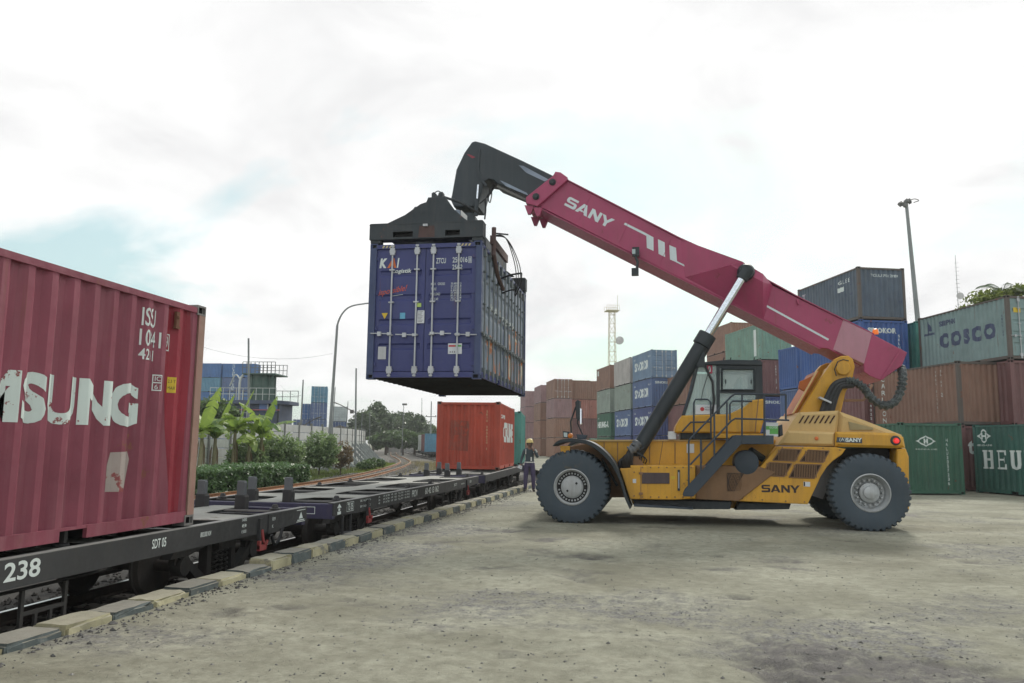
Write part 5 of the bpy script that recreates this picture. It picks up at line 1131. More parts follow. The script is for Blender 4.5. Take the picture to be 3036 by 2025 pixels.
p0 = S(2508, 1310.5, -1.572); letter('lettering', 'SANY', tw, badge, onplane(-1.576), p0[0], p0[1], 0.31, 0.085, bold=0.05, spacing=1.05); p0 = S(2489, 1310, -1.572); letter('lettering', '(A)', tw, badge, onplane(-1.576), p0[0], p0[1]-0.005, 0.12, 0.09)
# lower side panel with grilles
sp = slab('side_panel', [(2168, 1485), (2306, 1323), (2478, 1326), (2508, 1331), (2496, 1348), (2470, 1366), (2452, 1384), (2434, 1412), (2395, 1495), (2300, 1491)], -1.56, -1.20, yel, bev=0.012)
for g in ([(2316, 1331), (2376, 1333), (2357, 1367), (2291, 1365)], [(2396, 1334), (2458, 1337), (2440, 1371), (2371, 1368)], [(2281, 1371), (2348, 1374), (2325, 1413), (2257, 1409)], [(2360, 1376), (2435, 1378), (2414, 1418), (2339, 1415)]):
    gr = slab('grille', g, -1.572, -1.55, plain('grille_back', (0.035, 0.022, 0.018), 0.9), sp, bev=0.0)
    q = [S(a, b, -1.56) for a, b in g]; mb = MB()
    for k in range(1, 15):
        t = k/15; ax0 = (q[0][0]*(1-t)+q[1][0]*t); az0 = q[0][1]*(1-t)+q[1][1]*t; bx0 = q[3][0]*(1-t)+q[2][0]*t; bz0 = q[3][1]*(1-t)+q[2][1]*t
        # upright bar clipped to the slanted opening
        xm = (ax0+bx0)/2; mb.box(xm-0.007, xm+0.007, -1.584, -1.573, bz0+0.012+0.10*0, az0-0.012) if bz0+0.03 < az0 else None
    obj('grille_bars', mb, yel_dirty_shade, gr)
    fr = MB(); n4 = len(q)
    for i in range(4): fr.tube([(q[i][0], -1.572, q[i][1]), (q[(i+1) % 4][0], -1.572, q[(i+1) % 4][1])], 0.012, 6)
    obj('grille_rim', fr, yel_dirty_shade, gr)
pa, pb = S(2258, 1459, -1.56), S(2372, 1436, -1.56)
tbk = paint('letter_black', (0.035, 0.022, 0.022), 0.5)
SANY = {'S': [[(1.25,1),(.22,1),(.06,.93),(0,.78),(0,.60),(.06,.48),(.22,.42),(.92,.42),(.98,.38),(.98,.28),(.92,.24),(0,.24),(0,0),(1.05,0),(1.22,.06),(1.29,.2),(1.29,.44),(1.22,.56),(1.05,.62),(.36,.62),(.31,.66),(.31,.74),(.36,.78),(1.25,.78)]],
        'A': [[(0,0),(.36,0),(.46,.2),(.98,.2),(1.08,0),(1.46,0),(.93,1),(.52,1)]], 'N': [[(0,0),(.32,0),(.32,.60),(.92,0),(1.25,0),(1.25,1),(.93,1),(.93,.42),(.35,1),(0,1)]],
        'Y': [[(.55,0),(.88,0),(.88,.36),(1.45,1),(1.06,1),(.72,.60),(.38,1),(0,1),(.55,.36)]]}
def sany(parent, mat, fn, u0, v0, w, h, hole_mat=None, fnh=None):
    pos = {'S': 0.0, 'A': 1.33, 'N': 2.88, 'Y': 4.15}; tot = 5.60
    polys('lettering', [[(u0+(pos[c_]+a)/tot*w, v0+b*h) for a, b in SANY[c_][0]] for c_ in 'SANY'], mat, parent, fn)
    if hole_mat: polys('letter_gap', [[(u0+(pos['A']+a)/tot*w, v0+b*h) for a, b in ((.55, .36), (.89, .36), (.72, .68))]], hole_mat, parent, fnh)
sany(sp, tbk, onplane(-1.5645), pa[0], pa[1], S(2372, 1459, -1.56)[0]-pa[0], S(2258, 1437, -1.56)[1]-pa[1], yel, onplane(-1.567))
slab('data_plate', [(2382, 1428), (2402, 1429), (2402, 1443), (2382, 1442)], -1.568, -1.561, tpaper, sp, bev=0)
for px, py in ((2320, 1327), (2380, 1328), (2440, 1329), (2490, 1334), (2200, 1478), (2260, 1482), (2330, 1486), (2385, 1488), (2255, 1395), (2215, 1440)): obj('bolt', bolt_m, yel_dirty_shade, sp, S3(px, py, -1.5615))
slab('data_plate_mark', [(2383, 1429), (2387, 1429), (2387, 1441), (2383, 1441)], -1.572, -1.569, tblack, sp, bev=0)
# air cleaner, mesh panel
obj('air_cleaner', MB().lathe([(0.0005, -0.02), (0.20, -0.015), (0.245, 0.0), (0.255, 0.05), (0.25, 0.42)], 32, 'y', S3(2213, 1371, -1.60)), navy, S_ROOT, smooth=True)
tubes('intake_pipe', [S3(2226, 1336, -1.40), S3(2240, 1345, -1.30), S3(2262, 1360, -1.2)], 0.08, blk)
slab('mesh_panel', [(2156, 1402), (2207, 1403), (2190, 1430), (2178, 1456), (2156, 1456)], -1.612, -1.602, plain('mesh_dark', (0.06, 0.04, 0.03), 0.8), bev=0)
mb = MB()
for k in range(9):
    for s_ in (0, 1):
        a = S(2157+k*4.5, 1455 if s_ else 1404, -1.61); b = S(2157+k*4.5+(14 if k < 6 else 6), 1404+(28 if k > 5 else 0) if s_ else 1455-(22 if k > 3 else 0), -1.61); mb.tube([(a[0], -1.616, a[1]), (b[0], -1.616, b[1])], 0.0045, 4)
obj('mesh_wires', mb, yel_dirty_shade, S_ROOT)

# --- cab
cabg = glass('cab_glass', (0.66, 0.76, 0.76), 0.72); cdy = -1.02  # pale tint puts the sky's reflection into the glass colour
slab('cab_base', [(2000, 1283), (2004, 1262), (2022, 1232), (2100, 1229), (2160, 1228), (2205, 1208), (2232, 1186), (2265, 1182), (2265, 1246), (2254, 1284)], -1.14, 0.62, yel, bev=0.03)
slab('base_seam', [(2247, 1184), (2250, 1184), (2240, 1283), (2237, 1283)], -1.145, -1.138, yel_dirty_shade, bev=0)
slab('cab_plinth', [(2018, 1281), (2112, 1281), (2112, 1302), (2018, 1302)], -1.02, 0.5, blk, bev=0.01)
slab('deck_step', [(2110, 1285), (2290, 1286), (2290, 1301), (2110, 1299)], -1.20, 1.1, yel, bev=0.01)
slab('battery_box', [(1981, 1279), (2005, 1279), (2005, 1303), (1981, 1303)], -1.05, -0.7, tpaper, bev=0.01)
roof = slab('cab_roof', [(2070, 1082), (2072, 1075), (2130, 1069), (2160, 1066), (2255, 1068), (2261, 1076), (2260, 1084)], -1.08, 0.60, blk, bev=0.02)
cf = MB(); 
def cq(pts, dy0, dy1): cf.prism([S(a, b, cdy) for a, b in pts], dy0, dy1, 'y')
for dy0, dy1 in ((-1.04, -0.98), (0.50, 0.56)):
    cq([(2124, 1080), (2134, 1080), (2134, 1236), (2124, 1236)], dy0, dy1)
    cq([(2240, 1080), (2259, 1080), (2262, 1186), (2240, 1190)], dy0, dy1)
    cq([(2134, 1080), (2240, 1080), (2240, 1092), (2134, 1092)], dy0, dy1)
    cq([(2134, 1156), (2240, 1156), (2240, 1166), (2134, 1166)], dy0, dy1)
    cq([(2066, 1082), (2072, 1082), (2054, 1160), (2030, 1234), (2025, 1234), (2048, 1160)], dy0, dy1)
    cq([(2072, 1077), (2124, 1077), (2124, 1083), (2072, 1083)], dy0, dy1)
for px, py0, py1 in ((2128, 1080, 1236), (2250, 1080, 1190)):
    pass
obj('cab_frame', cf, blk, S_ROOT)
wf = [S(a, b, cdy) for a, b in ((2140, 1094), (2236, 1094), (2236, 1157), (2140, 1157))]
win = MB()
for i in range(4): win.tube([(wf[i][0], -1.055, wf[i][1]), (wf[(i+1) % 4][0], -1.055, wf[(i+1) % 4][1])], 0.022, 4)
obj('window_frame', win, blk, S_ROOT)
slab('window_pane', [(2134, 1092), (2240, 1092), (2240, 1157), (2134, 1157)], -1.015, -1.005, cabg, bev=0)
slab('window_pane', [(2134, 1166), (2240, 1166), (2240, 1190), (2200, 1212), (2160, 1230), (2134, 1232)], -1.015, -1.005, cabg, bev=0)
slab('window_pane', [(2070, 1083), (2124, 1083), (2124, 1230), (2030, 1232)], -1.015, -1.005, cabg, bev=0)
slab('window_pane', [(2134, 1092), (2240, 1092), (2240, 1190), (2134, 1232)], 0.52, 0.53, cabg, bev=0); slab('window_pane', [(2070, 1083), (2124, 1083), (2124, 1230), (2030, 1232)], 0.52, 0.53, cabg, bev=0)
a, b = S(2068, 1083, cdy), S(2027, 1232, cdy)
obj('windscreen', MB().add([(a[0], -0.98, a[1]), (a[0], 0.50, a[1]), (b[0], 0.50, b[1]), (b[0], -0.98, b[1])], [(0, 1, 2, 3)]), cabg, S_ROOT)
a, b = S(2258, 1083, cdy), S(2262, 1186, cdy)
obj('rear_window', MB().add([(a[0], -0.98, a[1]), (a[0], 0.50, a[1]), (b[0], 0.50, b[1]), (b[0], -0.98, b[1])], [(0, 1, 2, 3)]), cabg, S_ROOT)
slab('operator_seat', [(2176, 1150), (2192, 1118), (2200, 1116), (2204, 1160), (2200, 1200), (2160, 1200), (2158, 1180), (2184, 1178)], -0.55, 0.0, plain('seat_grey', (0.30, 0.36, 0.36), 0.7), bev=0.03)
slab('steering_console', [(2100, 1200), (2108, 1175), (2122, 1172), (2120, 1230), (2096, 1230)], -0.4, -0.05, blk, bev=0.02)
for x0 in (2150, 2226): slab('slide_handle', [(x0, 1125), (x0+3, 1125), (x0+3, 1137), (x0, 1137)], -1.03, -1.016, blk, bev=0)
slab('red_sign', [(2096, 1080), (2112, 1080), (2112, 1107), (2096, 1107)], -1.03, -1.018, paint('sign_red', (0.35, 0.03, 0.07), 0.5), bev=0)
slab('red_sign_mark', [(2101, 1086), (2107, 1086), (2107, 1102), (2101, 1102)], -1.034, -1.031, tw, bev=0)
st = slab('window_sticker', [(2062, 1200), (2124, 1200), (2124, 1228), (2062, 1228)], -1.03, -1.018, tpaper, bev=0)
pq = S(2090, 1210, -1.03); letter('lettering', 'AUTHORIZED', tblack, st, onplane(-1.033), pq[0], pq[1], 0.2, 0.03); letter('lettering', 'PERSONNEL', tblack, st, onplane(-1.033), pq[0], pq[1]-0.05, 0.18, 0.03)
c0 = S(2082, 1213, -1.03); polys('sticker_disc', [[(c0[0]+0.045*math.cos(a), c0[1]+0.045*math.sin(a)) for a in np.linspace(0, 6.28, 15)[:-1]]], tred, st, onplane(-1.032))
tubes('wiper', [S3(2106, 1085, -1.05), S3(2085, 1155, -1.05), S3(2078, 1190, -1.05)], 0.008, blk)
for px in (2145, 2165, 2235): tubes('roof_aerial', [S3(px, 1068, -0.3), S3(px+2, 1060, -0.3)], 0.012, blk)

# --- platform, stairs and railings
rl = navy
slab('platform', [(2180, 1290), (2294, 1291), (2294, 1317), (2190, 1317)], -1.95, -1.22, navy, bev=0.008)
slab('stair_stringer', [(2024, 1465), (2030, 1450), (2176, 1292), (2198, 1292), (2198, 1316), (2056, 1472), (2026, 1472)], -1.98, -1.94, navy, bev=0.006); slab('stair_stringer', [(2024, 1465), (2030, 1450), (2176, 1292), (2198, 1292), (2198, 1316), (2056, 1472), (2026, 1472)], -1.44, -1.40, navy, bev=0.006, ref=-1.94)
for k in range(6):
    t = (k+0.5)/6; px_, py_ = 2040+t*145, 1462-t*160; slab('stair_tread', [(px_-13, py_-3), (px_+13, py_-3), (px_+13, py_+3), (px_-13, py_+3)], -1.93, -1.45, blk, bev=0)
def rail_line(name, pts, dy, r=0.019): return tubes(name, [S3(a, b, dy) for a, b in pts], r, rl)
for dy in (-1.96,):
    rail_line('hand_rail', [(2042, 1462), (2042, 1308), (2050, 1297), (2168, 1175), (2180, 1168), (2330, 1170)], dy)
    rail_line('mid_rail', [(2046, 1378), (2168, 1248), (2180, 1241), (2340, 1246)], dy)
    for px, y0, y1 in ((2078, 1302, 1430), (2118, 1230, 1372), (2155, 1188, 1330), (2200, 1168, 1292), (2266, 1169, 1296), (2330, 1170, 1246)): rail_line('rail_post', [(px, y0), (px, y1)], dy)
for dy in (-1.24,): rail_line('cab_rail', [(2057, 1300), (2057, 1195), (2062, 1184), (2098, 1184), (2107, 1192), (2108, 1300)], dy); rail_line('cab_rail', [(2022, 1280), (2048, 1252), (2105, 1251)], dy); rail_line('cab_rail', [(2164, 1246), (2164, 1198), (2172, 1189), (2230, 1190)], dy); rail_line('cab_rail', [(2266, 1172), (2330, 1170)], 0.9)
slab('hanging_notice', [(2271, 1252), (2307, 1253), (2307, 1294), (2271, 1293)], -1.90, -1.885, tpaper, bev=0); nt_ = slab('notice_green', [(2271, 1263), (2307, 1264), (2307, 1287), (2282, 1287), (2282, 1274), (2271, 1274)], -1.904, -1.901, tgreen, bev=0)
pq = S(2281, 1270, -1.904); letter('lettering', 'GOGE', tw, nt_, onplane(-1.907), pq[0], pq[1], 0.16, 0.035)
slab('rail_mirror', [(2308, 1262), (2320, 1258), (2322, 1290), (2310, 1296)], -1.85, -1.6, blk, bev=0.02)

# --- boom tower
def tower(dy0, dy1): return slab('tower_plate', [(2366, 1226), (2424, 1132), (2460, 1080), (2474, 1064), (2490, 1057), (2512, 1056), (2525, 1066), (2531, 1088), (2524, 1122), (2503, 1166), (2490, 1222)], dy0, dy1, yel, bev=0.02, ref=-0.74)
tower(-0.86, -0.62); tower(0.62, 0.86)
slab('tower_web', [(2352, 1226), (2425, 1098), (2432, 1100), (2362, 1226)], -0.62, 0.62, yel_in, bev=0, ref=-0.74); slab('tower_edge', [(2348, 1226), (2420, 1100), (2424, 1101), (2353, 1226)], -0.90, -0.80, yel2, bev=0, ref=-0.86)
slab('tower_lug', [(2368, 1150), (2372, 1130), (2388, 1124), (2412, 1112), (2408, 1130), (2384, 1160)], -0.60, -0.50, yel_in, bev=0.005)
obj('pivot_pin', MB().lathe([(0.0005, -0.03), (0.13, -0.02), (0.15, 0.0), (0.15, 1.8)], 24, 'y', S3(2500, 1092, -0.90)), yel, S_ROOT, smooth=True)
tubes('pivot_hose', [S3(2480, 1115, -0.93), S3(2474, 1095, -0.95), S3(2484, 1072, -0.95), S3(2500, 1066, -0.95), S3(2516, 1070, -0.93)], 0.012, rubber_d)
tubes('grab_bar', [S3(2503, 1187, -0.7), S3(2560, 1186, -0.7), S3(2586, 1140, -0.7)], 0.03, paint('bar_bronze', (0.30, 0.18, 0.12), 0.5))
hb = MB()
for k, o_ in enumerate((-0.07, 0.0, 0.07)): hb.tube(smoothline([S3(2436+k*14, 1225, -1.0), S3(2454+k*12, 1175, -1.02), S3(2475+k*8, 1140+k*4, -1.05), S3(2505, 1128+k*8, -1.05), S3(2530, 1130+k*6, -1.05)], 5), 0.062, 8)
obj('hose_bundle', hb, rubber_d, S_ROOT, smooth=True)
obj('hose_strap', MB().prism([S(a, b, -1.06) for a, b in ((2430, 1176), (2464, 1192), (2463, 1197), (2428, 1181))], -1.12, -0.9, 'y'), steel, S_ROOT)
pts = smoothline([S3(2508, 1130, -1.05), S3(2532, 1132, -1.05), S3(2560, 1150, -1.02), S3(2585, 1182, -0.98), S3(2622, 1203, -0.92), S3(2655, 1188, -0.86), S3(2672, 1150, -0.80), S3(2676, 1112, -0.72), S3(2672, 1090, -0.5)], 9)
def wrap(): 
    m, nt, b = newmat('hose_wrap'); P = N(nt, 'ShaderNodeTexCoord').outputs['Object']; n_ = noise(nt, P, 9, 6, 0.6, 2.5)
    nt.links.new(mixc(nt, maprange(nt, n_, 0.4, 0.65), (0.022, 0.028, 0.030), (0.11, 0.135, 0.135)), b.inputs['Base Color']); b.inputs['Roughness'].default_value = 0.42
    bp = N(nt, 'ShaderNodeBump'); bp.inputs['Strength'].default_value = 1.0; bp.inputs['Distance'].default_value = 0.05; nt.links.new(n_, bp.inputs['Height']); nt.links.new(bp.outputs[0], b.inputs['Normal']); return m
rr = [0.085+0.016*math.sin(i*1.9)+0.008*math.sin(i*4.1) for i in range(len(pts))]
obj('wrapped_hose', MB().tube(pts, rr, 14), wrap(), S_ROOT, smooth='all')

# --- boom
BD = -0.50
bm_o = slab('outer_boom', [(1593, 609), (1680, 534), (2018, 709), (2367, 884), (2512, 953), (2590, 993), (2600, 1118), (2562, 1090), (2455, 1034), (2432, 1032), (2264, 947), (2000, 816)], BD, -BD, boomr, bev=0.012)
fl = [S(1680, 534, BD), S(2015, 707, BD), S(2200, 790, BD), S(2367, 882, BD), S(2590, 992, BD)]
mb = MB()
for p, q in zip(fl[:-1], fl[1:]): mb.prism([(p[0], p[1]-0.005), (q[0], q[1]-0.005), (q[0], q[1]+0.02), (p[0], p[1]+0.02)], BD-0.04, -BD+0.04, 'y')
obj('top_flange', mb, boomr, bm_o)
fl = [S(1600, 616, BD), S(2000, 817, BD), S(2264, 948, BD), S(2432, 1033, BD)]
mb = MB()
for p, q in zip(fl[:-1], fl[1:]): mb.prism([(p[0], p[1]-0.025), (q[0], q[1]-0.025), (q[0], q[1]), (p[0], p[1])], BD-0.03, -BD+0.03, 'y')
obj('bottom_flange', mb, boomr, bm_o)
for px, py in ((1750, 590), (1870, 652), (1990, 715)):
    q0, q1 = S(px, py-8, BD), S(px-34, py+64+(px-1750)*0.02, BD)
    obj('weld_seam', MB().tube([(q0[0], BD-0.002, q0[1]), (q1[0], BD-0.002, q1[1])], 0.006, 5), boomr, bm_o)
# side bulge that carries the lift cylinder head
for sg in (1, -1):
    A, B, C_, G_ = S3(2031, 822, BD), S3(2018, 709, BD), S3(2290, 845, BD), S3(2264, 946, BD); E_, T_, Rr = S3(2166, 786, -0.86), S3(2200, 775, -0.86), S3(2262, 836, -0.86); F_ = S3(2262, 812, -0.80)
    V = [(x, y*sg, z) for x, y, z in (A, B, C_, G_, E_, T_, Rr, F_)]
    f_ = [(0, 1, 5, 4), (1, 2, 7, 5), (4, 5, 7, 6), (0, 4, 6, 3), (6, 7, 2), (6, 2, 3)]
    obj('cylinder_bracket', MB().add(V, f_), boomr, bm_o, fix=True)
    obj('pivot_boss', MB().lathe([(0.0005, -0.05), (0.15, -0.04), (0.19, 0.02), (0.19, 0.2)], 20, 'y', (S(2212, 806, -0.9)[0], -0.93 if sg > 0 else 0.75, S(2212, 806, -0.9)[1])), blk, bm_o, smooth=True)
# widened tail of the boom
for sg in (1, -1):
    V = [S3(2470, 1036, BD-0.005), S3(2500, 948, BD-0.005), S3(2585, 990, -0.72), S3(2562, 1078, -0.72), S3(2590, 992, BD+0.02), S3(2562, 1090, BD+0.02)]
    V = [(x, y*sg, z) for x, y, z in V]; obj('tail_cheek', MB().add(V, [(0, 1, 2, 3), (1, 4, 2), (0, 3, 5)]), paint('boom_red_lit', (0.44, 0.22, 0.27), 0.5, 0.1, 0.2), bm_o, fix=True)  # lighter red paints the light on this turned facet
tail = slab('boom_tail', [(2584, 989), (2690, 1045), (2674, 1084), (2612, 1128), (2578, 1114), (2562, 1102), (2561, 1078)], -0.72, 0.72, boomr, bev=0.012)
slab('tail_edge', [(2670, 1034), (2674, 1036), (2618, 1125), (2613, 1124)], -0.74, -0.725, boomr, tail, bev=0)
# collar at the mouth of the outer boom
col = slab('boom_collar', [(1560, 586), (1640, 522), (1647, 510), (1662, 512), (1683, 527), (1680, 537), (1594, 613), (1560, 604)], -0.60, 0.60, boomr, bev=0.012, ref=-0.56)
for px, py in ((1638, 540), (1589, 583)): obj('collar_bolt', MB().lathe([(0.0005, -0.05), (0.05, -0.05), (0.06, -0.03), (0.085, -0.02), (0.085, 0.0)], 10, 'y', S3(px, py, -0.60)), blk, col)
for dx in (0, 1):
    p = S3(1568, 612, -0.5) if dx == 0 else S3(1594, 618, -0.5); x, y, z = p
    for y0_ in (-0.55, 0.45): obj('collar_foot', MB().prism([(x-0.10, z+0.02), (x+0.13, z), (x+0.05, z-0.20), (x-0.02, z-0.20)], y0_, y0_+0.10, 'y'), boomr, col)
# lettering along the boom: measured on its near side
A0, A1 = S(1700, 540, BD), S(2000, 697, BD); th = math.atan2(A1[1]-A0[1], A1[0]-A0[0])
fb = lambda dy: (lambda u, v: (u, dy, v))
def bp(px, py): return S(px, py, BD)
gx = lambda x, y: bp(1640+x*460/2351, 560+y*460/2351)
o_ = gx(165, 245); e_ = gx(845, 600); d_ = Vector((e_[0]-o_[0], e_[1]-o_[1])); n_ = Vector(gx(255, 100))-Vector(gx(195, 225))
def boommap(dy, shear=0.0):
    ux = d_.normalized(); uy = Vector((-ux.y, ux.x))
    return lambda u, v: (o_[0]+ux.x*(u+shear*v)+uy.x*v, dy, o_[1]+ux.y*(u+shear*v)+uy.y*v)
boomw = paint('boom_letter', (0.60, 0.68, 0.70), 0.5, 0.06, 0.15)
sany(bm_o, boomw, boommap(BD-0.0165+0.0125), 0.0, 0.0, d_.length*1.02, 0.245, boomr, boommap(BD-0.0195+0.0125))
gp = [[(1070, 540), (1090, 512), (1400, 668), (1520, 735), (1522, 942), (1420, 895), (1412, 712)], [(1588, 762), (1690, 812), (1697, 1035), (1597, 985)], [(1760, 852), (1862, 895), (1876, 1095), (2165, 1238), (2148, 1258), (1860, 1110), (1770, 1070)]]
polys('stripe_mark', [[gx(x, y) for x, y in pl] for pl in gp], boomw, bm_o, fb(BD-0.004))
polys('stripe_line', [[bp(2084, 818), bp(2086, 814), bp(2255, 900), bp(2253, 905)]], boomw, bm_o, fb(BD-0.004))
polys('stripe_line', [[bp(2263, 905), bp(2266, 900), bp(2458, 1005), bp(2455, 1010)]], boomw, bm_o, fb(BD-0.004))
wl_ = obj('work_lamp', MB().box(-0.07, 0.09, -0.10, 0.04, -0.10, 0.10).tube([(0, -0.05, -0.09), (0.05, -0.06, -0.25), (0.03, -0.06, -0.42)], 0.03, 6).box(-0.09, 0.07, -0.14, 0.02, -0.56, -0.40), blk, S_ROOT, S3(1884, 748, -0.60))
obj('lamp_glass', MB().box(-0.075, 0.0, -0.108, -0.101, -0.06, 0.05), glass('lamp_glass', (0.5, 0.6, 0.6), 0.2), wl_)
obj('beacon', MB().lathe([(0.0005, 0.13), (0.05, 0.11), (0.065, 0.05), (0.065, 0.0)], 14, 'z', S3(2596, 991, -0.3)), plain('beacon_orange', (0.75, 0.17, 0.02), 0.3, emit=(1, 0.25, 0.02, 0.25)), S_ROOT, smooth=True)
slab('boom_eye', [(2362, 888), (2368, 886), (2370, 902), (2366, 902)], BD-0.06, BD, boomr, bm_o, bev=0)
# inner boom with its gooseneck
inner = slab('inner_boom', [(1336, 592), (1340, 575), (1353, 502), (1377, 452), (1399, 421), (1409, 418), (1437, 425), (1546, 475), (1700, 550), (1640, 612), (1474, 543), (1462, 533), (1448, 531), (1437, 537), (1430, 560), (1422, 590), (1418, 612), (1345, 612)], -0.40, 0.40, boomb, bev=0.02)
polys('wear_mark', [[S(a, b, -0.4) for a, b in ((1538, 490), (1552, 492), (1626, 532), (1615, 538), (1560, 512))], [S(a, b, -0.4) for a, b in ((1482, 535), (1490, 537), (1562, 572), (1566, 580), (1500, 552))]], grease, inner, fb(-0.4035))
slab('neck_plate', [(1418, 440), (1424, 442), (1420, 500), (1430, 530), (1445, 548), (1440, 552), (1424, 536), (1414, 500)], -0.43, -0.40, boomb, inner, bev=0.003)
mk = paint('grease_pencil', (0.30, 0.05, 0.08), 0.7); polys('paint_mark', [[S(a, b, -0.4) for a, b in ((1384, 458), (1390, 457), (1410, 466), (1400, 470))]], mk, inner, fb(-0.4035))
tubes('damper_rod', [S3(1418, 548, -0.52), S3(1414, 600, -0.52)], 0.028, chrome, inner); tubes('damper_body', [S3(1414, 590, -0.52), S3(1411, 640, -0.52)], 0.05, boomb, inner)
tubes('boom_pipe', [S3(1474, 552, -0.3), S3(1570, 598, -0.3)], 0.035, paint('pipe_grey', (0.20, 0.20, 0.19), 0.5), inner)
hz = MB()
hz.tube(smoothline([S3(1452, 560, -0.2), S3(1448, 590, -0.25), S3(1453, 600, -0.25), S3(1458, 575, -0.2), S3(1456, 556, -0.2)], 5), 0.014, 5); hz.tube(smoothline([S3(1438, 590, -0.3), S3(1440, 620, -0.3), S3(1437, 650, -0.3)], 4), 0.02, 6); hz.tube(smoothline([S3(1460, 552, -0.3), S3(1450, 575, -0.35), S3(1438, 590, -0.4), S3(1422, 604, -0.4)], 5), 0.016, 6)
hz.tube(smoothline([S3(1466, 548, -0.2), S3(1455, 570, -0.1), S3(1444, 585, -0.1)], 5), 0.03, 6); obj('neck_hoses', hz, rubber_d, inner, smooth=True)

# --- lift cylinders
for sg in (1, -1):
    def C3(px, py, dy): p = S3(px, py, -abs(dy)); return (p[0], p[1]*sg, p[2])
    t, m_, b_ = Vector(C3(2212, 806, 0.88)), Vector(C3(2098, 992, 0.95)), Vector(C3(1872, 1366, 1.12))
    d = (m_-b_).normalized()
    cyl = obj('lift_cylinder', MB().tube([b_, b_+d*0.2, b_+d*0.22, m_-d*0.30, m_-d*0.28, m_], [0.14, 0.16, 0.158, 0.158, 0.20, 0.20], 24), blk, S_ROOT, smooth=True)
    obj('piston_rod', MB().tube([m_-d*0.02, t], 0.095, 24), chrome, cyl, smooth=True); obj('rod_head', MB().tube([t-d*0.20, t+d*0.05], [0.13, 0.16], 16), blk, cyl, smooth=True)
    if sg > 0:
        q1 = b_+d*2.6; obj('valve_block', MB().box(-0.08, 0.10, -0.10, 0.10, -0.12, 0.22), blk, cyl, q1+Vector((0.16, 0, -0.05)))
        hs = MB()
        for k in range(3): hs.tube(smoothline([b_+d*0.35+Vector((0.10, -0.12, 0)), b_+d*0.05+Vector((-0.15-0.05*k, -0.14, -0.05)), b_+Vector((-0.28+0.06*k, -0.12, -0.16)), b_+Vector((-0.27+0.08*k, -0.10, -0.30))], 5), 0.045, 7)
        obj('cylinder_hoses', hs, rubber_d, cyl, smooth=True)
        tubes('cylinder_pipe', [q1+Vector((0.2, -0.05, 0.0)), q1+Vector((0.42, -0.05, -0.5)), q1+Vector((0.44, -0.05, -0.9)), q1+Vector((0.36, -0.05, -1.5))], 0.025, rubber_d, cyl)
        obj('pivot_mount', MB().prism([(b_.x-0.28, b_.z-0.28), (b_.x+0.34, b_.z-0.28), (b_.x+0.20, b_.z+0.10), (b_.x-0.12, b_.z+0.10)], b_.y-0.2, b_.y-0.16, 'y', 0.01), yel_dirty_shade, cyl)

ht = MB(); rh = random.Random(5)
for k in range(6):
    ht.tube(smoothline([S3(1884+rh.uniform(-8, 10), 1322+rh.uniform(-4, 8), -1.30-0.02*k), S3(1868+rh.uniform(-5, 5), 1338+rh.uniform(-4, 6), -1.38), S3(1852+4*k, 1350+rh.uniform(-3, 6), -1.40), S3(1846+5*k, 1372, -1.36), S3(1846+5.5*k, 1390, -1.30)], 6), 0.03+0.006*(k % 3), 7)
for k in range(4): ht.tube(smoothline([S3(1872+5*k, 1335, -1.30), S3(1892+8*k, 1346+5*k, -1.36), S3(1898+5*k, 1366+3*k, -1.30)], 5), 0.012, 5)
obj('hose_tangle', ht, rubber_d, S_ROOT, smooth=True)
obj('cable_wrap', MB().tube(smoothline([S3(1890, 1312, -1.28), S3(1880, 1328, -1.34), S3(1866, 1338, -1.36)], 5), [0.10+0.02*math.sin(k*2.2) for k in range(11)], 10), MATS['stake_grey'], S_ROOT, smooth='all')
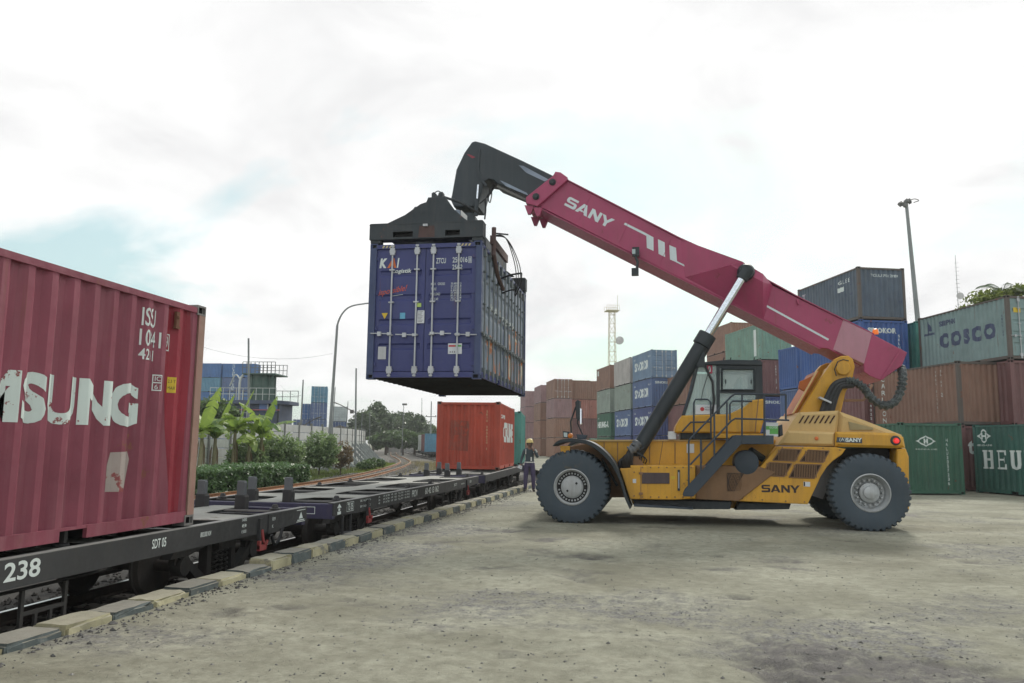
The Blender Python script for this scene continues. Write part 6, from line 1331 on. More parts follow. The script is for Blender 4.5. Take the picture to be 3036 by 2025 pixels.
# --- spreader on the blue container
spr_m = paint('spreader_black', (0.036, 0.046, 0.053), 0.6, 0.22, 0.35, (0.11, 0.10, 0.095), rust=0.3, rustc=(0.12, 0.06, 0.05)); spr_m2 = paint('spreader_rusty', (0.10, 0.062, 0.058), 0.8, 0.4, 0.5, (0.05, 0.05, 0.05))
SX, SYc, SZ = kai.location.x, kai.location.y, KZ+2.896
SPR = empty('spreader', (SX, SYc, SZ), R(0.35), 'black telescopic spreader frame locked onto the top of the hanging container', 'spreader')
def sobj(name, mb, mat=spr_m, **k): return obj(name, mb, mat, SPR, **k)
for sy in (-1, 1):
    y0, y1 = sorted((sy*3.06, sy*2.78)); mb = MB()
    # end beam with two hand holes: built of strips round the openings
    hz0, hz1, H1 = 0.12, 0.24, 0.40
    mb.box(-1.24, 1.24, y0, y1, 0.08, hz0); mb.box(-1.24, 1.24, y0, y1, hz1, H1)
    for a_, b_ in ((-1.24, -0.72), (-0.28, 0.42), (0.74, 1.24)): mb.box(a_, b_, y0, y1, hz0, hz1)
    mb.prism([(-1.25, 0.40), (1.25, 0.40), (1.22, 0.43), (-1.22, 0.43)], y0-0.005, y1+0.005, 'y')
    eb = sobj('end_beam', mb)
    obj('backing_plate', MB().box(-0.76, 0.78, (y0+y1)/2+0.02, (y0+y1)/2+0.05, 0.125, 0.235), black_m, eb)
    for sx in (-1, 1):
        obj('twistlock', MB().lathe([(0.05, -0.12), (0.06, 0.0), (0.06, 0.09)], 12, 'z', (sx*1.11, sy*2.93, 0)), spr_m, eb, smooth=True); obj('corner_guide', MB().box(sx*1.11-0.11, sx*1.11+0.11, min(sy*2.84, sy*3.03), max(sy*2.84, sy*3.03), 0.012, 0.079), spr_m, eb)
    if sy < 0:
        polys('rust_patch', [[(-0.16, 0.10), (0.20, 0.10), (0.19, 0.345), (-0.14, 0.345)]], spr_m2, eb, lambda u, v: (u, y0-0.004, v))
    obj('lamp', MB().box(-0.05, 0.05, y0-0.05, y0, 0.33, 0.38), steel, eb) if sy < 0 else None
for sx in (-0.72, 0.72): sobj('telescopic_beam', MB().box(sx-0.13, sx+0.13, -2.779, 2.779, 0.10, 0.36))
sobj('main_frame', MB().box(-0.95, 0.95, -1.35, 1.35, 0.14, 0.52))
sobj('gusset', MB().prism([(-1.15, 0.432), (-0.957, 0.548), (-0.58, 0.716), (-0.24, 0.945), (-0.11, 0.985), (-0.07, 1.088), (0.31, 1.087), (0.52, 0.79), (0.745, 0.59), (0.95, 0.432)], -2.70, -2.58, 'y', 0.012)); sobj('gusset', MB().prism([(-1.15, 0.432), (-0.957, 0.548), (-0.58, 0.716), (-0.24, 0.945), (-0.11, 0.985), (-0.07, 1.088), (0.31, 1.087), (0.52, 0.79), (0.745, 0.59), (0.95, 0.432)], 2.58, 2.70, 'y', 0.012))
sobj('gusset_deck', MB().prism([(-0.35, 0.52), (-0.05, 0.80), (0.30, 0.80), (0.60, 0.52)], -2.57, 2.57, 'y'))
sobj('motor_box', MB().prism([(-0.47, 0.60), (-0.47, 0.90), (-0.43, 0.955), (-0.1, 0.955), (-0.1, 0.60)], -2.5, -2.0, 'y', 0.02))
vb = MB().prism([(0.0, 1.05), (0.0, 1.18), (0.04, 1.21), (0.09, 1.18), (0.09, 1.12), (0.14, 1.12), (0.16, 1.19), (0.24, 1.21), (0.26, 1.05)], -2.68, -2.48, 'y', 0.008); vb.tube(smoothline([(0.04, -2.6, 1.21), (0.12, -2.6, 1.25), (0.2, -2.6, 1.21)], 4), 0.012, 5); vb.tube(smoothline([(0.26, -2.55, 1.12), (0.5, -2.0, 1.15), (0.70, -1.0, 1.2)], 5), 0.03, 6); sobj('valve_block', vb)
# rotator under the gooseneck
hx = (S(1378, 612, 0)[0]+XR)-SX
sobj('rotator', MB().lathe([(0.42, 0.52), (0.42, 0.62), (0.36, 0.64), (0.36, 0.72), (0.44, 0.74), (0.44, 0.84), (0.30, 0.86)], 32, 'z', (hx, 0, 0)), boomb, smooth=True)
sobj('tilt_head', MB().prism([(hx-0.32, 0.84), (hx+0.40, 0.84), (hx+0.38, 1.18), (hx+0.26, 1.45), (hx-0.25, 1.45), (hx-0.32, 1.2)], -0.30, 0.30, 'y', 0.02), boomb)
sobj('slew_motor', MB().tube([(hx+0.38, -0.25, 0.66), (hx+0.62, -0.30, 0.64), (hx+0.66, -0.3, 0.64)], [0.10, 0.10, 0.06], 12).box(hx+0.35, hx+0.6, -0.3, -0.1, 0.48, 0.58), spr_m, smooth=True)
sobj('white_plate', MB().add([(0.62, -2.50, 0.55), (0.76, -2.50, 0.42), (0.76, -2.50, 0.70), (0.62, -2.50, 0.84)], [(0, 1, 2, 3)]).add([(0.62, -2.48, 0.55), (0.76, -2.48, 0.42), (0.76, -2.48, 0.70), (0.62, -2.48, 0.84)], [(3, 2, 1, 0)]), paint('plate_white', (0.72, 0.72, 0.70), 0.5, 0.1, 0.2))
sobj('lamp_can', MB().lathe([(0.09, -0.1), (0.10, 0.02), (0.07, 0.04)], 14, 'z', (0.52, -2.45, 0.80)), grease, smooth=True)
# hose reels at the side of the spreader
hh = MB()
for k in range(3): hh.tube(smoothline([(1.22, -1.9+0.05*k, 0.42), (1.46+0.02*k, -1.75, 0.40-0.02*k), (1.60+0.05*k, -1.55, 0.05-0.03*k), (1.68+0.05*k, -1.45, -0.40), (1.62, -1.30, -0.85)], 6), 0.011, 6)
hh.tube([(1.22, -1.9, 0.46), (1.55, -1.80, 0.44)], 0.018, 6); hh.tube(smoothline([(1.30, -1.2, -0.42), (1.55, -1.35, -0.38), (1.80, -1.40, -0.36)], 4), 0.022, 6); hh.tube(smoothline([(1.80, -1.4, -0.36), (1.76, -1.3, -0.6), (1.62, -1.2, -0.85)], 4), 0.014, 6); hh.tube(smoothline([(1.30, -1.1, -0.75), (1.50, -1.25, -0.72), (1.64, -1.25, -0.7)], 4), 0.02, 6)
sobj('hose_loops', hh, rubber_d, smooth=True)
sobj('side_post', MB().tube([(1.30, -2.2, 0.50), (1.30, -2.2, -0.1), (1.28, -1.6, -0.45), (1.28, -0.9, -0.62)], 0.05, 8).box(1.235, 1.30, -2.3, -0.4, 0.12, 0.30), spr_m2)
# ------------------------------------------------------------------ the worker
def person():
    P0 = at(1568, 1457, 28.14); root = empty('person', (-4.33, 28.14, 0.0), R(8), 'worker in yellow helmet, dark vest and purple trousers standing by the kerb', 'person')
    J = {}; E = []; Rd = {}
    def j(n, p, r_): J[n] = Vector(p); Rd[n] = r_
    def e(*a):
        for p, q in zip(a[:-1], a[1:]): E.append((p, q))
    j('pel', (0, 0.02, 0.97), (0.165, 0.12)); j('wai', (0, 0.02, 1.12), (0.15, 0.11)); j('che', (0, 0.02, 1.33), (0.175, 0.12)); j('col', (0, 0.01, 1.465), (0.10, 0.085)); j('nec', (0, 0.0, 1.53), (0.055, 0.055))
    j('jaw', (0, -0.02, 1.60), (0.068, 0.078)); j('hed', (0, -0.008, 1.69), (0.080, 0.098)); j('top', (0, 0.0, 1.765), (0.055, 0.07))
    e('pel', 'wai', 'che', 'col', 'nec', 'jaw', 'hed', 'top')
    for s_, n in ((-1, 'a'), (1, 'b')):
        j('sh'+n, (s_*0.185, 0.02, 1.435), 0.068); e('col', 'sh'+n)
        j('hi'+n, (s_*0.10, 0.02, 0.90), (0.105, 0.11)); j('kn'+n, (s_*0.135, 0.0, 0.50), (0.082, 0.085)); j('an'+n, (s_*0.145, 0.03, 0.11), (0.066, 0.066)); j('he'+n, (s_*0.147, 0.03, 0.05), (0.048, 0.05)); j('to'+n, (s_*0.175, -0.15, 0.035), (0.048, 0.034))
        e('pel', 'hi'+n, 'kn'+n, 'an'+n, 'he'+n, 'to'+n)
    j('ela', (-0.275, 0.04, 1.16), 0.052); j('wra', (-0.32, -0.06, 0.935), 0.036); j('haa', (-0.33, -0.10, 0.865), 0.034); e('sha', 'ela', 'wra', 'haa')
    j('elb', (0.285, -0.07, 1.19), 0.055); j('wrb', (0.155, -0.20, 1.42), 0.037); j('hab', (0.105, -0.205, 1.50), 0.034); e('shb', 'elb', 'wrb', 'hab')
    for k in range(4):
        j('fa%d' % k, (-0.345+0.002*k, -0.135+0.022*k, 0.81), 0.010); j('ga%d' % k, (-0.325, -0.155+0.022*k, 0.775+0.006*abs(k-1)), 0.009); e('haa', 'fa%d' % k, 'ga%d' % k)
        j('fb%d' % k, (0.075, -0.225+0.015*k, 1.535+0.012*k), 0.010); j('gb%d' % k, (0.048, -0.20+0.012*k, 1.545+0.014*k), 0.009); e('hab', 'fb%d' % k, 'gb%d' % k)
    j('tha', (-0.31, -0.15, 0.86), 0.011); j('thb_', (-0.305, -0.165, 0.825), 0.010); e('haa', 'tha', 'thb_'); j('thc', (0.085, -0.235, 1.49), 0.011); j('thd', (0.058, -0.235, 1.515), 0.010); e('hab', 'thc', 'thd')
    names = list(J); idx = {n: i for i, n in enumerate(names)}
    me = bpy.data.meshes.new('body'); me.from_pydata([tuple(J[n]) for n in names], [(idx[a], idx[b]) for a, b in E], [])
    o = bpy.data.objects.new('tmp_body', me); COL.objects.link(o)
    o.modifiers.new('s', 'SKIN'); sk = me.skin_vertices[0].data
    for n in names: r_ = Rd[n]; sk[idx[n]].radius = r_ if isinstance(r_, tuple) else (r_, r_)
    for i in range(len(sk)): sk[i].use_root = (names[i] == 'pel')
    su = o.modifiers.new('u', 'SUBSURF'); su.levels = 2; su.render_levels = 2
    dg = bpy.context.evaluated_depsgraph_get(); bme = bpy.data.meshes.new_from_object(o.evaluated_get(dg)); bpy.data.objects.remove(o)
    skin = plain('skin', (0.20, 0.105, 0.07), 0.5); shirt = paint('work_shirt', (0.050, 0.070, 0.085), 0.85, 0.2, 0.1); trou = paint('work_trousers', (0.075, 0.062, 0.125), 0.85, 0.2, 0.1); boot = plain('boot', (0.025, 0.022, 0.02), 0.5)
    for m_ in (skin, shirt, trou, boot): bme.materials.append(m_)
    def seg(p, a, b):
        t = max(0, min(1, (p-a).dot(b-a)/max(1e-9, (b-a).length_squared))); return (p-(a+(b-a)*t)).length
    mi = []
    zone = {}
    for a, b in E:
        n = b
        zone[(a, b)] = 3 if n[:2] in ('he', 'to') else 2 if (n[:2] in ('hi', 'kn', 'an') and n != 'hed') else 0 if (n in ('jaw', 'hed', 'top', 'nec') or n[:2] in ('fa', 'ga', 'fb', 'gb', 'th') or n in ('haa', 'hab')) else 1
    zone[('jaw', 'hed')] = 0
    for p in bme.polygons:
        c = Vector(p.center); best = min(E, key=lambda s_: seg(c, J[s_[0]], J[s_[1]])); z = zone[best]
        if z == 1 and c.z < 1.0 and abs(c.x) < 0.23: z = 2
        mi.append(z)
    bme.polygons.foreach_set('material_index', mi); bme.polygons.foreach_set('use_smooth', [True]*len(bme.polygons))
    bo = bpy.data.objects.new('body', bme); COL.objects.link(bo); bo.parent = root
    helm = plain('helmet_yellow', (0.62, 0.50, 0.20), 0.35)
    mb = MB().lathe([(0.128, 1.70), (0.125, 1.74), (0.112, 1.79), (0.08, 1.83), (0.03, 1.848), (0.001, 1.85)], 20, 'z'); mb.prism([(-0.11, -0.08), (-0.06, -0.19), (0.06, -0.19), (0.11, -0.08)], 1.700, 1.712, 'z'); mb.lathe([(0.128, 1.70), (0.142, 1.695), (0.142, 1.703)], 20, 'z', cap=False); obj('helmet', mb, helm, root, (0, -0.005, 0), smooth=True)
    hair = plain('hair', (0.02, 0.016, 0.014), 0.7); obj('hair', MB().lathe([(0.085, 1.60), (0.098, 1.65), (0.10, 1.70), (0.08, 1.74)], 16, 'z', (0, 0.025, 0), cap=False), hair, root, smooth=True)
    obj('nose', MB().add([(0, -0.128, 1.632), (-0.016, -0.10, 1.625), (0.016, -0.10, 1.625), (0, -0.10, 1.672)], [(0, 1, 2), (0, 2, 3), (0, 3, 1)]), skin, root)
    for s_ in (-1, 1):
        obj('eye', MB().lathe([(0.001, -0.012), (0.009, -0.006), (0.011, 0)], 8, 'y', (s_*0.030, -0.098, 1.668)), plain('eye', (0.06, 0.05, 0.045), 0.3), root); obj('ear', MB().box(s_*0.088-0.008, s_*0.088+0.008, -0.012, 0.022, 1.625, 1.685), skin, root)
    obj('mouth', MB().box(-0.022, 0.022, -0.104, -0.094, 1.598, 1.605), plain('lips', (0.16, 0.06, 0.05), 0.5), root)
    refl = plain('reflective_tape', (0.62, 0.62, 0.60), 0.4)
    mb = MB()
    for a in np.linspace(0, 2*math.pi, 25)[:-1]:
        b = a+2*math.pi/24; mb.add([(0.178*math.cos(a), 0.02+0.135*math.sin(a), 1.0), (0.178*math.cos(b), 0.02+0.135*math.sin(b), 1.0), (0.178*math.cos(b), 0.02+0.135*math.sin(b), 1.035), (0.178*math.cos(a), 0.02+0.135*math.sin(a), 1.035)], [(0, 1, 2, 3)])
    obj('belt', mb, refl, root)
    obj('shoulder_tape', MB().tube([(-0.135, -0.11, 1.30), (-0.135, -0.085, 1.43), (-0.13, 0.0, 1.50)], 0.014, 5).tube([(0.13, -0.11, 1.36), (0.19, -0.06, 1.46), (0.255, -0.06, 1.36)], 0.014, 5).tube([(0.21, -0.05, 1.47), (0.275, -0.06, 1.38)], 0.013, 5), refl, root)
    obj('name_card', MB().box(0.035, 0.085, -0.137, -0.132, 1.06, 1.20), refl, root)
    pp = obj('paper_sheets', MB().add([(-0.42, -0.16, 0.83), (-0.29, -0.16, 0.77), (-0.26, -0.15, 0.86), (-0.37, -0.15, 0.93)], [(0, 1, 2, 3)]).add([(-0.40, -0.155, 0.81), (-0.27, -0.155, 0.78), (-0.25, -0.145, 0.88), (-0.36, -0.145, 0.92)], [(0, 1, 2, 3)]).add([(-0.42, -0.163, 0.83), (-0.29, -0.163, 0.77), (-0.26, -0.153, 0.86), (-0.37, -0.153, 0.93)], [(3, 2, 1, 0)]), tpaper)
    pp.location = root.location; pp.rotation_euler = root.rotation_euler; tag(pp, 'white sheets of paper held in the hand of the worker by the kerb', 'papers')
    rd_ = obj('handheld_radio', MB().box(0.03, 0.07, -0.205, -0.165, 1.50, 1.61).tube([(0.062, -0.18, 1.61), (0.066, -0.18, 1.72)], 0.006, 5), blk); rd_.location = root.location; rd_.rotation_euler = root.rotation_euler; tag(rd_, 'small black radio held to the face of the worker', 'radio')
person()

# ------------------------------------------------------------------ foliage
def leaves(name, C, size, mat, parent=None, seed=0, up=0.25, aspect=0.5, jitter=0.45, tone=None):
    rs = np.random.RandomState(seed); n = len(C); C = np.asarray(C)
    nrm = rs.randn(n, 3); nrm[:, 2] = np.abs(nrm[:, 2])+up; nrm /= np.linalg.norm(nrm, axis=1)[:, None]
    t = np.cross(nrm, rs.randn(n, 3)); t /= np.linalg.norm(t, axis=1)[:, None]; b = np.cross(nrm, t)
    s = (size*(1-jitter+2*jitter*rs.rand(n)))[:, None]
    V = np.stack([C-t*s, C+b*s*aspect-nrm*s*0.15, C+t*s, C-b*s*aspect-nrm*s*0.15], 1)
    F = (np.arange(n)*4)[:, None]+np.array([[0, 1, 2, 3]])
    me = bpy.data.meshes.new(name); me.vertices.add(n*4); me.vertices.foreach_set('co', V.astype(np.float32).ravel())
    me.loops.add(n*4); me.loops.foreach_set('vertex_index', F.ravel()); me.polygons.add(n); me.polygons.foreach_set('loop_start', np.arange(n)*4)
    tn = (rs.rand(n) if tone is None else np.clip(tone+0.35*(rs.rand(n)-0.5), 0, 1)); a = me.attributes.new('tone', 'FLOAT', 'FACE'); a.data.foreach_set('value', tn.astype(np.float32))
    me.update(); o = obj(name, me, mat, parent); return o
def clumps(rs, n, ell, k, spread=0.32):
    """points gathered in k clumps spread over the shell of ellipsoids (cx,cy,cz,rx,ry,rz)"""
    out = []; tone = []
    for (cx, cy, cz, rx_, ry_, rz_) in ell:
        d = rs.randn(k, 3); d /= np.linalg.norm(d, axis=1)[:, None]; d *= (0.35+0.65*rs.rand(k, 1)**0.4); cc = d*[rx_, ry_, rz_]+[cx, cy, cz]; ct = rs.rand(k)
        i = rs.randint(0, k, n//len(ell)); p = cc[i]+rs.randn(len(i), 3)*spread*np.array([rx_, ry_, rz_])*0.5
        out.append(p); tone.append(ct[i])
    return np.concatenate(out), np.concatenate(tone)
lm_dark = leafmat('leaf_dark', (0.036, 0.068, 0.038), (0.11, 0.16, 0.075)); lm_mid = leafmat('leaf_mid', (0.035, 0.075, 0.030), (0.115, 0.18, 0.060)); lm_shrub = leafmat('leaf_shrub', (0.08, 0.13, 0.065), (0.30, 0.40, 0.19)); lm_hedge = leafmat('leaf_hedge', (0.035, 0.080, 0.038), (0.13, 0.22, 0.09)); lm_ban = leafmat('leaf_banana', (0.07, 0.16, 0.05), (0.32, 0.42, 0.10), 0.45)
lm_brown = leafmat('leaf_dry', (0.13, 0.09, 0.06), (0.26, 0.2, 0.12))
bark = paint('bark', (0.10, 0.075, 0.055), 0.9, 0.3, 0.3); stemg = paint('banana_stem', (0.22, 0.21, 0.12), 0.8, 0.3, 0.5, (0.16, 0.10, 0.06))
def tree(name, label, x, y, z0, h, ell, n, size, mat, grp, seed, cat='tree', k=26, trunk=0.18, spread=0.32):
    rs = np.random.RandomState(seed); t = empty(name, (x, y, z0), 0, label, cat, grp)
    mb = MB(); th_ = max(0.3, min(q[2]-q[5]*0.4 for q in ell))
    mb.tube([(0, 0, 0), (0.03*h*(rs.rand()-0.5), 0, th_*0.5), (0.05*h*(rs.rand()-0.5), 0, th_)], [trunk, trunk*0.8, trunk*0.6], 8)
    for q in ell:
        for _ in range(3): mb.tube([(0, 0, th_*0.85), ((q[0])*0.5, q[1]*0.5, (th_+q[2])/2), (q[0]+q[3]*0.5*(rs.rand()-0.5), q[1]+q[4]*0.5*(rs.rand()-0.5), q[2]+q[5]*0.4*(rs.rand()-0.3))], [trunk*0.5, trunk*0.32, trunk*0.1], 5)
    obj('trunk', mb, bark, t, smooth=True)
    C, tn = clumps(rs, n, ell, k, spread); leaves('crown', C, size, mat, t, seed, tone=tn); return t
GT = 'trees at the end of the tracks'
def far_tree(px, Y, h, w, label, seed, mat=lm_dark, n=5200):
    p = at(px, 1300, Y); x = float(p[0]); rs = np.random.RandomState(seed)
    ell = [(0, 0, h*0.66, w*0.36, w*0.36, h*0.30), (-w*0.26, 0.5, h*0.56, w*0.26, w*0.3, h*0.24), (w*0.26, -0.4, h*0.60, w*0.26, w*0.3, h*0.22), (0.1*w, 0, h*0.82, w*0.2, w*0.2, h*0.17)]
    tree('broad_tree', label, x, Y, -0.5, h, ell, n, 0.34, mat, GT, seed, k=30, trunk=0.25)
far_tree(1078, 150, 8.2, 6.5, 'dark leafy tree at the left end of the far tree line', 11)
far_tree(1108, 158, 10.4, 8.0, 'tall dark tree behind the end of the concrete wall', 12)
far_tree(1150, 165, 8.6, 8.0, 'dark broad tree left of the thin far lamp mast', 13)
far_tree(1192, 172, 9.0, 8.2, 'broad tree right of the thin far lamp mast', 14)
far_tree(1230, 168, 8.4, 7.0, 'sparse-crowned tree at the right end of the far tree line', 15, n=3600)
far_tree(1145, 136, 4.2, 6.5, 'low bright green bushy tree before the far tree line', 16, lm_mid)
far_tree(1195, 140, 4.4, 7.0, 'low green bushy tree above the far low wall', 17, lm_mid)
far_tree(1230, 138, 3.8, 5.0, 'small green tree beside the pale far wagons', 18, lm_mid)
far_tree(1040, 128, 4.6, 4.0, 'small yellow-green tree behind the wall by the tall pole', 19, lm_mid, 2600)
far_tree(1273, 175, 6.4, 5.0, 'small far tree showing left of the orange container', 20, lm_mid, 2200)
# low wall across the far end
lw_ = empty('low_wall', (0, 0, 0), 0, 'low grey wall across the far end of the tracks', 'wall')
a_, b_ = at(1150, 1340, 176), at(1268, 1340, 190)
dv = Vector((float(b_[0]-a_[0]), float(b_[1]-a_[1]), 0)); L_ = dv.length; lw_.location = (float(a_[0]), float(a_[1]), -0.5); lw_.rotation_euler = (0, 0, math.atan2(dv.y, dv.x))
for k in range(6): obj('wall_section', MB().box(k*L_/6+0.03, (k+1)*L_/6-0.03, -0.1, 0.1, 0, 1.5+0.1*(k % 2)), paint('low_wall_grey', (0.30, 0.29, 0.28), 0.9, 0.2, 0.4), lw_)
# shrubs and hedge in front of the wall
GS = 'shrubs before the concrete wall'
def shrub(px, Y, w, h, label, seed, mat=lm_shrub, n=5200, size=0.095, base=0.35):
    p = at(px, 1400, Y); ell = [(0, 0, h*0.62, w*0.42, w*0.4, h*0.36), (-w*0.28, 0.2, h*0.5, w*0.28, w*0.3, h*0.3), (w*0.28, -0.1, h*0.52, w*0.26, w*0.3, h*0.32), (0, -0.3, h*0.42, w*0.4, w*0.3, h*0.25)]
    tree('garden_shrub', label, float(p[0]), Y, -0.4, h, ell, n, size, mat, GS, seed, 'shrub', k=70, trunk=0.05, spread=0.26)
shrub(815, 44, 3.3, 2.55, 'round pale green shrub left of the other, by the wall', 31, n=7500)
shrub(945, 46.5, 2.4, 2.75, 'upright green shrub between round shrub and lamp post', 32, n=6500)
shrub(1010, 48.5, 1.5, 2.2, 'half-dry brownish shrub at the foot of the lamp post', 33, lm_brown, 1500)
shrub(730, 42, 2.3, 2.1, 'loose low shrub among the banana plants', 34, n=4200)
shrub(1110, 60, 1.6, 0.9, 'small weedy shrub between the wall braces', 35, lm_mid, 1200, 0.09)
shrub(1085, 56, 1.4, 0.8, 'low green weed at the first wall braces', 36, lm_mid, 1000, 0.09)
rs = np.random.RandomState(8); hg = empty('clipped_hedge', (-17.4, 30, -0.42), 0, 'clipped dark green hedge along the empty side track', 'hedge')
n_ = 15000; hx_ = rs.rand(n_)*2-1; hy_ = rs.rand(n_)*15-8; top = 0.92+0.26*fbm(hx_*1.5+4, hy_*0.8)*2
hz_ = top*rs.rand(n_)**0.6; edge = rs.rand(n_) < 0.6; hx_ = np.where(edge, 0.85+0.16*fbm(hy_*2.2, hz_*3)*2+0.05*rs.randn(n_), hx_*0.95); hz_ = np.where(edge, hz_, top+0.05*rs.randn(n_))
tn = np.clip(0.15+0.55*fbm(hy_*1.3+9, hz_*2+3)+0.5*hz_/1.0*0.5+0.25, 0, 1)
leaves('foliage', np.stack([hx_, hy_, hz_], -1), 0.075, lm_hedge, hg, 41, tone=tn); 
mb = MB()
for k in range(36): yk = -7.7+k*0.41; mb.tube([(rs.rand()*0.9-0.45, yk, 0), (rs.rand()*0.9-0.45, yk+rs.rand()*0.3-0.15, 0.85)], [0.03, 0.01], 5)
obj('stems', mb, bark, hg)
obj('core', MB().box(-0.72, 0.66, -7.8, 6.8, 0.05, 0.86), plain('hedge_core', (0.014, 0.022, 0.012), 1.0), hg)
# grass and weeds along the far side of the side track
def grass(name, label, xs_, ys_, zs_, h, seed, mat):
    rs = np.random.RandomState(seed); n = len(xs_); a = rs.rand(n)*6.28; hh_ = h*(0.4+0.9*rs.rand(n)); w = 0.018+0.012*rs.rand(n); lean = rs.randn(n, 2)*0.35*hh_[:, None]
    B = np.stack([xs_, ys_, zs_], -1); d = np.stack([np.cos(a)*w, np.sin(a)*w, 0*a], -1); T = B+np.stack([lean[:, 0], lean[:, 1], hh_], -1)
    V = np.stack([B-d, B+d, T], 1); me = bpy.data.meshes.new(name); me.vertices.add(n*3); me.vertices.foreach_set('co', V.astype(np.float32).ravel()); me.loops.add(n*3); me.loops.foreach_set('vertex_index', np.arange(n*3)); me.polygons.add(n); me.polygons.foreach_set('loop_start', np.arange(n)*3)
    at_ = me.attributes.new('tone', 'FLOAT', 'FACE'); at_.data.foreach_set('value', rs.rand(n).astype(np.float32)); me.update(); o = obj(name, me, mat); tag(o, label, 'grass', None, 'stuff'); return o
n_ = 16000; gy = 22+rs.rand(n_)*60; gx_ = side_x(gy)-1.9-rs.rand(n_)**1.2*4.5
grass('verge_grass', 'rough green grass between the empty side track and the wall', gx_, gy, np.where(gx_ > -24, -0.44, -0.5)+0*gy, 0.22, 51, leafmat('grass_blade', (0.05, 0.085, 0.025), (0.17, 0.21, 0.06)))
n_ = 5000; gy = 52+rs.rand(n_)*26; gx_ = side_x(gy)-0.9-np.abs(rs.randn(n_))*0.7
grass('lineside_grass', 'bright green grass patch at the bend of the side track', gx_, gy, -0.45+0*gy, 0.14, 52, leafmat('grass_bright', (0.09, 0.13, 0.02), (0.22, 0.27, 0.05)))
n_ = 2500; gy = 44+rs.rand(n_)*40; gx_ = (side_x(gy)+main_x(gy))/2+rs.randn(n_)*1.2
grass('between_track_weeds', 'straw-coloured weeds between the two tracks', gx_, gy, -0.46+0*gy, 0.35, 53, leafmat('straw', (0.16, 0.13, 0.07), (0.30, 0.26, 0.14)))
# banana plants: each big leaf is a piece of its own
def banana_leaf(L_, W_, droop, seed, tears=5):
    rr = random.Random(seed); n = 14; vs_ = []; fs = []; k = 0
    pts = [(0.0, 0.0)]; th = R(78)-0.25*droop
    for i in range(n): th_i = th-droop*2.1*((i+1)/n)**1.2; pts.append((pts[-1][0]+L_/n*math.cos(th_i), pts[-1][1]+L_/n*math.sin(th_i)))
    torn = {rr.randrange(3, n) for _ in range(tears)}
    for s_ in (-1, 1):
        for i in range(n):
            w0, w1 = [W_*math.sin(math.pi*min(1, (q/n)*0.93+0.06))**0.6 for q in (i, i+1)]
            dz0, dz1 = -w0*0.35, -w1*0.35; dx = -0.03 if i in torn else 0.0; sag = 0.25*w0 if i in torn else 0
            a, b = pts[i], pts[i+1]
            vs_ += [(a[0], 0, a[1]), (b[0], 0, b[1]), (b[0]+dx, s_*w1, b[1]+dz1-sag), (a[0]+0.02, s_*w0, a[1]+dz0-sag)]; f = (k, k+1, k+2, k+3); fs.append(f if s_ > 0 else f[::-1]); k += 4
    mb = MB().add(vs_, fs); return mb
def banana(px, Y, h, label, seed, nl=8):
    rr = random.Random(seed); p = at(px, 1380, Y); b = empty('banana_plant', (float(p[0]), Y, -0.45), 0, label, 'banana plant', 'banana plants before the concrete wall')
    obj('stem', MB().tube([(0, 0, 0), (0.04, 0, h*0.35), (0.02, 0.03, h*0.62)], [0.13, 0.11, 0.07], 10), stemg, b, smooth=True)
    for k in range(nl):
        L_ = h*rr.uniform(0.48, 0.68); dr = rr.uniform(0.5, 1.15) if k else 0.12; me = banana_leaf(L_, L_*rr.uniform(0.13, 0.19), dr, seed*50+k).mesh('leaf')
        t_ = me.attributes.new('tone', 'FLOAT', 'FACE'); base = rr.random(); t_.data.foreach_set('value', [min(1, max(0, base+rr.uniform(-0.25, 0.25))) for _ in me.polygons])
        lf = obj('leaf', me, lm_ban, b, (0.02, 0.03, h*0.60), (rr.uniform(-0.15, 0.15), rr.uniform(-0.1, 0.35) if k else 0.0, k*2.4+rr.uniform(-0.4, 0.4)))
    mb = MB()
    for k in range(4): a = rr.uniform(0, 6.28); mb.add([(0.1*math.cos(a), 0.1*math.sin(a), h*0.5), (0.22*math.cos(a), 0.22*math.sin(a), h*0.40), (0.25*math.cos(a+0.4), 0.25*math.sin(a+0.4), h*0.15), (0.16*math.cos(a+0.2), 0.16*math.sin(a+0.2), h*0.2)], [(0, 1, 2, 3)])
    me = mb.mesh('dry_leaves'); t_ = me.attributes.new('tone', 'FLOAT', 'FACE'); t_.data.foreach_set('value', [0.5]*len(me.polygons)); obj('dry_leaves', me, lm_brown, b)
banana(592, 38.5, 4.3, 'banana plant closest to the crimson container', 61); banana(632, 39.5, 3.8, 'banana plant with upright pale leaves, second from the crimson container', 62)
banana(690, 40.5, 4.4, 'tall banana plant with arching dark leaves, third from the crimson container', 63, 9); banana(770, 42, 4.1, 'banana plant rising behind the round shrub', 64, 8); banana(735, 41, 3.2, 'small banana plant between the two taller ones', 65, 6)
p = at(640, 1215, 52); tree('garden_tree', 'dense dark-leaved tree over the wall above the banana plants', float(p[0]), 52, -0.5, 5.4, [(0, 0, 4.2, 1.5, 1.2, 0.8), (-1.0, 0, 4.0, 0.9, 0.9, 0.8), (0.9, 0, 3.8, 0.8, 0.9, 0.7)], 4200, 0.15, lm_mid, None, 71, k=40, trunk=0.12)
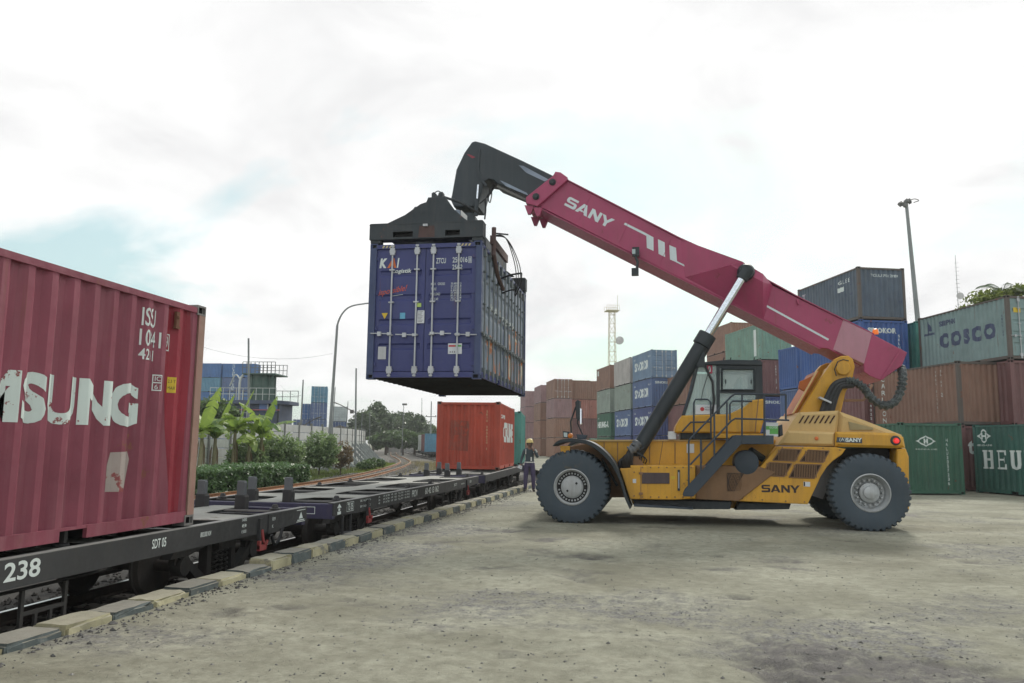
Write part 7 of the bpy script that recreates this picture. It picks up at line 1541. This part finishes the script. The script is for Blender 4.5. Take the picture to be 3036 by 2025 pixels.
# palm-like tree over the right-hand stacks
pt = at(2975, 868, 52); plm = empty('palm_tree', (float(pt[0]), 52, 0), 0, 'feathery green tree crown above the pale lettered container at the right edge', 'tree')
zc = float(pt[2]); obj('trunk', MB().tube([(0, 0, 0), (0.2, 0, zc*0.5), (0.0, 0, zc)], [0.22, 0.17, 0.13], 10), bark, plm, smooth=True)
for k in range(16):
    rr = random.Random(900+k); a = k*2.399; L_ = rr.uniform(1.6, 2.6); el = rr.uniform(-0.1, 0.9); mb = MB(); dirv = Vector((math.cos(a), math.sin(a), 0)); sd_ = Vector((-math.sin(a), math.cos(a), 0)); prev = None; spine = []
    for i in range(13): t = i/12; spine.append(dirv*L_*t*math.cos(el)+Vector((0, 0, L_*t*math.sin(el)-0.55*L_*t*t)))
    mb.tube(spine, 0.02, 4)
    for i in range(1, 13):
        for s_ in (-1, 1):
            for q in (0, 0.5):
                c = spine[i-1].lerp(spine[i], q); tip = c+(sd_*s_*0.42+dirv*0.22)*(1.1-0.5*i/12)+Vector((0, 0, -0.16)); w_ = dirv*0.035
                mb.add([c-w_, c+w_, tip], [(0, 1, 2)])
    me = mb.mesh('frond'); t_ = me.attributes.new('tone', 'FLOAT', 'FACE'); t_.data.foreach_set('value', [rr.random()*0.9]*len(me.polygons)); obj('frond', me, lm_mid, plm, (0, 0, zc+rr.uniform(-0.3, 0.2)))
rs9 = np.random.RandomState(77); C, tn = clumps(rs9, 3000, [(-0.7, 0, zc-0.6, 1.7, 1.5, 0.6), (1.2, 0, zc-0.3, 1.8, 1.5, 0.7)], 40, 0.3); leaves('lower_crown', C, 0.13, leafmat('leaf_lime', (0.04, 0.07, 0.02), (0.22, 0.26, 0.05)), plm, 78, tone=tn)

# ------------------------------------------------------------------ poles, masts, tower
polem = paint('pole_grey', (0.24, 0.26, 0.26), 0.6, 0.15, 0.3, metal=0.2); pole_d = paint('pole_dark', (0.13, 0.13, 0.125), 0.7, 0.2, 0.3)
def pole(label, top, bot_px, Y, r0, r1, name='utility_pole', extra=None, cat='pole', grp=None):
    a = at(*bot_px, Y); b = at(*top, Y); d = (b-a)/(b[2]-a[2]); g = a+d*(-0.5-a[2])
    t = empty(name, tuple(map(float, g)), 0, label, cat, grp); tp = Vector(tuple(map(float, b-g)))
    obj('shaft', MB().tube([(0, 0, 0), tp*0.5, tp], [r0, (r0+r1)/2, r1], 10), polem, t, smooth=True)
    if extra: extra(t, tp)
    return t
def arm_lamp(side, zf, L_=1.3):
    def f(t, tp):
        b = tp*zf; pts = smoothline([b, b+Vector((side*L_*0.4, 0, 0.30)), b+Vector((side*L_, 0, 0.75))], 4)
        obj('arm', MB().tube(pts, 0.04, 6), pole_d, t); obj('lamp_head', MB().prism([(0, -0.05), (0.55, 0.12), (0.6, 0.22), (0.1, 0.08)], -0.12, 0.12, 'y', 0.02), pole_d, t, tuple(pts[-1]), (0, 0, 0 if side > 0 else math.pi)); obj('ballast_box', MB().box(-0.14, 0.14, -0.1, 0.1, -0.2, 0.12), pole_d, t, tuple(b+Vector((side*0.35, 0, 0.12))))
    return f
def swan(t, tp):
    pts = smoothline([tp*0.90, tp, tp+Vector((0.35, 0, 0.85)), tp+Vector((1.0, 0, 1.35)), tp+Vector((2.3, 0, 1.55))], 6)
    obj('curved_arm', MB().tube(pts, [0.075-0.03*i/len(pts) for i in range(len(pts))], 8), polem, t, smooth=True); obj('lamp_head', MB().prism([(0, -0.04), (0.6, -0.06), (0.62, 0.03), (0.1, 0.08)], -0.14, 0.14, 'y', 0.02), polem, t, tuple(pts[-1]))
pole('tall swan-neck lamp post whose arm ends behind the hanging blue container', (1000, 965), (978, 1281), 52, 0.13, 0.085, 'lamp_post', swan, 'lamp post')
pole('plain tall pole before the green tank', (737, 1003), (737, 1235), 45, 0.075, 0.055, grp='thin poles along the wall')
pole('thin pole with a lamp arm right of the green tank', (899, 1126), (892, 1265), 66, 0.09, 0.06, 'lamp_post', arm_lamp(1, 0.45), 'lamp post')
pole('tall thin pole with a lamp arm reaching left, under the hanging container', (1056, 1092), (1054, 1275), 66, 0.10, 0.07, 'lamp_post', arm_lamp(-1, 0.55, 1.6), 'lamp post')
pole('thin leaning pole right of the swan-neck lamp post', (994, 1148), (985, 1275), 60, 0.05, 0.035, grp='thin poles along the wall'); pole('thin pole behind the wall left of the far trees', (1032, 1190), (1027, 1270), 75, 0.06, 0.04, grp='thin poles along the wall'); pole('short thin post on the wall before the dark tree', (1074, 1225), (1072, 1275), 66, 0.035, 0.03, grp='thin poles along the wall'); pole('short thin post on the wall, second before the dark tree', (1097, 1222), (1096, 1285), 80, 0.035, 0.03, grp='thin poles along the wall')
def head_lamp(t, tp): obj('lamp_head', MB().box(-0.2, 0.5, -0.2, 0.2, -0.08, 0.2), pole_d, t, tuple(tp))
pole('thin far mast with a floodlight among the trees', (1197, 1200), (1192, 1325), 120, 0.06, 0.045, 'light_mast', head_lamp, 'mast')
def cross(t, tp): obj('crossarm', MB().box(-0.9, 0.9, -0.06, 0.06, -0.06, 0.06), pole_d, t, tuple(tp*0.72)); [obj('insulator', MB().lathe([(0.06, 0), (0.08, 0.1), (0.03, 0.22)], 8, 'z'), pole_d, t, tuple(tp*0.72+Vector((q, 0, 0.06)))) for q in (-0.8, 0.8)]
pole('far utility pole with crossarm left of the orange container', (1279, 1190), (1277, 1290), 130, 0.13, 0.09, extra=cross)
pole('faint far antenna mast between floodlight mast and utility pole', (1251, 1180), (1250, 1300), 220, 0.12, 0.08, 'antenna_mast', None, 'mast')
def mast_head(t, tp):
    for k, (dx, dy, dz) in enumerate(((-0.38, -0.2, -0.12), (-0.15, -0.25, -0.22), (-0.05, -0.2, 0.05), (-0.32, 0.2, 0.0), (0.22, 0, 0.12))): obj('floodlight', MB().box(-0.15, 0.15, -0.10, 0.10, -0.14, 0.14), pole_d, t, tuple(tp+Vector((dx, dy, dz))), (0.4, 0.2*k, k*1.1))
    obj('cable_arm', MB().tube(smoothline([tp+Vector((0.2, 0, 0.2)), tp+Vector((0.6, 0, 0.28)), tp+Vector((0.85, 0, 0.15)), tp+Vector((0.5, 0, 0.02))], 4), 0.03, 5), pole_d, t)
hm = pole('tall floodlight mast rising behind the stacks at the right', (2687, 602), (2720, 940), 60, 0.26, 0.11, 'light_mast', mast_head, 'mast')
def dishes(t, tp):
    for f, r_ in ((0.80, 0.5), (0.62, 0.5)): obj('dish', MB().lathe([(0.001, 0.1), (r_*0.6, 0.06), (r_, -0.1)], 14, 'y'), paint('dish_grey', (0.5, 0.5, 0.5), 0.6), t, tuple(tp*f+Vector((0.3, 0, 0))))
    mb = MB()
    for k in range(24): z = tp.z*(0.5+0.02*k); mb.box(-0.16+0.0*k, 0.42, -0.02, 0.02, z, z+0.03)
    obj('rungs', mb, polem, t)
pole('faint slender antenna mast with two round dishes far right', (2832, 756), (2842, 925), 120, 0.10, 0.03, 'antenna_mast', dishes, 'mast')
# lattice tower
tb = at(1816, 1320, 150); TWR = empty('lattice_tower', (float(tb[0]), 150, -0.5), R(15), 'pale yellow lattice radio tower with dishes behind the stacks', 'tower'); twm = paint('tower_cream', (0.62, 0.58, 0.42), 0.6, 0.2, 0.2); Ht = 27.5
def tw_w(z): return 0.95-0.45*min(1, z/Ht)**0.8
for sx, sy in ((-1, -1), (1, -1), (1, 1), (-1, 1)): obj('leg', MB().tube([(sx*tw_w(z), sy*tw_w(z), z) for z in np.linspace(0, Ht, 12)], 0.06, 5), twm, TWR)
z = 0; k = 0
while z < Ht-0.3:
    st_ = 2.2*tw_w(z)+0.5; z2 = min(Ht, z+st_); mb = MB()
    for a in range(4):
        c = [(-1, -1), (1, -1), (1, 1), (-1, 1)]; p, q = c[a], c[(a+1) % 4]; w0, w1 = tw_w(z), tw_w(z2)
        mb.tube([(p[0]*w0, p[1]*w0, z), (q[0]*w1, q[1]*w1, z2)], 0.034, 4).tube([(p[0]*w1, p[1]*w1, z2), (q[0]*w1, q[1]*w1, z2)], 0.034, 4)
    obj('bracing', mb, twm, TWR); z = z2; k += 1
pm = MB().box(-1.25, 1.25, -1.25, 1.25, Ht-0.1, Ht); 
for a in np.linspace(-1.2, 1.2, 7): pm.tube([(a, -1.2, Ht), (a, -1.2, Ht+0.9)], 0.03, 4).tube([(a, 1.2, Ht), (a, 1.2, Ht+0.9)], 0.03, 4)
pm.tube([(-1.2, -1.2, Ht+0.9), (1.2, -1.2, Ht+0.9)], 0.03, 4).tube([(-1.2, 1.2, Ht+0.9), (1.2, 1.2, Ht+0.9)], 0.03, 4).tube([(1.1, 0, Ht), (1.1, 0, Ht+3)], 0.04, 4); obj('platform', pm, twm, TWR)
for zz_, dx in ((21.8, 1.35), (12.5, 1.4), (9.5, 1.1)): obj('dish', MB().lathe([(0.001, -0.25), (0.75, -0.2), (0.75, 0.25), (0.4, 0.3)], 16, 'y'), paint('dish_grey', (0.5, 0.5, 0.5), 0.6), TWR, (dx, -0.5, zz_))

# ------------------------------------------------------------------ tank platform beyond the wall
TK = 60.0; tp_ = at(762, 1250, TK); TX = float(tp_[0]); TZ0 = -0.5
plant = empty('tank_platform', (TX, TK, TZ0), R(6), 'green tank on a railed steel platform beyond the wall', 'tank platform')
tkm = paint('tank_green', (0.075, 0.13, 0.11), 0.6, 0.2, 0.5, (0.14, 0.16, 0.14)); plb = paint('platform_blue', (0.075, 0.095, 0.15), 0.6, 0.2, 0.3); railw = paint('rail_white', (0.50, 0.53, 0.52), 0.6, 0.2, 0.3); raild = paint('rail_dark', (0.14, 0.15, 0.15), 0.6)
def zpx(py): return float(at(762, py, TK)[2])-TZ0
def xpx(px): return float(at(px, 1200, TK)[0])-TX
zd = zpx(1190); zu = zpx(1115)
obj('tank', MB().lathe([(1.02, zd), (1.02, zu), (0.9, zu+0.12), (0.001, zu+0.2)], 28, 'z', (xpx(775), 0, 0)), tkm, plant, smooth=True)
for k in range(9): a = 2*math.pi*k/9; obj('tank_rib', MB().box(-0.05, 0.05, -0.05, 0.05, zd, zu), tkm, plant, (xpx(775)+1.05*math.cos(a), 1.05*math.sin(a), 0), (0, 0, a))
obj('upper_deck', MB().prism([(xpx(735), -1.4), (xpx(828), -1.4), (xpx(828), 1.4), (xpx(735), 1.4)], zu+0.02, zu+0.12, 'z'), tkm, plant)
obj('lower_deck', MB().prism([(xpx(655), -1.9), (xpx(840), -1.9), (xpx(862), -0.6), (xpx(862), 1.6), (xpx(655), 1.6)], zd-0.28, zd, 'z'), plb, plant)
obj('building', MB().box(xpx(700), xpx(845), -1.5, 1.5, 0, zd-0.28), plb, plant)
for a, b in ((668, 706), (790, 812), (822, 842)): obj('opening', MB().box(xpx(a), xpx(b), -1.56, -1.505, zpx(1222), zpx(1200)), dark_in if a < 700 else paint('panel_blue', (0.13, 0.2, 0.42), 0.6), plant)
obj('red_beam', MB().box(xpx(690), xpx(848), -1.72, -1.60, zpx(1219), zpx(1216)), paint('beam_red', (0.40, 0.13, 0.15), 0.6), plant)
obj('column', MB().box(xpx(843)-0.06, xpx(843)+0.06, -1.6, -1.48, 0, zd-0.28), blk, plant); obj('column', MB().box(xpx(815)-0.04, xpx(815)+0.04, -1.7, -1.62, zpx(1240), zd-0.28), railw, plant)
def railing(x0, x1, y, z, h, m, n): 
    mb = MB()
    for k in range(n+1): x = x0+(x1-x0)*k/n; mb.tube([(x, y, z), (x, y, z+h)], 0.028, 5)
    for q in (0.5, 1.0): mb.tube([(x0, y, z+h*q), (x1, y, z+h*q)], 0.026, 5)
    obj('railing', mb, m, plant)
railing(xpx(657), xpx(838), -1.85, zd, 0.95, railw, 10); railing(xpx(657), xpx(860), 1.5, zd, 0.95, raild, 9); railing(xpx(735), xpx(826), -1.35, zu+0.12, 0.9, raild, 8); railing(xpx(735), xpx(826), 1.35, zu+0.12, 0.9, raild, 8)
ld = MB()
for s_ in (-0.22, 0.22): ld.tube([(xpx(752)+s_, -1.75, 0), (xpx(752)+s_, -1.75, zd+0.8)], 0.03, 5)
for k in range(14): ld.tube([(xpx(752)-0.22, -1.75, 0.4+k*0.36), (xpx(752)+0.22, -1.75, 0.4+k*0.36)], 0.02, 4)
obj('ladder', ld, railw, plant); obj('support_strut', MB().tube([(xpx(822), -1.2, zu), (xpx(806), -0.9, zu-0.8)], 0.05, 5), tkm, plant)
pipe = MB(); pipe.tube(smoothline([(xpx(728), -1.2, zd), (xpx(728), -1.2, zu-0.5), (xpx(735), -1.1, zu)], 4), 0.10, 7).tube(smoothline([(xpx(690), -0.5, zd+1.2), (xpx(705), -0.6, zd+2.1), (xpx(722), -0.8, zd+1.75)], 4), 0.06, 6); obj('pipe_run', pipe, railw, plant)
# sheds and pale wagons in the distance
sh = at(1012, 1240, 112); shed = empty('far_shed', (float(sh[0]), 112, -0.5), R(20), 'small pale shed with dark roof beyond the wall', 'shed'); obj('wall', MB().box(-2.5, 2.5, -3, 3, 0, 3.6), paint('shed_white', (0.5, 0.55, 0.6), 0.8), shed); obj('roof', MB().prism([(-3, 3.5), (3, 3.5), (0, 4.6)], -3.3, 3.3, 'y'), paint('shed_roof', (0.14, 0.13, 0.12), 0.8), shed)
for k, (px, Y, c_, lb) in enumerate(((1262, 128, 'white_far', 'pale far container standing left of the dark one by the trees'), (1272, 122, 'maroon', 'dark far container between two pale ones beside the orange container'), (1284, 112, 'blue_far2', 'pale blue far container just left of the orange container'))):
    q = at(px, 1330, Y); container('freight_container', lb, float(q[0]), Y, 0.45, R(16), cp[c_], group='far containers at the end of the tracks')
    w_ = empty('far_wagon', (float(q[0]), Y, RAIL_Z), R(16), 'far flat wagon under the %s container beside the orange one' % ('white', 'dark', 'pale blue')[k], 'wagon', 'far wagons at the end of the tracks')
    obj('underframe', MB().box(-1.2, 1.2, -3.6, 3.6, 0.45, 0.715), wag, w_)
    for yq in (-2.4, 2.4):
        for sx in (-1, 1): obj('wheel', WM['wheel'], wheelm, w_, (sx*0.52, yq, 0.40))
# overhead wires
def wire(label, a, b, sag):
    p, q = Vector(tuple(map(float, a))), Vector(tuple(map(float, b))); pts = [p.lerp(q, t)+Vector((0, 0, -sag*4*t*(1-t))) for t in np.linspace(0, 1, 17)]
    o = obj('overhead_wire', MB().tube(pts, 0.008, 4), pole_d); tag(o, label, 'wire', 'wires strung between the poles'); return o
wire('upper thin wire running from the crimson container to the swan-neck lamp post', at(560, 1015, 48), at(986, 1048, 52), 0.7)
wire('lower thin wire from the tank to the lamp post right of it', at(830, 1140, 58), at(893, 1172, 66), 0.3)

# ------------------------------------------------------------------ the air over the yard
hzm = bpy.data.materials.new('haze_air'); hzm.use_nodes = True; hnt = hzm.node_tree; hnt.nodes.clear()
ho = N(hnt, 'ShaderNodeOutputMaterial'); hv = N(hnt, 'ShaderNodeVolumePrincipled'); hv.inputs['Density'].default_value = 0.00055; hv.inputs['Color'].default_value = (0.93, 0.96, 0.95, 1); hv.inputs['Anisotropy'].default_value = 0.2
hnt.links.new(hv.outputs[0], ho.inputs['Volume'])
hz_o = obj('haze', MB().box(-1600, 1600, -60, 2600, -2, 36), hzm); tag(hz_o, 'pale humid air thickening over the far tracks and stacks', 'haze', None, 'stuff')
